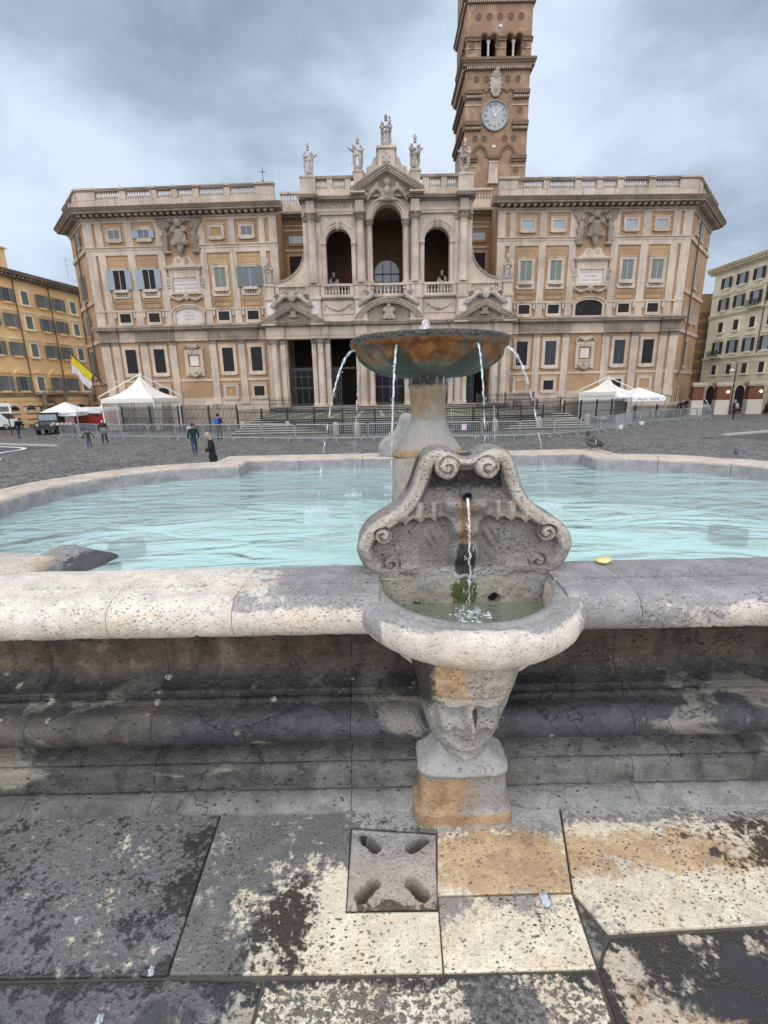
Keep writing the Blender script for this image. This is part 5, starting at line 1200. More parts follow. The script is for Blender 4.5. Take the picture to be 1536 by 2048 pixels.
for sg in (-1, 1):
    tri(BC+sg*9.35, 3.05, 8.62, 10.22, F, .95)
    part('cartouche', cartouche(BC+sg*9.35, F-.25, 9.25, .9), M['statue'], remesh=.05)
    m = MB(); rr = random.Random(3+sg)                         # reclining carved figures on the pediment
    for s2 in (-1, 1):
        b = BC+sg*9.35+s2*.85
        m.tube([(b+s2*1.0, F-.6, 9.85), (b+s2*.45, F-.65, 10.35), (b, F-.6, 10.75), (b-s2*.18, F-.6, 11.05)], [.13, .22, .24, .12], 8).ball((b-s2*.22, F-.62, 11.25), .17)
        m.tube([(b, F-.6, 10.9), (b-s2*.45, F-.7, 10.75), (b-s2*.7, F-.65, 11.1)], [.1, .09, .06], 7); m.tube([(b, F-.6, 10.85), (b+s2*.55, F-.6, 11.05), (b+s2*.9, F-.6, 10.8)], [.1, .08, .06], 7)
        for k in range(4): m.tube([(b+s2*.1, F-.45, 10.85), (b+s2*(.75+.12*k), F-.45, 11.35-.16*k)], [.09, .03], 6)
        m.tube([(b+s2*.3, F-.6, 10.4), (b+s2*.9, F-.7, 10.3), (b+s2*1.25, F-.65, 9.85)], [.17, .14, .09], 7)
    m.ball((BC+sg*9.35, F-.55, 10.7), (.4, .25, .45)); m.tube([(BC+sg*9.35, F-.55, 10.9), (BC+sg*9.35, F-.5, 11.35)], [.22, .1], 8)
    part('pediment_figures', m, M['statue'], remesh=.06)
# central segmental pediment
def seg(cx, hw, z0, z1, y, d):
    h = z1-z0; r = (hw*hw+h*h)/(2*h); zc = z1-r; a0 = math.asin(hw/r)
    def arcp(r_, k=24): return [(cx+r_*math.sin(-a0+2*a0*i/k), zc+r_*math.cos(-a0+2*a0*i/k)) for i in range(k+1)]
    for t0, t1, q in ((0, .16, d), (.16, .32, d-.12), (.32, .46, d-.3)): part('curved_cornice', MB().prism(arcp(r-t0)+arcp(r-t1)[::-1], y-q, y+.6), M['travd' if t0 == 0 else 'trav'])
    part('tympanum', MB().prism(arcp(r-.4), y-.12, y+.6), M['travd'])
    for sg in (-1, 1): part('cornice_return', MB().box(*sorted((cx+sg*hw, cx+sg*(hw-1.3))), y-d+.06, y+.6, z0-.32, z0-.16), M['trav'])
seg(BC, 3.3, 8.78, 10.55, F, .95)
part('cartouche', cartouche(BC, F-.3, 9.1, 1.35), M['statue'], remesh=.05)
for sg in (-1, 1):
    m = MB(); b = BC+sg*1.75
    m.tube([(b+sg*1.1, F-.6, 9.9), (b+sg*.55, F-.7, 10.35), (b, F-.65, 10.6), (b-sg*.2, F-.6, 11.1)], [.14, .22, .25, .13], 8).ball((b-sg*.25, F-.62, 11.35), .19)
    m.tube([(b, F-.6, 11), (b+sg*.5, F-.6, 11.3), (b+sg*.8, F-.6, 11.1)], [.11, .09, .06], 7); m.tube([(b, F-.6, 10.95), (b-sg*.5, F-.7, 10.8)], [.1, .07], 7)
    m.tube([(b+sg*.3, F-.6, 10.5), (b+sg*.9, F-.72, 10.55), (b+sg*1.2, F-.65, 10.0)], [.18, .14, .09], 7)
    for k in range(4): m.ball((b+sg*(.3+.25*k), F-.5, 10.25-.12*k), (.2, .2, .16), 7, 5)
    part('pediment_figures', m, M['statue'], remesh=.06)
# attic band, pedestals, garlands, loggia balustrade
part('attic_wall', MB().box(BC-12.0, BC+12.0, F+.02, F+.9, 8.5, 10.62), M['trav'])
part('attic_cornice', MB().box(BC-12.05, BC+12.05, F-.16, F+.6, 10.50, 10.62).box(BC-12.15, BC+12.15, F-.28, F+.6, 10.62, 10.74), M['travd'])
for o0, o1, d in ((-11.95, -11.0, .45), (11.0, 11.95, .45), (-7.6, -6.6, .45), (6.6, 7.6, .45), (-3.3, -2.1, .45), (2.1, 3.3, .45)):
    part('attic_pedestal', MB().box(BC+o0, BC+o1, F-d, F+.2, 8.5, 10.5).box(BC+o0-.08, BC+o1+.08, F-d-.1, F+.2, 10.5, 10.76), M['trav'])
    part('pedestal_panel', MB().box(BC+o0+.2, BC+o1-.2, F-d-.03, F-d, 9.2, 10.3), M['marble'])
    part('balustrade_pedestal', MB().box(BC+o0+.04, BC+o1-.04, F-d+.05, F+.2, 10.76, 11.75).box(BC+o0-.03, BC+o1+.03, F-d-.03, F+.2, 11.75, 11.95), M['trav'])
for sg in (-1, 1):
    a, b = cb_(sg*6.5, sg*3.4)
    part('garland_panel', MB().box(a, b, F-.06, F+.1, 9.2, 10.42), M['trav'])
    part('garland', swag_mb(1.25, .62, .11, 21).xf(Matrix.Translation(((a+b)/2, F-.06, 10.2))), M['statue'], remesh=.045)
def lbal(x0, x1, n, blind=False):
    part('balustrade_rail', MB().box(x0, x1, F-.2, F+.15, 11.72, 11.93).box(x0, x1, F-.22, F+.15, 10.74, 10.96), M['trav'])
    if blind: part('balustrade_backing', MB().box(x0, x1, F+.02, F+.3, 10.9, 11.75), M['trav'])
    k = .42
    for a, b in ((x0, x0+k), (x1-k, x1)): part('balustrade_block', MB().box(a, b, F-.16, F+.12, 10.96, 11.72), M['trav'])
    part('balusters', balrow(x0+k, x1-k, F-.03, 10.96, .76, n, r=.11), M['trav'], kind='stuff')
lbal(BC-6.6, BC-3.3, 8); lbal(BC+3.3, BC+6.6, 8); lbal(BC-2.1, BC+2.1, 9); lbal(BC-11, BC-7.6, 10, True); lbal(BC+7.6, BC+11, 10, True)
# ---- loggia front
LZ = 17.92
def archwall(cx, hw, zs, x0, x1, z0, z1, y0, y1):
    part('arch_wall', MB().prism([(x0, zs)]+[(cx-hw, zs)]+arch_pts(cx, hw, zs)[1:-1]+[(cx+hw, zs), (x1, zs), (x1, z1), (x0, z1)], y0, y1), M['trav'])
    part('arch_pier', MB().box(x0, cx-hw, y0, y1, z0, zs), M['trav']); part('arch_pier', MB().box(cx+hw, x1, y0, y1, z0, zs), M['trav'])
for sg in (-1, 1):
    cx = BC+sg*4.70; x0, x1 = cb_(sg*6.72, sg*2.95)
    archwall(cx, 1.22, 15.6, x0, x1, 10.9, LZ, F+.25, F+1.1)
    for r0, r1, d in ((1.22, 1.38, .12), (1.38, 1.62, .2), (1.62, 1.74, .28)):
        part('archivolt', MB().prism(arch_pts(cx, r1, 15.6)+arch_pts(cx, r0, 15.6)[::-1], F+.25-d*.8, F+.3), M['trav'])
    for s2 in (-1, 1):
        part('impost', MB().box(*sorted((cx+s2*1.2, cx+s2*1.72)), F-.02, F+1.0, 15.42, 15.6).box(*sorted((cx+s2*1.22, cx+s2*1.66)), F+.08, F+1.0, 15.3, 15.42), M['trav'])
        part('inner_pilaster', MB().box(*sorted((cx+s2*1.225, cx+s2*1.62)), F+.12, F+.3, 10.9, 15.3), M['trav'])
        m = MB().lathe([(.0, -.08), (.2, -.08), (.24, 0)], (0, 0, 0), 14).xf(Matrix.Translation((cx+s2*1.50, F+.22, 17.3)) @ Matrix.Rotation(R(90), 4, 'X')); part('roundel', m, M['statue'])
    part('keystone', MB().ball((cx, F-.05, 16.95), (.26, .22, .4)).ball((cx, F-.16, 17.15), (.17, .15, .2)).tube([(cx-.3, F, 17.3), (cx+.3, F, 17.3)], .1, 6), M['statue'], remesh=.05)
    # big columns with pilasters behind
    column(BC+sg*7.15, F-.12, 11.95, LZ, .42, .7); pil(*cb_(sg*8.0, sg*7.55), F+.35, 11.95, LZ, .25, .65); pil(*cb_(sg*6.78, sg*6.35), F+.3, 11.95, LZ, .22, .65)
    column(BC+sg*2.58, F-.12, 11.95, LZ, .40, .7); column(BC+sg*1.74, F+.25, 11.95, 17.45, .30, .6)
    part('pier', MB().box(*cb_(sg*2.96, sg*1.45), F+.5, F+1.1, 10.9, LZ), M['trav'])
    part('corner_pier', MB().box(*cb_(sg*8.0, sg*6.7), F+.34, F+1.3, 10.9, LZ), M['trav'])
    # entablature with inscription
    a, b = cb_(sg*7.95, sg*2.15)
    part('architrave', MB().box(a, b, F+.02, F+1.1, LZ, LZ+.2).box(a, b, F-.04, F+1.1, LZ+.2, LZ+.36), M['trav'])
    part('inscription_frieze', MB().box(a, b, F+.04, F+1.1, LZ+.36, LZ+.98), M['trav'])
    for o in (7.15, 2.58):
        part('entablature_block', MB().box(BC+sg*o-.42, BC+sg*o+.42, F-.52, F+.2, LZ, LZ+.3).box(BC+sg*o-.38, BC+sg*o+.38, F-.48, F+.2, LZ+.3, LZ+1.0), M['trav'])
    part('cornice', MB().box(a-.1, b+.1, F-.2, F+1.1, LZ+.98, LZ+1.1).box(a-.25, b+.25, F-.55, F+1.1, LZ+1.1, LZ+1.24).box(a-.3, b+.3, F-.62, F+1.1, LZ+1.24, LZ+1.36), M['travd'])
    for o in (7.15,): part('cornice_block', MB().box(BC+sg*o-.75, BC+sg*o+.75, F-1.05, F+.2, LZ+1.103, LZ+1.243).box(BC+sg*o-.8, BC+sg*o+.8, F-1.12, F+.2, LZ+1.243, LZ+1.365), M['travd'])
    # roof balustrade of the loggia
    part('parapet_base', MB().box(a+.2, b-.2, F-.25, F+.25, LZ+1.36, 19.86), M['trav'])
    part('balustrade_rail', MB().box(a+.2, b-.2, F-.3, F+.3, 20.72, 20.95), M['travd'])
    for o0, o1 in ((3.85, 3.3), (5.5, 5.0)): part('balustrade_pedestal', MB().box(*cb_(sg*o0, sg*o1), F-.24, F+.24, 19.86, 20.72), M['trav'])
    for o0, o1 in ((3.85, 5.0), (5.5, 6.6)): part('balusters', balrow(*cb_(sg*o0, sg*o1), F, 19.86, .86, 6, r=.12), M['trav'], kind='stuff')
    part('statue_pedestal', MB().box(*cb_(sg*7.95, sg*6.55), F-.5, F+.5, LZ+1.36, 20.75).box(*cb_(sg*8.0, sg*6.5), F-.55, F+.55, 20.75, 20.9).box(*cb_(sg*7.6, sg*6.7), F-.4, F+.4, 20.9, 21.05), M['trav'])
    part('statue_pedestal', MB().box(*cb_(sg*3.05, sg*2.15), F-.45, F+.45, LZ+1.36, 21.15).box(*cb_(sg*3.12, sg*2.08), F-.52, F+.52, 21.15, 21.32), M['trav'])
    part('parapet_return', MB().box(*cb_(sg*2.2, sg*.6), F-.1, F+.5, LZ+1.36, 21.2), M['trav'])
    # volute walls sweeping down to the terrace
    pts = smooth_poly([(sg*8.0, 15.0), (sg*8.08, 14.3), (sg*8.4, 13.5), (sg*9.0, 12.85), (sg*9.8, 12.35), (sg*10.6, 12.12)], 6)
    part('volute_wall', MB().prism([(BC+x, z) for x, z in pts]+[(BC+sg*10.6, 11.0), (BC+sg*8.0, 11.0)], F+.2, F+.7), M['trav'])
    part('volute_coping', MB().prism([(BC+x, z) for x, z in pts]+[(BC+x+sg*.10, z+.20) for x, z in pts[::-1]], F+.12, F+.78), M['travd'])
    # recessed link between loggia and wing
    a, b = cb_(sg*10.65, sg*8.0)
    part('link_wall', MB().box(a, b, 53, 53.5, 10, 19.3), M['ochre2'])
    part('link_cornice', MB().box(a, b, 52.5, 53.2, 18.9, 19.05).box(a, b, 52.0, 53.2, 19.05, 19.25), M['travd'])
    part('link_band', MB().box(a, b, 52.9, 53.05, 17.75, 17.9).box(a, b, 52.88, 53.05, 15.9, 16.05).box(a, b, 52.92, 53.05, 18.2, 18.3), M['trav'])
    cxw = BC+sg*9.15
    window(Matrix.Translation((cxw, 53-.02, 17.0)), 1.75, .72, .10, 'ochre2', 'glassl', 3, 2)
    part('link_opening', MB().box(cxw-.95, cxw+.95, 52.97, 53.02, 12, 15.45), M['dark'])
    part('link_jamb', MB().box(cxw-1.12, cxw-.95, 52.9, 53.05, 12, 15.6).box(cxw+.95, cxw+1.12, 52.9, 53.05, 12, 15.6).box(cxw-.95, cxw+.95, 52.9, 53.05, 15.45, 15.6), M['ochre'])
    part('link_parapet', MB().box(a, b, 52.8, 53.1, 19.25, 20.25).box(a, b, 52.75, 53.15, 21.05, 21.25), M['trav'])
    part('balusters', balrow(a, b, 52.95, 20.25, .8, 9, r=.12), M['trav'], kind='stuff')
# inscriptions
mt = lambda x, z: Matrix.Translation((x, F+.035, z))
text('BENEDICTVS XIV P M', .50, M['letter'], mt(BC-4.85, LZ+.66), bas, .012); text('A FVNDAMENT EREX', .50, M['letterf'], mt(BC+4.85, LZ+.66), bas, .012)
# central arch and gable
archwall(BC, 1.38, 17.35, BC-2.2, BC+2.2, 17.35, 19.65, F+.25, F+1.1)
for r0, r1, d in ((1.38, 1.56, .15), (1.56, 1.86, .3), (1.86, 2.0, .4)): part('archivolt', MB().prism(arch_pts(BC, r1, 17.35)+arch_pts(BC, r0, 17.35)[::-1], F+.25-d*.8, F+.3), M['trav'])
tri(BC, 3.36, 19.72, 21.62, F-.15, 1.0)
part('gable_backing', MB().prism([(BC-3, 19.3), (BC+3, 19.3), (BC, 21.3)], F+.3, F+1), M['trav'])
m = MB().ball((BC, F-.25, 19.35), (.7, .35, .55)).ball((BC, F-.45, 19.6), (.4, .3, .4)).ball((BC, F-.4, 20.3), (.35, .3, .35))
for sg in (-1, 1):
    m.tube([(BC+sg*.5, F-.3, 19.6), (BC+sg*1.0, F-.4, 19.9), (BC+sg*1.5, F-.3, 19.5), (BC+sg*1.9, F-.2, 18.9)], [.22, .25, .2, .1], 8); m.ball((BC+sg*.95, F-.4, 20.1), .22)
    for k in range(4): m.tube([(BC+sg*.7, F-.3, 19.8), (BC+sg*(1.3+.15*k), F-.25, 20.2-.2*k)], [.12, .05], 6)
    m.tube([(BC+sg*.3, F-.35, 19.0), (BC+sg*.9, F-.3, 18.95)], .14, 7)
part('gable_carving', m, M['statue'], remesh=.06)
# stepped pedestal of the crowning statue
part('crown_pedestal', MB().box(BC-.75, BC+.75, F-.2, F+1.2, 21.2, 23.05).box(BC-.92, BC+.92, F-.35, F+1.35, 23.05, 23.25).box(BC-.98, BC+.98, F-.4, F+1.4, 21.2, 21.6), M['trav'])
for sg in (-1, 1): m = MB().prism([(BC+sg*.7, 21.2), (BC+sg*1.9, 21.2), (BC+sg*1.85, 21.7), (BC+sg*1.35, 21.9), (BC+sg*1.2, 22.4), (BC+sg*.95, 22.55), (BC+sg*.9, 22.9), (BC+sg*.7, 22.95)], F+.1, F+.8); part('pedestal_volute', m, M['statue'])
part('pedestal_relief', cartouche(BC, F-.22, 22.2, .8), M['statue'], remesh=.05)
# iron gates of the portico
def gate(x0, x1, z1, y, name='iron_gate'):
    m = MB().box(x0, x1, y-.04, y+.04, z1-.12, z1).box(x0, x1, y-.04, y+.04, PF+.05, PF+.25).box(x0, x1, y-.04, y+.04, (PF+z1)/2-.08, (PF+z1)/2+.08).box(x0, x1, y-.04, y+.04, z1-.75, z1-.66)
    for k in range(5): x = x0+(x1-x0)*k/4; m.box(x-.045, x+.045, y-.05, y+.05, PF, z1)
    n = int((x1-x0)/.13)
    for k in range(1, n): x = x0+(x1-x0)*k/n; m.box(x-.014, x+.014, y-.02, y+.02, PF+.1, z1)
    k = 0
    while x0+.15+k*.3 < x1: m.tube([(x0+.15+k*.3+.1*math.cos(a*PI/4), y, z1+.18+.14*math.sin(a*PI/4)) for a in range(9)], .02, 4); k += 1
    part(name, m, M['iron'])
for o0, o1, z1 in ((-10.4, -7.7, 4.1), (7.7, 10.4, 4.1), (-6.0, -3.3, 4.1), (3.3, 6.0, 4.1), (-1.5, 1.5, 4.1)):
    if (o0, o1) == (-6.0, -3.3): gate(BC-6, BC-5.0, z1, F+.75); 
    elif (o0, o1) == (3.3, 6.0): gate(BC+5.0, BC+6, z1, F+.75)
    elif (o0, o1) == (7.7, 10.4): gate(BC+7.7, BC+8.6, z1, F+.75)
    else: gate(BC+o0, BC+o1, z1, F+.75)
    part('gate_lintel', MB().box(BC+o0, BC+o1, F+.7, F+.8, 4.12, 4.28), M['iron'])

# ================================================================= STATUES
def statue(loc, h, rz, label, seed, lean=0, arm=(.5, -.3), mitre=False, child=False, name='statue', group=None):
    rr = random.Random(seed); p = thing(name, label, 'statue', loc, rz, group); s = h/2.5; m = MB()
    ph = rr.uniform(0, 6)
    prof = [(.36, 0), (.42, .06), (.40, .25), (.36, .6), (.36, .95), (.37, 1.25), (.38, 1.5), (.39, 1.75), (.33, 1.93), (.17, 2.05), (.09, 2.12)]
    v = []; n = 36
    def md(a, r, z): return 1+(.16 if z < 1.2 else .08)*math.sin(a*6+z*2.3+ph)+.08*math.sin(a*11-z*4+ph*2)+.05*math.sin(a*17+z*3)
    b = MB().lathe(dens(prof, .08), (0, 0, 0), n, mod=md)
    b.v = [(x*1.05+lean*math.sin(z*1.4)*.16, y*.72, z) for x, y, z in b.v]; m.add(b.v, b.f); m.box(-.28, .28, -.2, .2, .02, .4)
    hx = lean*math.sin(2.2*1.4)*.16
    m.ball((hx, -.03, 2.28), (.125, .14, .17), 12, 9).tube([(hx, 0, 2.0), (hx, -.02, 2.2)], [.12, .09], 8)
    if mitre: m.tube([(hx, -.01, 2.36), (hx, 0, 2.50), (hx, .01, 2.68)], [.14, .13, .03], 10)
    else: m.ball((hx, .03, 2.33), (.15, .15, .17), 10, 8); m.ball((hx, -.12, 2.18), (.08, .07, .12), 8, 6)
    for sg, q in zip((-1, 1), arm):
        sx = hx*.8+sg*.27
        if q >= 0: pts = [(sx, 0, 1.88), (sx+sg*.17, -.05, 1.58), (sx+sg*(.18+.35*q), -.22, 1.50+.25*q), (sx+sg*(.25+.55*q), -.28, 1.52+.55*q)]
        else: pts = [(sx, 0, 1.88), (sx+sg*.18, -.02, 1.55), (sx+sg*.06, -.28, 1.35), (sx-sg*.16, -.34, 1.46)]
        m.tube(pts, [.12, .115, .085, .06], 9); m.ball(pts[-1], .08, 7, 5)
        m.tube([(sx, .06, 1.85), (sx+sg*.05, .08, 1.3), (sx+sg*.06, .05, .75), (sx+sg*.0, .03, .3)], [.12, .13, .12, .07], 8)
    for k in range(5): x = rr.uniform(-.25, .25); m.tube([(x, -.24, 1.6-.1*k), (x*1.2+.06, -.27, .9), (x*1.3, -.28, .15)], [.05, .065, .05], 6)
    m.tube([(-.34, -.1, 1.2), (0, -.32, 1.12), (.36, -.08, 1.42)], [.1, .12, .12], 8)
    if child:
        m.tube([(.24, -.22, 1.55), (.26, -.26, 1.75), (.26, -.25, 1.95)], [.13, .14, .10], 9).ball((.27, -.26, 2.12), (.10, .10, .12), 9, 7); m.tube([(.30, -.28, 1.6), (.34, -.36, 1.40)], [.08, .05], 6)
        m.tube([(.26, -.28, 1.88), (.42, -.35, 1.92)], [.06, .04], 6)
    Mx = Matrix.Translation(loc) @ Matrix.Rotation(rz, 4, 'Z') @ Matrix.Diagonal((s, s, s, 1))
    obj('figure', m.xf(Mx), M['statue'], p, remesh=.030*s)
    return p
statue((BC-7.15, F, 21.05), 2.55, R(25), 'mitred stone bishop statue on the corner pedestal nearest the orange building', 1, .5, (-.2, .3), True, group=None)
statue((BC-2.60, F, 21.32), 2.75, R(-15), 'stone statue in billowing robes on the gable pedestal toward the marquee', 2, -.8, (.35, -.4))
statue((BC, F+.4, 23.25), 2.75, R(5), 'stone statue of a woman holding a child atop the gable', 3, .3, (-.3, -.3), False, True)
statue((BC+2.60, F, 21.32), 2.75, R(15), 'stone bishop statue in heavy cope between the woman with child and the brick tower', 4, .6, (-.3, .05), True)
statue((BC+7.15, F, 21.05), 2.65, R(-8), 'mitred stone bishop statue standing in front of the brick bell tower', 5, -.4, (.1, -.3), True)
statue((BC-11.5, F-.05, 11.95), 2.3, R(10), 'dark streaked stone statue on the terrace end beside the blue grey shutters', 6, .5, (-.2, -.2), name='statue')
statue((BC+11.5, F-.05, 11.95), 2.35, R(-20), 'veiled stone statue bending on the terrace end by the closed windows', 7, -1.0, (-.3, -.1))
for sg, lb in ((-1, 'robed stone figure inside the loggia arch on the marquee side'), (1, 'robed stone figure inside the loggia arch on the bell tower side')):
    statue((BC+sg*5.45, 51.2, 10.9), 2.6, R(-sg*30), lb, 9+sg, .2, (-.1, -.2))

# ================================================================= BELL TOWER
TX0, TX1, TY = 9.75, 16.65, 60.0
tw = thing('bell_tower', 'tall brick bell tower with clock face, arched openings and dark cornices', 'bell tower', ((TX0+TX1)/2, TY+3.4, G))
tp = lambda n, mb, mat, sm=False, parent=None, **k: obj(n, mb, M[mat], parent or tw, smooth=sm, **k)
ty = lambda z: 1.65+(z-1.65)*60/62                # heights were measured on a plane 2 m further back
TW = TX1-TX0; TC = (TX0+TX1)/2
def ringcor(z, h, p, teeth=True):
    m = MB()
    for k, (a, b, q) in enumerate(((0, .25, .25), (.25, .55, .5), (.55, .75, .6), (.75, 1., .72))): m.box(TX0-p*q, TX1+p*q, TY-p*q, TY+TW+p*q, z+h*a, z+h*b)
    tp('cornice', m, 'brickd')
    if teeth:
        m = MB(); n = 34
        for k in range(n):
            x = TX0+TW*(k+.3)/n; m.box(x, x+.1, TY-p*.5, TY+.02, z+h*.02, z+h*.26)
            y = TY+TW*(k+.3)/n; m.box(TX0-p*.5, TX0+.02, y, y+.1, z+h*.02, z+h*.26)
        tp('cornice_teeth', m, 'trav', kind='stuff')
tp('shaft', MB().box(TX0, TX1, TY, TY+TW, G, ty(36.2)), 'brick')
# belfry storey with open twin arches: corner piers and arches
zb, zt = ty(37.0), ty(42.0)
sp_ = ty(39.0)
def facade_belfry(Mx, face):
    o = [TC-1.55, TC+1.15] if face else [TC-1.6, TC+1.6]
    return o
ops = [(-1.85, -1.15), (-.87, -.17), (.83, 1.53), (1.81, 2.51)]     # openings measured from the tower axis minus .3
ops = [(a-.05, b-.05) for a, b in ops]
def belf(Mx, ins=0.):
    xs = [-TW/2+ins]+[v for ab in ops for v in ab]+[TW/2-ins]; m = MB()
    for k in range(0, len(xs), 2):
        thin = 0 < k < len(xs)-2 and (k == 2 or k == 6)
        if not thin: m.box(xs[k], xs[k+1], 0, .8, zb, sp_)
    pts = [(-TW/2+ins, zt), (-TW/2+ins, sp_)]
    for a, b in ops: pts += [(a, sp_)]+arch_pts((a+b)/2, (b-a)/2, sp_, 10)[1:-1]+[(b, sp_)]
    pts += [(TW/2-ins, sp_), (TW/2-ins, zt)]
    m.prism(pts, 0, .8); tp('belfry_wall', m.xf(Mx), 'brick')
    for c in ((ops[0][1]+ops[1][0])/2, (ops[2][1]+ops[3][0])/2):
        tp('colonnette', MB().lathe([(.2, 0), (.2, .1), (.12, .14), (.12, sp_-zb-.3), (.2, sp_-zb-.15), (.22, sp_-zb)], (c, .4, zb), 10).box(c-.4, c+.4, .0, .7, zb-.02, zb+.06).xf(Mx), 'marble', True)
    for a, b in ops:
        c = (a+b)/2; h = (b-a)/2
        tp('arch_moulding', MB().prism(arch_pts(c, h+.20, sp_, 12)+arch_pts(c, h+.02, sp_, 12)[::-1], -.08, .1).xf(Mx), 'brickd')
    for a, b in ((-TW/2, ops[0][0]), (ops[1][1], ops[2][0]), (ops[3][1], TW/2)):
        tp('impost_band', MB().box(a+.02, b-.02, -.14, .1, sp_-.28, sp_+.12).box(a+.02, b-.02, -.2, .1, sp_-.02, sp_+.12).xf(Mx), 'brickd'); tp('impost_band', MB().box(a+.02, b-.02, -.06, .1, sp_-.95, sp_-.87).xf(Mx), 'trav')
belf(Matrix.Translation((TC, TY, 0)))
belf(Matrix.Translation((TC, TY+TW, 0)) @ Matrix.Rotation(PI, 4, 'Z'))
belf(Matrix.Translation((TX0, TY+TW/2, 0)) @ Matrix.Rotation(R(-90), 4, 'Z'), .803)
belf(Matrix.Translation((TX1, TY+TW/2, 0)) @ Matrix.Rotation(R(90), 4, 'Z'), .803)
M['bell'] = plain('bronze_bell', (.07, .06, .055), .5, .2, 4, metal=.6)
for x in (TC+1.0, TC+1.95): tp('bell', MB().lathe([(.03, 1.3), (.2, 1.25), (.28, .9), (.36, .4), (.5, .1), (.55, 0)], (x, TY+2.6, zb+.7), 16), 'bell', True)
tp('belfry_floor', MB().box(TX0+.1, TX1-.1, TY+.1, TY+TW-.1, zb-.3, zb+.02), 'brickd')
tp('belfry_core', MB().box(TX0+2.6, TX1-3.4, TY+3.8, TY+TW-2.0, zb, zt), 'dark')
tp('upper_shaft', MB().box(TX0, TX1, TY, TY+TW, zt+.003, ty(52)), 'brick')
m = MB().add([(TX0-.3, TY-.3, ty(52)), (TX1+.3, TY-.3, ty(52)), (TX1+.3, TY+TW+.3, ty(52)), (TX0-.3, TY+TW+.3, ty(52)), (TC, TY+TW/2, ty(58))], [(0, 1, 4), (1, 2, 4), (2, 3, 4), (3, 0, 4), (3, 2, 1, 0)]); tp('roof', m, 'tile')
ringcor(ty(42.05), .62, .55); ringcor(ty(36.05), .95, .75); ringcor(ty(51.2), .9, .7, False)
# partial cornices and bands lower down
for z, h in ((33.35, .75), (30.35, .8)):
    for a, b in ((TX0, TX0+1.75), (TX1-1.75, TX1)):
        tp('cornice', MB().box(a-.0, b, TY-.25, TY+.1, ty(z), ty(z)+h*.5).box(a, b, TY-.42, TY+.1, ty(z)+h*.5, ty(z)+h), 'brickd')
        m = MB()
        for k in range(8): m.box(a+.08+k*.21, a+.18+k*.21, TY-.34, TY, ty(z)+.08, ty(z)+.26)
        tp('cornice_teeth', m, 'trav', kind='stuff')
    tp('cornice', MB().box(TX0-.42, TX0+.1, TY, TY+TW, ty(z)+h*.5, ty(z)+h).box(TX0-.25, TX0+.1, TY+.003, TY+TW, ty(z), ty(z)+h*.5), 'brickd')
for a, b in ((TX0, TX0+1.75), (TX1-1.75, TX1)): tp('impost_band', MB().box(a, b, TY-.08, TY+.1, ty(32.75), ty(32.85)), 'trav')
for a, b in ((TX0, TX0+1.45), (TC-.78+.0, TC+.42), (TX1-1.75, TX1)):
    tp('cornice', MB().box(a, b, TY-.2, TY+.1, ty(27.25), ty(27.5)).box(a, b, TY-.32, TY+.1, ty(27.5), ty(27.85)), 'brickd'); tp('impost_band', MB().box(a, b, TY-.08, TY+.1, ty(26.75), ty(26.85)), 'trav')
# blind gothic arches
for c in (TC-1.75, TC+1.35):
    def gothic(hw, n=10):
        r = hw*1.5; L = [(c+hw-r+r*math.cos(R(k*48/n)), ty(27.7)+r*math.sin(R(k*48/n))) for k in range(n+1)]; L = [(x, z) for x, z in L if x >= c]+[(c, ty(27.7)+math.sqrt(r*r-(r-hw)**2))]
        return [(2*c-x, z) for x, z in L]+L[::-1][1:]
    tp('blind_arch', MB().prism(gothic(.98)+gothic(.80)[::-1], TY-.12, TY+.05), 'brickd'); tp('blind_arch', MB().prism(gothic(.74)+gothic(.62)[::-1], TY-.06, TY+.05), 'brickd')
for c in (TC-1.62, TC-.86, TC+.62, TC+1.4):       # small blind arches beside the medallion
    tp('blind_arch', MB().prism(arch_pts(c, .40, ty(33.95), 10)+arch_pts(c, .30, ty(33.95), 10)[::-1], TY-.1, TY+.05), 'brickd'); tp('blind_arch', MB().prism(arch_pts(c, .24, ty(33.95), 10)+arch_pts(c, .15, ty(33.95), 10)[::-1], TY-.07, TY+.05), 'brickd')
# majolica roundels
for z, xs in ((40.9, (-2.15, -1.0, .1, 1.25, 2.35)), (35.25, (-2.2, -1.15, 1.2, 2.25)), (29.6, (-2.2, -1.2, 1.05, 2.05)), (32.3, (2.6,)), (26.5, (2.45,)), (38.3, (-2.75, -.05, 2.75))):
    for x in xs:
        q = tp('roundel', MB().lathe([(.30, 0), (.30, .06), (.24, .06), (.24, .02), (.13, .02), (.13, .05), (0, .05)], (0, 0, 0), 14).xf(Matrix.Translation((TC+x-.1, TY, ty(z))) @ Matrix.Rotation(R(90), 4, 'X')), 'brickd')
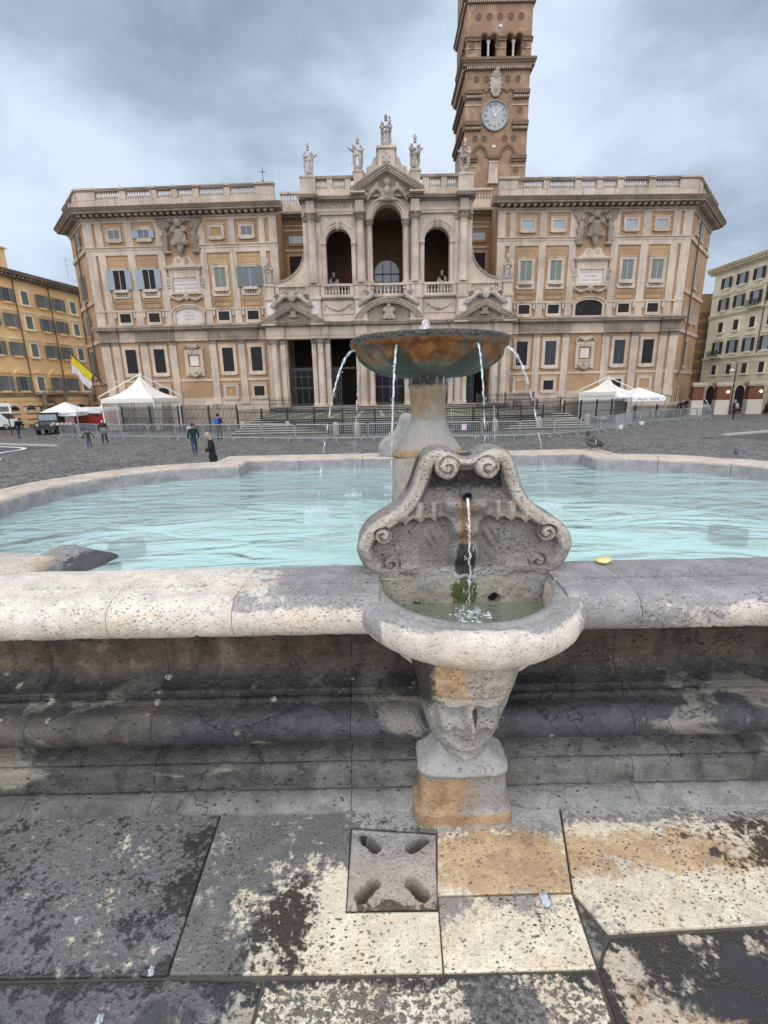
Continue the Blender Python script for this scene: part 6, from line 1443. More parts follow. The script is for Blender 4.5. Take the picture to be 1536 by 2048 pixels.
# medallion and small plaques
m = MB().ball((0, -.05, 0), (.62, .22, 1.15), 16, 12).ball((0, -.22, -.25), (.30, .16, .5), 12, 9)
for k in range(18): a = 2*PI*k/18; m.ball((.62*math.cos(a), -.12, 1.15*math.sin(a)), .13, 6, 5)
m.ball((0, -.2, .75), (.35, .2, .35)).ball((.1, -.2, 1.2), (.25, .18, .22)); tp('carved_medallion', m.xf(Matrix.Translation((TC-.22, TY-.05, ty(34.75)))), 'statue', remesh=.05)
tp('stone_plaque', MB().box(TC-.4, TC-.02, TY-.05, TY+.1, ty(28.7), ty(28.95)), 'marble'); tp('stone_plaque', MB().box(TC-.1, TC+.3, TY-.05, TY+.1, ty(39.95), ty(40.2)), 'marble')
tp('stone_plaque', MB().box(TC-.72, TC+.30, TY-.3, TY+.1, ty(25.2), ty(27.1)).box(TC-.82, TC+.4, TY-.36, TY+.1, ty(27.1), ty(27.22)).box(TC-.82, TC+.4, TY-.36, TY+.1, ty(25.0), ty(25.2)), 'trav')
# clock
CZ = ty(31.75); CX = TC-.20
M['dial'] = plain('grey_clock_dial', (.40, .42, .43), .6, .1, 2); M['rimst'] = plain('grey_clock_rim', (.30, .31, .30), .7, .15, 3); M['hand'] = plain('pale_clock_hand', (.75, .77, .78), .5); M['num'] = plain('brown_clock_numerals', (.10, .06, .045), .8)
ck = tp('clock', MB().lathe([(1.42, 0), (1.50, .14), (1.44, .26), (1.34, .26), (1.30, .12)], (0, 0, 0), 48).xf(Matrix.Translation((CX, TY, CZ)) @ Matrix.Rotation(R(90), 4, 'X')), 'rimst', True)
obj('dial', MB().lathe([(0, .10), (1.34, .10)], (0, 0, 0), 48).xf(Matrix.Translation((CX, TY, CZ)) @ Matrix.Rotation(R(90), 4, 'X')), M['dial'], ck)
for k, s_ in enumerate(('XII', 'I', 'II', 'III', 'IV', 'V', 'VI', 'VII', 'VIII', 'IX', 'X', 'XI')):
    a = PI/2-k*PI/6; text(s_, .36, M['num'], Matrix.Translation((CX+1.02*math.cos(a), TY-.115, CZ+1.02*math.sin(a))), ck, .006, 'numeral')
def hand(a, L, w): return MB().prism([(-w/2, -.12), (w/2, -.12), (w*.6, L*.7), (0, L), (-w*.6, L*.7)], TY-.15, TY-.13).xf(Matrix.Translation((CX, 0, CZ)) @ Matrix.Rotation(a, 4, 'Y'))
obj('minute_hand', hand(R(43), 1.0, .07), M['hand'], ck); obj('hour_hand', hand(R(-22), .66, .10), M['hand'], ck)
obj('hub_star', MB().prism([((.2 if k % 2 == 0 else .08)*math.sin(k*PI/4), (.2 if k % 2 == 0 else .08)*math.cos(k*PI/4)) for k in range(8)], TY-.18, TY-.155).xf(Matrix.Translation((CX, 0, CZ))), M['hand'], ck)
# cross and aerials on the wing roof
ro = thing('roof_cross', 'thin iron cross on the wing balustrade above the blue grey shutters', 'cross', (-10.7, 49.9, 20.97))
obj('post', MB().tube([(-10.7, 49.9, 20.9), (-10.7, 49.9, 22.2)], .03, 6).ball((-10.7, 49.9, 21.05), .12, 8, 6), M['iron'], ro); obj('arm', MB().tube([(-11.0, 49.9, 21.85), (-10.4, 49.9, 21.85)], .025, 6), M['iron'], ro)
# ================================================================= STEPS IN FRONT OF THE PORTICO
M['step'] = facade_stone('step_stone', (.50, .46, .40), (.36, .33, .28), .5); M['riser'] = plain('shaded_riser', (.06, .055, .05), .9, .4, 3)  # risers coloured near black for the shade under each nosing
stp = tag(obj('portico_terrace', MB().add([(-10.5, 39.35, -.26), (15.2, 39.35, -.26), (14.0, 47.2, -.02), (-11.0, 47.2, -.02), (-10.5, 39.35, G), (15.2, 39.35, G), (14.0, 47.2, G), (-11.0, 47.2, G)], [(0, 1, 2, 3), (4, 7, 6, 5), (0, 4, 5, 1), (1, 5, 6, 2), (2, 6, 7, 3), (3, 7, 4, 0)]), plain('mossy_terrace_paving', (.155, .16, .10), .9, .35, 1.5)), kind='structure')
for k in range(7):
    y = 36.5+.41*k; z = G+.155*(k+1); x0 = -11.8+.18*k; x1 = 16.4-.17*k
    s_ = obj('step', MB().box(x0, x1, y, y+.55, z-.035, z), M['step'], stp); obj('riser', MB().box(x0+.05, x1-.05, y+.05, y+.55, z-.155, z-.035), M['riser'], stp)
for k in range(3):
    y = 47.15+.36*k; z = .02+.145*(k+1)
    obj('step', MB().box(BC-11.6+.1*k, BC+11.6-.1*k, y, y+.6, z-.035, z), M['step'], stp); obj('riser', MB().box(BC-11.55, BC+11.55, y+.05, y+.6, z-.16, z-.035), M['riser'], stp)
for k in range(-6, 7):           # pale paving bands fanning across the terrace
    xa = 2.3+k*1.95; xb = 1.6+k*1.75
    obj('paving_band', MB().add([(xa-.16+k*.25, 39.45, -.252), (xa+.16+k*.25, 39.45, -.252), (xb+.14, 47.1, -.0145), (xb-.14, 47.1, -.0145), (xa-.16+k*.25, 39.45, -.30), (xa+.16+k*.25, 39.45, -.30), (xb+.14, 47.1, -.06), (xb-.14, 47.1, -.06)], [(0, 1, 2, 3), (0, 4, 5, 1), (1, 5, 6, 2), (2, 6, 7, 3), (3, 7, 4, 0)]), M['step'], stp)

# ================================================================= IRON RAILINGS
def railing(p0, p1, h, z, label, sheet=False, spike=.12, gap=.125, zb=None):
    p0 = Vector(p0); p1 = Vector(p1); d = p1-p0; L = d.length; rz = math.atan2(d.y, d.x)
    t = thing('iron_railing', label, 'railing', (p0.x, p0.y, z), rz, None); Mx = T(p0.x, p0.y, z, rz)
    n = max(1, round(L/2.4))
    for k in range(n+1):
        x = L*k/n; obj('post', MB().box(x-.05, x+.05, -.05, .05, 0, h+.12).xf(Mx), M['iron'], t)
    for a, b in ((.12, .17), (h*.55, h*.55+.04), (h-.22, h-.17)): obj('rail', MB().box(0, L, -.022, .022, a, b).xf(Mx), M['iron'], t)
    m = MB(); q = int(L/gap)
    for k in range(1, q): x = L*k/q; m.box(x-.019, x+.019, -.016, .016, .05, h); m.add([(x-.03, -.012, h), (x+.03, -.012, h), (x, 0, h+spike), (x, .012, h)], [(0, 1, 2), (1, 3, 2), (3, 0, 2)])
    obj('bars', m.xf(Mx), M['iron'], t, kind='stuff')
    if sheet: obj('sheet', MB().box(.05, L-.05, .03, .04, .2, h-.25).xf(Mx), M['galv'], t)
    return t
railing((-23.5, 43.0), (-17.8, 41.6), 2.15, G, 'black iron railing panel beside the large white marquee')
railing((-17.4, 41.3), (-12.2, 40.0), 2.15, G, 'black iron gate panel behind the blue backpack')
railing((-12.2, 40.0), (-3.0, 36.0), 1.85, G, 'black iron railing climbing in front of the steps on the tent side')
railing((-3.0, 36.0), (6.8, 35.4), 1.75, G, 'black iron railing in front of the middle of the steps')
railing((6.8, 35.4), (15.2, 39.6), 1.75, G, 'black iron railing in front of the steps on the clock tower side')
railing((15.2, 39.6), (22.6, 44.0), 2.0, G, 'black iron railing running to the smaller white marquee')
railing((12.6, 45.6), (17.5, 46.6), 2.0, G, 'black iron railing along the side of the terrace below the wing')
railing((9.2, 46.2), (14.8, 46.6), 1.35, .02, 'thin iron railing of the ramp beside the portico')
railing((22.8, 46.8), (30.2, 48.4), 1.25, G, 'low iron railing under the white gazebo by the wing corner')
railing((-11.0, 46.8), (-8.9, 47.0), 1.3, .05, 'slanting iron handrail at the end of the portico steps', gap=.14)
# ================================================================= CROWD BARRIERS
def barrier_proto():
    t = thing('crowd_barrier', 'x', 'barrier', (0, 0, 0)); L = 2.35
    fr = [(-L/2+.0, 0, .22), (-L/2, 0, .98), (-L/2+.03, 0, 1.06), (-L/2+.12, 0, 1.1), (L/2-.12, 0, 1.1), (L/2-.03, 0, 1.06), (L/2, 0, .98), (L/2, 0, .22), (-L/2, 0, .22)]
    obj('frame', MB().tube(fr, .028, 7), M['galv'], t, Matrix.Identity(4), smooth=True)
    m = MB(); n = 18
    for k in range(1, n): x = -L/2+L*k/n; m.tube([(x, 0, .22), (x, 0, 1.09)], .013, 5, cap=False)
    obj('bars', m, M['galv'], t, Matrix.Identity(4), kind='stuff')
    for x in (-L/2+.35, L/2-.35): obj('foot', MB().tube([(x, -.33, .0), (x, -.28, .10), (x, 0, .24), (x, .28, .10), (x, .33, .0)], .019, 6), M['galv'], t, Matrix.Identity(4), smooth=True)
    return t
bp_ = barrier_proto()
BL = [(-26.4, 38.6), (-21.0, 35.9), (-16.2, 34.6), (-13.0, 33.4), (-9.4, 32.0), (-6.9, 31.4), (-4.0, 30.5), (-.8, 30.6), (5.2, 30.4), (8.1, 29.9), (10.6, 30.4), (13.5, 31.9), (16.7, 34.1), (20.9, 39.2), (24.4, 41.2), (27.9, 42.7), (31.4, 44.8)]
SG = [sum(math.dist(BL[i], BL[i+1]) for i in range(k)) for k in range(len(BL))]
def along(s_):
    for i in range(len(BL)-1):
        if s_ <= SG[i+1] or i == len(BL)-2:
            f_ = (s_-SG[i])/(SG[i+1]-SG[i]); return (BL[i][0]+(BL[i+1][0]-BL[i][0])*f_, BL[i][1]+(BL[i+1][1]-BL[i][1])*f_)
nb = int(SG[-1]/2.45); brs = []
mids = [tuple((along(k*2.45)[q]+along((k+1)*2.45)[q])/2 for q in (0, 1)) for k in range(nb)]
kA = min(range(nb), key=lambda k: abs(mids[k][0]+13.2)); kB = min(range(nb), key=lambda k: abs(mids[k][0]-5.2))
ORD = ['', 'next', 'second', 'third', 'fourth', 'fifth', 'sixth', 'seventh', 'eighth', 'ninth', 'tenth', 'eleventh', 'twelfth']
def blabel(k):
    if k == kA: return 'crowd barrier with a pink notice near the blue backpack'
    if k == kB: return 'crowd barrier with a pink notice beside the fountain stem'
    if k == nb-1: return 'last crowd barrier of the row beyond the guard'
    if k < kA: return ORD[kA-k]+' crowd barrier from the backpack notice, toward the army jeep'
    if k < kB: return (ORD[k-kA]+' crowd barrier from the backpack notice, toward the fountain stem') if k-kA <= kB-k else (ORD[kB-k]+' crowd barrier from the stem notice, toward the backpack')
    return (ORD[k-kB]+' crowd barrier from the stem notice, toward the pigeon') if k-kB <= nb-1-k else (ORD[nb-1-k]+' crowd barrier before the last one beyond the guard')
for k in range(nb):
    a = along(k*2.45); b = along((k+1)*2.45); rz = math.atan2(b[1]-a[1], b[0]-a[0])+R(rnd.uniform(-3, 3))
    lab = 'galvanised '+blabel(k)
    M_ = T((a[0]+b[0])/2, (a[1]+b[1])/2, G, rz)
    if k == 0:
        bp_.matrix_basis = M_; WM[bp_.name] = M_; o = bp_; bp_['label'] = lab
        for ch in bp_.children: WM[ch.name] = M_ @ ch.matrix_basis
    else: o = copy_tree(bp_, M_, None, lab)
    o['group'] = 'crowd barriers around the steps'; brs.append((o, M_))
M['notice'] = plain('pink_paper_notice', (.66, .50, .62), .8, .05); M['paper'] = plain('white_paper_notice', (.74, .74, .76), .8, .05)
def notice(o, M_, x, mat): obj('paper_notice', MB().box(x-.16, x+.16, -.035, -.03, .58, .98).xf(M_), mat, o)
for X_, mt_ in ((-13.2, M['notice']), (5.2, M['notice'])):
    o, M_ = min(brs, key=lambda q: abs(q[1].translation.x-X_)); notice(o, M_, .1, mt_)
M['wweight'] = plain('white_plastic_weight', (.70, .70, .68), .6)
for x, y, lb in ((18.0, 35.6, 'white plastic ballast block where the barrier row bends past the last bollard'), (21.6, 39.3, 'white plastic ballast block at the barriers below the white gazebo')): tag(obj('ballast_block', MB().box(-.16, .16, -.14, .14, 0, .3).xf(T(x, y, G, .3)), M['wweight'], bevel=.03), lb, 'ballast', 'white ballast blocks')
# ================================================================= BOLLARDS
M['gran'] = plain('pale_granite', (.33, .29, .23), .85, .2, 6, .3)
bl_ = [(-11.4, 38.6, 'stubby granite bollard behind the barrier beside the blue backpack'), (-7.6, 38.0, 'stubby granite bollard before the first gate of the portico'), (-3.5, 35.4, 'stubby granite bollard nearer the pedestal of a close pair'), (-1.85, 34.4, 'stubby granite bollard hidden partly by the falling jet beside the pedestal'), (8.6, 36.0, 'stubby granite bollard behind the pink notice barrier'), (12.3, 37.0, 'stubby granite bollard behind the strong side jet'), (17.0, 39.2, 'stubby granite bollard at the turn of the iron railing')]
for x, y, lb in bl_:
    tag(obj('stone_bollard', MB().lathe([(0, 0), (.25, 0), (.26, .1), (.235, .5), (.21, .78), (.16, .92), (.07, .98), (0, .99)], (x, y, G), 16, mod=lambda a, r, z: 1+.04*math.sin(a*3+z*5)), M['gran'], smooth=True), lb, 'bollard', 'granite bollards at the foot of the steps')

# ================================================================= TENTS
M['canvas'] = plain('white_tent_canvas', (.80, .76, .70), .8, .05, 1.5); M['canvas2'] = plain('white_gazebo_canvas', (.80, .79, .80), .8, .05, 1.5); M['alu'] = plain('white_aluminium', (.78, .77, .74), .4)
def clearpvc():
    t = NT('clear_pvc_wall'); t.t.nodes.remove(t.b)
    tr = t.n('ShaderNodeBsdfTransparent', {'Color': (.86, .88, .86)}).outputs[0]; g = t.n('ShaderNodeBsdfPrincipled', {'Base Color': (.55, .56, .52), 'Roughness': .12}).outputs[0]
    f = t.ma('MULTIPLY_ADD', t.noise(1.6, 3, .6, 1.), .5, .08); t.t.links.new(t.n('ShaderNodeMixShader', {0: f, 1: tr, 2: g}).outputs[0], t.out.inputs[0]); return t.m
M['pvc'] = clearpvc(); M['blue'] = plain('blue_print', (.10, .12, .42), .8)
def pagoda(cx, cy, a, rz, ze, za, label, walls=True):
    t = thing('marquee_tent', label, 'tent', (cx, cy, G), rz); Mx = T(cx, cy, 0, rz); h = a/2; N = 10
    m = MB()
    for q in range(4):
        c0 = Vector(((-h, -h), (h, -h), (h, h), (-h, h))[q]); c1 = Vector(((h, -h), (h, h), (-h, h), (-h, -h))[q])
        def fn(i, j):
            u = i/N; v = j/N; k = 1-v; p = (c0*(1-u)+c1*u)*k; zz = ze+(za-ze)*(v**2.1 if v < 1 else 1)*.0+(za-ze)*(.42*v+.58*v**3.0)
            return (p.x, p.y, zz)
        m.grid(fn, N, N)
    obj('roof', m.xf(Mx), M['canvas'], t, smooth=True)
    for q in range(4):
        c0 = ((-h, -h), (h, -h), (h, h), (-h, h))[q]; c1 = ((h, -h), (h, h), (-h, h), (-h, -h))[q]
        obj('valance', MB().tube([(c0[0], c0[1], ze-.17), (c1[0], c1[1], ze-.17)], .03, 4).add([(c0[0]*1.004, c0[1]*1.004, ze+.02), (c1[0]*1.004, c1[1]*1.004, ze+.02), (c1[0]*1.004, c1[1]*1.004, ze-.36), (c0[0]*1.004, c0[1]*1.004, ze-.36)], [(0, 1, 2, 3)]).xf(Mx), M['canvas'], t)
        obj('leg', MB().box(c0[0]*.985-.05, c0[0]*.985+.05, c0[1]*.985-.05, c0[1]*.985+.05, G, ze-.05).xf(Mx), M['alu'], t)
        obj('stay', MB().tube([(c0[0]*1.02, c0[1]*1.02, ze+.0), (c0[0]*1.03, c0[1]*1.03, ze+.22), (0, 0, za+.15)], .045, 6).xf(Mx), M['alu'], t)
    obj('finial', MB().tube([(0, 0, za-.1), (0, 0, za+.3)], [.07, .02], 6).add([(0, 0, za+.28), (.3, 0, za+.2), (0, 0, za+.08)], [(0, 1, 2)]).xf(Mx), M['canvas'], t)
    if walls:
        w_ = h*.97
        obj('clear_wall', MB().add([(-w_, -w_, ze-.34), (w_*.95, -w_, ze-.34), (w_*.95, -w_, G+.1), (-w_, -w_, G+.1)], [(0, 1, 2, 3)]).xf(Mx), M['pvc'], t)
        for k, x in enumerate((-.45, .05, .52)): obj('wall_seam', MB().box(x*w_-.02, x*w_+.02, -w_-.012, -w_-.006, G+.1, ze-.34).xf(Mx), M['alu'], t)
        obj('clear_wall', MB().add([(-w_, -w_, ze-.34), (-w_, w_, ze-.34), (-w_, w_, G+.1), (-w_, -w_, G+.1)], [(0, 1, 2, 3)]).xf(Mx), M['pvc'], t)
        for y0, y1 in ((-w_, -w_*.45), (w_*.3, w_)):
            obj('side_curtain', MB().grid(lambda i, j: (w_+.05*math.sin(i*1.3), y0+(y1-y0)*i/12*(1-.25*j/8*(1 if y0 < 0 else 0)), ze-.34-(ze-.34-G-.1)*j/8), 12, 8).xf(Mx), M['canvas'], t, smooth=True)
    else:
        for q in range(3): obj('side_wall', MB().box(-h*.97, h*.97, -h*.97, -h*.96, G+.1, ze-.2).xf(Mx @ Matrix.Rotation(q*PI/2-PI/2, 4, 'Z')), M['canvas'], t)
    return t
pagoda(-22.95, 46.0, 5.0, R(-4.5), 1.58, 3.66, 'large white pagoda marquee with clear walls in front of the palace wing')
pagoda(22.35, 47.6, 3.6, R(38), 1.32, 2.62, 'smaller cream pagoda marquee beside the wing under the clock tower', False)
def gazebo(cx, cy, a, rz, ze, za, label, mat):
    t = thing('gazebo_tent', label, 'gazebo', (cx, cy, G), rz); Mx = T(cx, cy, 0, rz); h = a/2
    m = MB(); N = 6
    for q in range(4):
        c0 = Vector(((-h, -h), (h, -h), (h, h), (-h, h))[q]); c1 = Vector(((h, -h), (h, h), (-h, h), (-h, -h))[q])
        m.grid(lambda i, j: tuple((c0*(1-i/N)+c1*(i/N))*(1-j/N))+(ze+(za-ze)*(j/N)-.10*math.sin(PI*i/N)*(1-j/N)*(1 if 0 < j < N else .3),), N, N)
    obj('roof', m.xf(Mx), mat, t, smooth=True)
    for q in range(4):
        Mq = Mx @ Matrix.Rotation(q*PI/2, 4, 'Z')
        v = obj('valance', MB().grid(lambda i, j: (-h+2*h*i/12, -h*1.003, ze-.34*j/2-(.05*abs(math.sin(i*PI/2)) if j == 2 else 0)), 12, 2).xf(Mq), mat, t)
        mk = MB(); rr = random.Random(q)
        for s0 in (-.62, .12):
            for k in range(6): x = (s0+.085*k)*h; hh = rr.uniform(.05, .13); mk.box(x, x+.05*h, -h*1.006-.004, -h*1.006-.002, ze-.24, ze-.24+hh)
        obj('printed_lettering', mk.xf(Mq), M['blue'], v, kind='stuff')
        obj('leg', MB().box(-h-.03, -h+.03, -h-.03, -h+.03, G, ze).xf(Mq), M['galv'], t)
    return t
gazebo(-29.9, 45.2, 3.1, R(8), .52, 1.42, 'small white gazebo with blue lettering over the stall by the orange building', M['canvas2'])
gazebo(23.9, 44.6, 3.3, R(6), .84, 1.70, 'white gazebo with blue lettering in front of the smaller marquee', M['canvas2'])

# ================================================================= SIDE BUILDINGS
M['bronz'] = plain('weathered_roof_edge', (.16, .12, .09), .9, .3, 3)
def cornice_run(t, W_, x0, x1, z, mat, mods=True):
    obj('cornice', MB().box(x0, x1, -.25, .2, z-.75, z-.6).box(x0, x1, -.75, .2, z-.3, z-.12).box(x0, x1, -.85, .2, z-.12, z).xf(W_), M[mat], t)
    if mods:
        m = MB(); k = x0
        while k < x1: m.box(k, k+.2, -.62, 0, z-.58, z-.3); k += .48
        obj('modillions', m.xf(W_), M['creamst' if mat == 'creamst' else 'travd'], t, kind='stuff')
lb_ = thing('apartment_building', 'orange plastered apartment building with grey shutters and pedimented windows', 'building', (-40.5, 49.4, G), R(79))
WL = T(-40.5, 49.4, 0, R(79))
obj('wall', MB().box(-14, 30, 0, 10, G-.1, 14.5).xf(WL), M['orange'], lb_)
cornice_run(lb_, WL, -14, 30, 15.0, 'travd')
rf = obj('roof', MB().add([(-14, -.9, 15.02), (30, -.9, 15.02), (30, 6, 16.6), (-14, 6, 16.6), (-14, 11, 15), (30, 11, 15)], [(0, 1, 2, 3), (3, 2, 5, 4)]).xf(WL), M['tile'], lb_)
obj('chimney_tower', MB().box(3.6, 6.6, 1.5, 6, 15.2, 17.6).box(3.4, 6.8, 1.3, 6.2, 17.6, 17.75).box(4.6, 5.6, 2, 3, 17.75, 18.2).xf(WL), M['orange'], lb_)
obj('chimney_window', MB().box(4.3, 5.1, 1.47, 1.5, 16.1, 17.0).xf(WL), M['glass'], lb_)
for z in (11.76, 9.25, 6.36): obj('string_course', MB().box(-14, 30, -.06, 0, z-.08, z+.06).xf(WL), M['orange'], lb_)
obj('string_course', MB().box(-14, 30, -.12, 0, 2.05, 2.45).xf(WL), M['travd'], lb_)
cl = [4.3+2.16*k for k in range(-6, 10)]
for k, s0 in enumerate(cl):
    closed = k % 3 == 1
    def wz(z, w_, h_, ped, s_shift=0):
        sh = None if closed else 'shutg'
        o = window(WL @ Matrix.Translation((s0+s_shift, -.02, z)), w_, h_, .12 if closed or ped else .07, 'cream' if closed else 'orange', 'shutg' if closed or (k*7+int(z)) % 3 else 'glass', 2, 1, sh=sh, shw=.46, shang=(5, 5), mull='shutg', parent=lb_, sill=-.05)
        return o
    wz(12.55, .82, 1.32, 0); wz(10.0, .82, 1.32, 1); wz(7.07, .84, 1.36, 1); wz(3.42, .9, 1.5, 2)
    for z in (10.98, 8.06):
        obj('window_hood', MB().box(s0-.7, s0+.7, -.22, 0, z, z+.1).box(s0-.6, s0+.6, -.12, 0, z-.22, z).xf(WL), M['creamst'], lb_)
    if k % 2: obj('window_pediment', MB().prism([(s0-.8, 4.5), (s0+.8, 4.5), (s0+.8, 4.6), (s0, 4.98), (s0-.8, 4.6)], -.2, 0).xf(WL), M['orange'], lb_)
    else: obj('window_pediment', MB().prism([(s0-.8, 4.5), (s0+.8, 4.5)]+[(s0+.8*math.cos(R(q)), 4.55+.42*math.sin(R(q))) for q in range(10, 171, 20)], -.2, 0).xf(WL), M['orange'], lb_)
for s0 in (5.3, 9.7, 14.2, .6, 18.6): obj('drainpipe', MB().tube([(s0, -.1, 14.2), (s0, -.1, 2.2)], .055, 6).xf(WL), M['pipe'], lb_)
for a, b in ((5.4, 8.9), (12.2, 15.4)):
    obj('balcony', MB().box(a, b, -1.1, 0, 2.2, 2.4).box(a, b, -1.1, -1.0, 2.75, 2.85).xf(WL), M['travd'], lb_)
    obj('balcony_balusters', balrow(a, b, -1.04, 2.4, .36, 14, WL, .06), M['travd'], lb_, kind='stuff')
    for s0 in (a+.4, b-.4): obj('porch_column', MB().lathe([(.28, 0), (.28, .15), (.2, .2), (.17, 3.0), (.26, 3.2), (.26, 3.42)], (s0, -.85, G+.1), 14).xf(WL), M['travd'], lb_)
    c = (a+b)/2; obj('doorway', MB().prism(arch_pts(c, .85, .55, 12)+[(c+.85, G), (c-.85, G)], -.03, 0).xf(WL), M['dark'], lb_)
    obj('doorway_frame', MB().prism(arch_pts(c, 1.15, .55, 12)+arch_pts(c, .87, .55, 12)[::-1], -.12, 0).box(c-1.15, c-.87, -.12, 0, G, .55).box(c+.87, c+1.15, -.12, 0, G, .55).xf(WL), M['travd'], lb_)
for s0 in (-5.6, -3.5, -1.4, .6, 2.6, 4.6, 10.2, 11.6):
    obj('shop_arch', MB().prism(arch_pts(s0, .62, .45, 12)+[(s0+.62, G), (s0-.62, G)], -.03, 0).xf(WL), M['shutg'], lb_)
    obj('shop_arch_frame', MB().prism(arch_pts(s0, .85, .45, 12)+arch_pts(s0, .64, .45, 12)[::-1], -.1, 0).xf(WL), M['creamst'], lb_)
    obj('shop_transom', MB().prism(arch_pts(s0, .58, .5, 12), -.05, -.03).xf(WL), M['dark'], lb_)
for k in range(5): obj('rustication_band', MB().box(-14, 30, -.05, 0, G+.35+k*.62, G+.85+k*.62-.06).xf(WL), M['orange'], lb_)
ae = thing('roof_aerial', 'thin television aerial on the orange building roof', 'aerial', (-36.6, 60.0, 15.9))
obj('mast', MB().tube([(-36.6, 60, 15.5), (-36.6, 60, 17.6)], .018, 5), M['iron'], ae)
for z, w_ in ((17.5, .3), (17.25, .2), (16.9, .35)): obj('crossbar', MB().tube([(-36.6-w_, 60, z), (-36.6+w_, 60, z)], .012, 4), M['iron'], ae)
# right building
rb_ = thing('apartment_building', 'cream apartment building with dark brown shutters and rusticated ground floor', 'building', (44, 52, G), R(-88))
WR = T(44, 52, 0, R(-88))
obj('wall', MB().box(-13.6, 18, 0, 9, 5.15, 15.6).xf(WR), M['cream'], rb_)
obj('base_wall', MB().box(-13.6, 18, 0.003, 9, G-.1, 5.15).xf(WR), M['creamst'], rb_)
for k in range(13):
    z = G+.2+k*.5; obj('rustication_band', MB().box(-13.65, 18, -.06, 0, z, z+.44).xf(WR), M['creamst'], rb_)
cornice_run(rb_, WR, -14.2, 18, 16.25, 'creamst')
obj('roof', MB().add([(-14.2, -.8, 16.26), (18, -.8, 16.26), (18, 5, 17.6), (-14.2, 5, 17.6)], [(0, 1, 2, 3)]).xf(WR), M['tile'], rb_)
for z, q in ((10.4, .16), (10.2, .08), (5.15, .2), (12.9, .06)): obj('string_course', MB().box(-13.7, 18, -q, 0, z-.1, z+.14).xf(WR), M['creamst'], rb_)
for k in range(11):
    s0 = -11.2+2.5*k
    for z, w_, h_, sh in ((14.15, .80, 1.22, 'shutd'), (11.65, .86, 1.38, 'shutd'), (8.9, .80, 1.15, None), (6.4, .86, 1.5, 'shutd'), (3.7, .80, 1.15, None)):
        yy = .08 if z < 5 else .02
        window(WR @ Matrix.Translation((s0, -yy, z)), w_, h_, .1, 'cream' if z > 5 else 'creamst', 'glassl' if sh else 'shutd', 2, 1, sh=sh, shw=.44, shang=(6, 6), mull='wood' if sh else 'shutd', parent=rb_, sill=-.05)
        if z in (11.65, 6.4): obj('window_hood', MB().box(s0-.75, s0+.75, -.2, 0, z+h_/2+.3, z+h_/2+.4).xf(WR), M['creamst'], rb_)
    c = s0-1.25+1.25
    if k % 1 == 0:
        c = -6.3+2.5*(k-2)
        obj('shop_arch', MB().prism(arch_pts(c, .72, 1.0, 12)+[(c+.72, G), (c-.72, G)], -.10, -.07).xf(WR), M['dark'], rb_)
        obj('arch_voussoirs', MB().prism(arch_pts(c, 1.15, 1.0, 12)+arch_pts(c, .74, 1.0, 12)[::-1], -.14, -.05).xf(WR), M['creamst'], rb_)
obj('drainpipe', MB().tube([(-4.75, -.12, 15.5), (-4.85, -.12, 5.2)], .055, 6).xf(WR), M['pipe'], rb_)
for s0, z in ((-11.2, 5.2), (-5.9, 10.45)):
    obj('balcony', MB().box(s0-1.0, s0+1.0, -.75, 0, z, z+.12).xf(WR), M['creamst'], rb_)
    m = MB().box(s0-1, s0+1, -.75, -.72, z+.8, z+.85)
    for k in range(21): m.box(s0-1+k*.1-.012, s0-1+k*.1+.012, -.745, -.72, z+.12, z+.8)
    obj('balcony_rail', m.xf(WR), M['iron'], rb_)
    pl = MB(); rr = random.Random(int(z))
    for _ in range(120): x, y, q = s0+rr.uniform(-.9, .9), rr.uniform(-.7, -.3), z+rr.uniform(.2, .9); pl.add([(x, y, q), (x+rr.uniform(-.1, .1), y-.05, q+.09), (x+rr.uniform(-.1, .1), y+.05, q+.02)], [(0, 1, 2)])
    obj('potted_plants', pl.xf(WR), plain('balcony_leaves', (.05, .07, .03), .8), rb_, kind='stuff')
# lower ochre block between wing and right building
lk = thing('side_building', 'brown brick house end glimpsed between the wing and the cream building', 'building', (42, 67, G))
obj('wall', MB().box(38.0, 47, 67, 72, G, 13.6), M['ochre2'], lk)
for k in range(9): obj('brick_course', MB().box(37.9, 47, 66.92, 67, .2+k*1.3, .9+k*1.3), M['brickd'], lk)

# ================================================================= GATE PILLARS, STREET LAMP, SIGN, FLAG
M['pbrick'] = plain('brown_pillar_brick', (.17, .068, .04), .85, .3, 4, .3); M['pwhite_'] = plain('white_pillar_foot', (.62, .58, .50), .85, .12, 3)
def gate_pillar(x, y, w_, label):
    t = thing('gate_pillar', label, 'pillar', (x, y, G), R(-20)); Mx = T(x, y, 0, R(-20)); h = w_/2
    obj('foot', MB().box(-h-.05, h+.05, -h-.05, h+.05, G, .2).xf(Mx), M['pwhite_'], t); obj('shaft', MB().box(-h, h, -h, h, .2, 1.62).xf(Mx), M['pbrick'], t)
    obj('cap', MB().box(-h-.12, h+.12, -h-.12, h+.12, 1.62, 1.78).box(-h-.2, h+.2, -h-.2, h+.2, 1.78, 2.08).xf(Mx), M['trav'], t)
    return t
M['lampon'] = NT('lit_lamp_glass'); M['lampon'].set(M['lampon'].b.inputs['Emission Color'], (1, .8, .5)); M['lampon'].set(M['lampon'].b.inputs['Emission Strength'], 2.5); M['lampon'] = M['lampon'].fin((.8, .7, .5), .4)
g1 = gate_pillar(34.6, 52.4, 1.0, 'brown and white gate pillar against the wing corner'); g2 = gate_pillar(37.2, 52.2, 1.25, 'brown and white gate pillar with lamp beside the parked pale car'); g3 = gate_pillar(40.7, 52.2, 1.3, 'brown and white gate pillar with lamp nearest the scooter')
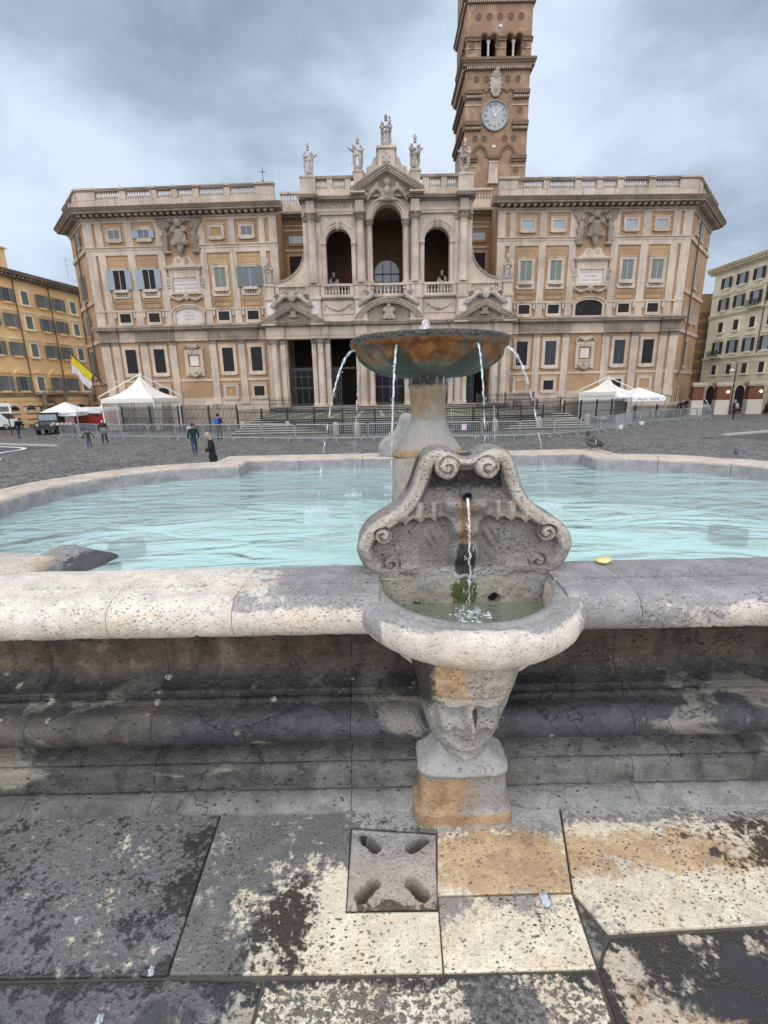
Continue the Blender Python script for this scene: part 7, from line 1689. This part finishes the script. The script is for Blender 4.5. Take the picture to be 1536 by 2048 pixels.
for g_, x in ((g2, 37.25), (g3, 40.8)): obj('wall_lamp', MB().ball((x, 51.38, 1.05), .13, 8, 6), M['lampon'], g_)
sl_ = thing('street_lamp', 'dark street lamp with a curled bracket beside the cream building', 'street lamp', (37.6, 51.2, G))
obj('post', MB().tube([(37.6, 51.2, G), (37.6, 51.2, 3.9)], [.09, .05], 8), M['iron'], sl_)
obj('bracket', MB().tube([(37.6+.4*math.cos(R(a))-.4, 51.2, 3.9+.4*math.sin(R(a))+.0) for a in range(0, 300, 25)], .025, 6), M['iron'], sl_)
obj('lantern', MB().lathe([(.03, .25), (.22, .05), (.24, 0), (.1, -.12)], (37.15, 51.2, 3.2), 12), M['paper'], sl_)
fl = thing('wall_flag', 'yellow and white flag on a slanted pole at the wing corner', 'flag', (-28.6, 50.4, 2.8))
pa = Vector((-28.7, 50.6, 2.85)); pb = Vector((-31.0, 48.6, 6.3))
obj('pole', MB().tube([pa, pb], .045, 8), M['iron'], fl)
def flagfn(off0, off1):
    def f_(i, j):
        s_ = .42+.50*i/14; p = pa+(pb-pa)*s_; dn = off0+(off1-off0)*j/8
        return (p.x-.20*dn*(1-.4*i/14)+.07*math.sin(i*.9+j*.7), p.y+.10*math.sin(i*.8+j*.5), p.z-dn*(.95+.12*math.sin(i*.5)))
    return f_
M['yel'] = plain('yellow_flag_cloth', (.82, .62, .02), .8); M['whi'] = plain('white_flag_cloth', (.74, .75, .80), .8)
obj('yellow_cloth', MB().grid(flagfn(0, .95), 14, 8), M['yel'], fl, smooth=True); obj('white_cloth', MB().grid(flagfn(.95, 1.75), 14, 8), M['whi'], fl, smooth=True)
sg_ = thing('road_sign', 'white rectangular information board on a post near the van', 'sign', (-33.4, 42.5, G))
obj('post', MB().tube([(-33.4, 42.5, G), (-33.4, 42.5, 1.6)], .05, 8), M['iron'], sg_); bd = obj('board', MB().box(-34.3, -32.95, 42.4, 42.45, .55, 1.45), M['paper'], sg_)
obj('picture', MB().box(-33.95, -33.15, 42.38, 42.40, .7, 1.15), plain('printed_grey_picture', (.18, .14, .14), .8, .5, 4), bd)
sh_ = thing('bus_shelter', 'dark framed bus shelter in front of the orange building', 'bus shelter', (-34.2, 49, G))
obj('roof', MB().box(-36.2, -30.6, 48.3, 49.8, .98, 1.08), M['iron'], sh_); obj('back_panel', MB().box(-35.4, -31.2, 49.6, 49.65, -.9, .9), M['pvc'], sh_)
for x in (-35.4, -33.2, -31.2): obj('post', MB().box(x-.05, x+.05, 49.55, 49.65, G, 1.0), M['iron'], sh_)
obj('poster', MB().box(-35.2, -34.2, 49.52, 49.56, -.7, .8), M['paper'], sh_)

# ================================================================= VEHICLES
M['tyre'] = plain('black_tyre', (.02, .02, .02), .8); M['rimm'] = plain('wheel_rim', (.35, .36, .37), .4, metal=.5); M['carglass'] = plain('dark_car_glass', (.03, .035, .04), .08); M['plasticd'] = plain('dark_bumper', (.04, .04, .042), .6)
def paintm(name, c): return plain(name, c, .25, .04)
def vehicle(name, label, cat, loc, rz, L, W_, prof, mat, wins, wheels, wr=.32, extra=None):
    t = thing(name, label, cat, loc, rz); Mx = T(*loc, rz)
    obj('body', MB().prism(prof, -W_/2, W_/2).xf(Mx), mat, t, bevel=.06)
    for w_ in wins:
        for sg in (-1, 1): obj('side_window', MB().prism(w_, sg*(W_/2+.003), sg*(W_/2+.012)).xf(Mx), M['carglass'], t)
    for x in wheels:
        for sg in (-1, 1):
            Mw = Mx @ Matrix.Translation((x, sg*(W_/2-.10), wr)) @ Matrix.Rotation(R(90), 4, 'X')
            wh = obj('wheel', MB().lathe([(wr*.62, -.11), (wr*.95, -.11), (wr, -.07), (wr, .07), (wr*.95, .11), (wr*.62, .11)], (0, 0, 0), 20).xf(Mw), M['tyre'], t, smooth=True)
            obj('hub', MB().lathe([(0, .10), (wr*.6, .07), (wr*.64, .0)], (0, 0, 0), 14).lathe([(0, -.10), (wr*.6, -.07), (wr*.64, .0)], (0, 0, 0), 14).xf(Mw), M['rimm'], wh)
    if extra: extra(t, Mx)
    return t
VAN = [(-2.1, .35), (-2.15, .9), (-2.05, 1.75), (-1.9, 1.84), (.75, 1.84), (.95, 1.78), (1.55, 1.12), (2.15, .92), (2.2, .5), (2.15, .32)]
def vanx(t, Mx):
    obj('windscreen', MB().add([(1.02, -.68, 1.70), (1.02, .68, 1.70), (1.56, .74, 1.14), (1.56, -.74, 1.14)], [(0, 1, 2, 3)]).xf(Mx @ Matrix.Translation((.03, 0, .03))), M['carglass'], t)
    for s2 in (-1, 1): obj('headlight', MB().box(2.12, 2.2, s2*.62-.14, s2*.62+.14, .68, .86).xf(Mx), M['glassl'], t)
    obj('bumper', MB().box(2.1, 2.26, -.82, .82, .32, .56).xf(Mx), M['plasticd'], t)
vehicle('delivery_van', 'white delivery van parked before the orange building', 'van', (-40.9, 50.2, G), R(8), 4.3, 1.7, VAN, paintm('white_van_paint', (.75, .77, .80)), [[(-.1, 1.15), (.75, 1.15), (.95, 1.15), (.75, 1.68), (-.1, 1.68)]], (-1.35, 1.4), .31, vanx)
JEEP = [(-1.9, .5), (-1.9, 1.15), (.45, 1.15), (.5, 1.10), (1.75, 1.02), (1.9, .95), (1.9, .5)]
def jeepx(t, Mx):
    obj('windscreen_frame', MB().box(.28, .34, -.75, .75, 1.12, 1.78).xf(Mx @ Matrix.Translation((.1, 0, 0))), M['plasticd'], t); obj('windscreen', MB().box(.345, .35, -.68, .68, 1.2, 1.7).xf(Mx @ Matrix.Translation((.1, 0, 0))), M['glassl'], t)
    obj('soft_top', MB().prism([(-1.85, 1.15), (-1.8, 1.85), (.35, 1.88), (.36, 1.80), (-.2, 1.78), (-.25, 1.15)], -.76, .76).xf(Mx), plain('olive_canvas', (.045, .05, .035), .9), t)
    for s2 in (-1, 1): obj('headlight', MB().lathe([(0, .06), (.1, .04), (.12, 0)], (0, 0, 0), 12).xf(Mx @ Matrix.Translation((1.9, s2*.52, .82)) @ Matrix.Rotation(R(90), 4, 'Y')), M['glassl'], t)
    for s2 in (-1, 1): obj('mudguard', MB().prism([(.75, .62), (.9, 1.0), (1.65, 1.0), (1.85, .7), (1.6, .9), (1.0, .9)], *sorted((s2*.62, s2*.86))).xf(Mx), M['plasticd'], t)
    obj('bumper', MB().box(1.9, 2.05, -.8, .8, .45, .62).xf(Mx), M['plasticd'], t)
vehicle('army_jeep', 'dark army jeep parked by the small gazebo', 'jeep', (-30.3, 43.2, G), R(-68), 3.8, 1.55, JEEP, paintm('olive_drab_paint', (.035, .04, .032)), [], (-1.2, 1.3), .42, jeepx)
TRK = [(-2.6, .45), (-2.6, 2.15), (1.2, 2.15), (1.5, 2.05), (2.05, 1.3), (2.6, 1.15), (2.65, .45)]
def trkx(t, Mx):
    obj('white_roof', MB().prism([(-2.62, 1.65), (-2.62, 2.2), (1.2, 2.2), (1.52, 2.08), (1.75, 1.65)], -1.01, 1.01).xf(Mx), M['paper'], t)
    obj('emblem', MB().lathe([(0, 0), (.28, 0)], (0, 0, 0), 18).xf(Mx @ Matrix.Translation((-1.9, -1.02, 1.9)) @ Matrix.Rotation(R(90), 4, 'X')), M['glassl'], t)
    obj('roof_light', MB().lathe([(.12, 0), (.1, .18), (0, .2)], (.5, 0, 2.2), 10).xf(Mx), M['paper'], t)
vehicle('emergency_truck', 'red emergency truck with white roof behind the small gazebo', 'truck', (-27.9, 47.0, G), R(-25), 5.2, 2.0, TRK, paintm('red_truck_paint', (.35, .02, .03)), [[(.4, 1.35), (1.4, 1.35), (1.3, 1.6), (.4, 1.6)]], (-1.6, 1.7), .4, trkx)
CAR = [(-2.0, .35), (-2.1, .75), (-1.95, 1.0), (-1.5, 1.45), (-.6, 1.55), (.4, 1.52), (1.05, 1.08), (1.9, .92), (2.1, .7), (2.1, .35)]
def carx(t, Mx):
    obj('windscreen', MB().add([(.42, -.6, 1.50), (.42, .6, 1.50), (1.06, .7, 1.08), (1.06, -.7, 1.08)], [(0, 1, 2, 3)]).xf(Mx @ Matrix.Translation((.02, 0, .02))), M['carglass'], t)
    for s2 in (-1, 1): obj('headlight', MB().box(1.98, 2.11, s2*.6-.2, s2*.6+.2, .70, .84).xf(Mx), M['glassl'], t)
    obj('grille', MB().box(2.05, 2.125, -.38, .38, .5, .78).xf(Mx), M['plasticd'], t); obj('bumper', MB().box(2.0, 2.14, -.8, .8, .3, .44).xf(Mx), M['plasticd'], t)
vehicle('parked_car', 'pale silver car parked between the gate pillars', 'car', (36.6, 55.2, G), R(-104), 4.2, 1.7, CAR, paintm('silver_car_paint', (.55, .56, .58)), [[(-1.4, 1.05), (.9, 1.05), (.35, 1.45), (-1.2, 1.42)]], (-1.3, 1.35), .31, carx)
sc_t = thing('motor_scooter', 'dark motor scooter standing beside the gate pillar', 'scooter', (43.0, 52.6, G), R(200)); Ms = T(43.0, 52.6, G, R(200))
obj('body', MB().tube([(-.75, 0, .62), (-.5, 0, .66), (-.15, 0, .6), (.05, 0, .35), (.4, 0, .32), (.58, 0, .6), (.66, 0, .95)], [.1, .17, .17, .12, .12, .14, .08], 10).xf(Ms), plain('dark_red_scooter_paint', (.07, .015, .02), .3), sc_t, smooth=True)
obj('seat', MB().tube([(-.75, 0, .80), (-.4, 0, .82), (-.05, 0, .78)], [.08, .13, .09], 8).xf(Ms), M['tyre'], sc_t, smooth=True)
obj('handlebar', MB().tube([(.6, -.34, 1.02), (.66, 0, 1.0), (.6, .34, 1.02)], .025, 6).xf(Ms), M['plasticd'], sc_t)
for x in (-.6, .68): obj('wheel', MB().lathe([(.12, -.05), (.24, -.05), (.26, 0), (.24, .05), (.12, .05)], (0, 0, 0), 18).xf(Ms @ Matrix.Translation((x, 0, .26)) @ Matrix.Rotation(R(90), 4, 'X')), M['tyre'], sc_t, smooth=True)
# striped works barrier
wb = thing('works_barrier', 'red and white striped works barrier before the small gazebo', 'barrier', (-28.2, 41.6, G)); Mw = T(-28.2, 41.6, G, R(-8))
M['rstripe'] = plain('red_stripe', (.42, .06, .04), .6)
obj('board', MB().box(-1.25, 1.25, -.02, .02, .82, 1.02).xf(Mw), M['paper'], wb)
for k in range(6): x = -1.15+k*.42; obj('stripe', MB().prism([(x, .825), (x+.2, .825), (x+.32, 1.015), (x+.12, 1.015)], -.026, -.021).xf(Mw), M['rstripe'], wb)
for x in (-1.2, 1.2): obj('leg', MB().box(x-.03, x+.03, -.25, .25, 0, .05).box(x-.03, x+.03, -.03, .03, 0, 1.0).xf(Mw), M['plasticd'], wb)
m = MB()
for k in range(9): x = -1.1+k*.275; m.box(x-.02, x+.02, -.015, .015, .1, .82)
obj('bars', m.xf(Mw), M['plasticd'], wb, kind='stuff')

# ================================================================= PEOPLE
M['skin'] = plain('skin', (.52, .33, .25), .55, .08, 8)
def skinmesh(name, J, E_, mat, parent, Mx, root=0, sub=2):
    me = bpy.data.meshes.new(name); me.from_pydata([j[0] for j in J], E_, []); me.materials.append(mat)
    o = bpy.data.objects.new(name, me); link(o, parent, Mx)
    md = o.modifiers.new('k', 'SKIN'); md.use_smooth_shade = True
    for k, j in enumerate(J):
        r = j[1]; sv = me.skin_vertices[0].data[k]; sv.radius = r if isinstance(r, tuple) else (r, r); sv.use_root = (k == root)
    s2 = o.modifiers.new('u', 'SUBSURF'); s2.levels = 1; s2.render_levels = sub
    return o
def person(loc, h, rz, label, jac, tro, hair, armL=(.1, .0, 0), armR=(.1, 0, 0), stride=.15, bend=0., coat=0., bald=False, mask=None, shoe=(.03, .03, .03), head_tilt=0., bag=None, hat=None):
    p = thing('person', label, 'person', loc, rz); Mx = T(*loc, rz) @ Matrix.Diagonal((h/1.75,)*3+(1,))
    def B(v):                      # bend the trunk forward about the hips
        x, y, z = v
        if z <= .95: return v
        d = z-.95; return (x, y-d*math.sin(bend), .95+d*math.cos(bend))
    def arm(sg, a):                # a = (out, forward of elbow, forward of hand)
        sh = (sg*.19, 0, 1.42); el = (sg*(.235+a[0]*.35), -.10*a[1]+.02, 1.15+.03*a[1]); ha = (sg*(.235+a[0]*.6-.16*max(0, a[2])), -.08*a[1]-.26*a[2], .89+.22*a[2])
        return B(sh), B(el), B(ha)
    aL, aR = arm(-1, armL), arm(1, armR)
    hip = (0, 0, .95); kn = [(-.10, -stride*.6, .50), (.10, stride*.25, .50)]; an = [(-.10, -stride, .09), (.10, stride*1.15, .10)]
    nk = B((0, -.01, 1.50)); hd0 = B((0, -.03-head_tilt*.3, 1.58)); hd1 = B((0, -.04-head_tilt, 1.68))
    J = [(hip, .10), (B((0, 0, 1.2)), (.12, .09)), (B((0, 0, 1.42)), (.12, .085)), (nk, .055), (hd0, (.072, .085)), (hd1, (.078, .095)), (B((0, -.03-head_tilt, 1.745)), .045),
         (aL[0], .05), (aL[1], .04), (aL[2], .03), (aR[0], .05), (aR[1], .04), (aR[2], .03), ((-.09, 0, .9), .07), (kn[0], .05), (an[0], .035), ((.09, 0, .9), .07), (kn[1], .05), (an[1], .035),
         (B((0, -.145-head_tilt, 1.62)), .016)]
    E_ = [(0, 1), (1, 2), (2, 3), (3, 4), (4, 5), (5, 6), (2, 7), (7, 8), (8, 9), (2, 10), (10, 11), (11, 12), (0, 13), (13, 14), (14, 15), (0, 16), (16, 17), (17, 18), (4, 19)]
    skinmesh('body', J, E_, M['skin'], p, Mx)
    for sg, a in ((-1, aL), (1, aR)):          # hands with fingers
        el, ha = Vector(a[1]), Vector(a[2]); d = (ha-el).normalized(); side = Vector((sg, 0, 0)).cross(d).normalized()
        m = MB().tube([ha-d*.02, ha+d*.03, ha+d*.075], [.028, .036, .032], 8, flat=.6)
        for k in range(4): o_ = side*(-.027+.018*k); m.tube([ha+d*.07+o_, ha+d*(.115+.012*(k in (1, 2)))+o_, ha+d*(.145+.014*(k in (1, 2)))+o_-Vector((0, .012, 0))], [.0095, .009, .006], 5)
        m.tube([ha+d*.02+side*.03, ha+d*.06+side*.055, ha+d*.085+side*.052], [.011, .010, .007], 5); obj('hand', m.xf(Mx), M['skin'], p, smooth=True)
    low = .95-coat
    J = [(B((0, 0, 1.02)), (.165, .125)), (B((0, 0, 1.22)), (.165, .125)), (B((0, 0, 1.40)), (.155, .11)), (B((0, -.005, 1.475)), (.085, .08)), (aL[0], .078), (aL[1], .060), (aL[2], .046), (aR[0], .078), (aR[1], .060), (aR[2], .046), ((0, 0, .9), (.165, .13))]
    E_ = [(0, 1), (1, 2), (2, 3), (2, 4), (4, 5), (5, 6), (2, 7), (7, 8), (8, 9), (0, 10)]
    if coat: J.append(((0, .01, low), (.19, .17))); E_.append((10, 11))
    skinmesh('coat' if coat else 'jacket', J, E_, jac, p, Mx)
    J = [((0, 0, .93), (.15, .12)), ((-.085, 0, .80), .095), (kn[0], .068), (an[0], .052), ((.085, 0, .80), .095), (kn[1], .068), (an[1], .052)]
    skinmesh('trousers', J, [(0, 1), (1, 2), (2, 3), (0, 4), (4, 5), (5, 6)], tro, p, Mx)
    for a in an: obj('shoe', MB().tube([(a[0], a[1]+.08, .045), (a[0], a[1], .055), (a[0], a[1]-.10, .042), (a[0], a[1]-.18, .03)], [.035, .048, .046, .026], 9, flat=.8).xf(Mx @ Matrix.Translation((0, 0, a[2]-.10))), plain('shoe', shoe, .6), p, smooth=True)
    hc = Vector(hd1)
    if not bald: obj('hair', MB().grid(lambda i, j: tuple(hc+Vector((.105*math.sin(PI*.62*j/8)*math.cos(2*PI*i/16), .025+.12*math.sin(PI*.62*j/8)*math.sin(2*PI*i/16)+(.02 if math.sin(2*PI*i/16) < 0 else 0), -.01+.115*math.cos(PI*.62*j/8)-(.06 if math.sin(2*PI*i/16) > 0 and j > 5 else 0)))), 16, 8).xf(Mx), hair, p, smooth=True)
    else:
        for sg in (-1, 1): obj('ear', MB().ball(tuple(hc+Vector((sg*.088, .01, -.04))), (.014, .022, .032), 7, 5).xf(Mx), M['skin'], p, smooth=True)
    if mask: obj('face_mask', MB().ball(tuple(hc+Vector((0, -.075, -.075))), (.065, .05, .05), 9, 7).xf(Mx), mask, p, smooth=True)
    if bag: obj('backpack', MB().ball(B((0, .20, 1.24)), (.17, .13, .25), 12, 9).ball(B((0, .28, 1.12)), (.12, .08, .12), 10, 7).xf(Mx), bag, p, smooth=True, remesh=.03)
    return p
cl_ = lambda n, c: plain(n, c, .85, .15, 10)
BLK = cl_('black_cloth', (.014, .013, .016)); JEAN = cl_('blue_jeans', (.03, .05, .12)); HB = cl_('dark_hair', (.02, .014, .01))
person((-29.8, 38.6, G), 1.72, R(75), 'hunched person in dark jacket and jeans walking near the kerb by the van', cl_('navy_jacket', (.012, .014, .03)), JEAN, HB, (.1, .6, .5), (.1, .6, .5), .16, R(34))
person((-18.65, 29.8, G), 1.14, R(12), 'child in a dark green padded jacket with arms spread, walking beside the woman', cl_('bottle_green_jacket', (.015, .045, .035)), JEAN, HB, (.55, .1, 0), (.55, .1, 0), .12, 0)
person((-19.1, 32.3, G), 1.64, R(20), 'woman in maroon coat and white face mask carrying a grey bag', cl_('maroon_coat', (.05, .012, .018)), BLK, HB, (.05, .6, 1.0), (.05, .5, .6), .2, 0, .2, mask=cl_('white_mask', (.7, .7, .7)))
obj('shoulder_bag', MB().ball((-18.9, 32.0, G+.85), (.24, .14, .26), 12, 9), cl_('grey_bag_cloth', (.16, .16, .18)), bpy.data.objects['person.002'], smooth=True)
person((-9.95, 24.7, G), 1.66, R(28), 'man in dark teal jacket and jeans striding toward the fountain', cl_('dark_teal_jacket', (.010, .035, .042)), JEAN, HB, (.06, 0, 0), (.10, .1, .1), .2, R(8), head_tilt=.05, shoe=(.15, .14, .13))
person((-6.25, 17.1, G), 1.76, R(-68), 'bald man in a long black coat looking at his phone beside the pool rim', BLK, BLK, HB, (.0, .5, .8), (.0, .5, .8), .05, R(4), .45, bald=True, head_tilt=.03)
ph_ = obj('phone', MB().box(-.035, .035, -.005, .005, -.07, .07), M['plasticd'], bpy.data.objects['person.004'], T(-6.25, 17.1, G, R(-68)) @ Matrix.Translation((0, -.33, 1.12)) @ Matrix.Rotation(R(-50), 4, 'X'))
person((-11.75, 33.9, G), 1.8, R(170), 'person in dark clothes with a bright blue backpack standing at the barrier', cl_('charcoal_jacket', (.02, .02, .022)), cl_('brown_trousers', (.045, .035, .028)), HB, (.05, .6, .9), (.05, .6, .9), .06, 0, bag=cl_('bright_blue_nylon', (.01, .10, .55)))
person((29.7, 47.0, G), 1.85, R(-12), 'uniformed guard in black with a white belt standing at the wing corner', cl_('guard_black', (.012, .013, .02)), cl_('guard_navy', (.012, .014, .028)), HB, (.0, .7, .9), (.0, .7, .8), .06, 0)
person((32.9, 44.2, G), 1.74, R(195), 'person with grey rucksack and red hip bag walking to the gate pillars', cl_('dark_violet_jacket', (.03, .025, .04)), BLK, cl_('grey_hair', (.25, .25, .26)), (.12, .1, .1), (.12, .1, .1), .1, R(4), bag=cl_('grey_rucksack', (.30, .31, .36)))
obj('hip_bag', MB().ball((32.98, 43.93, G+.98), (.26, .14, .12), 12, 8), cl_('rust_red_bag', (.22, .05, .03)), bpy.data.objects['person.007'], smooth=True)
tag(obj('paper_scrap', MB().box(-.2, .2, -.12, .12, 0, .01).xf(T(-8.3, 21.6, G+.004, .4)), M['paper']), 'white paper scrap on the cobbles by the man in teal', 'litter')
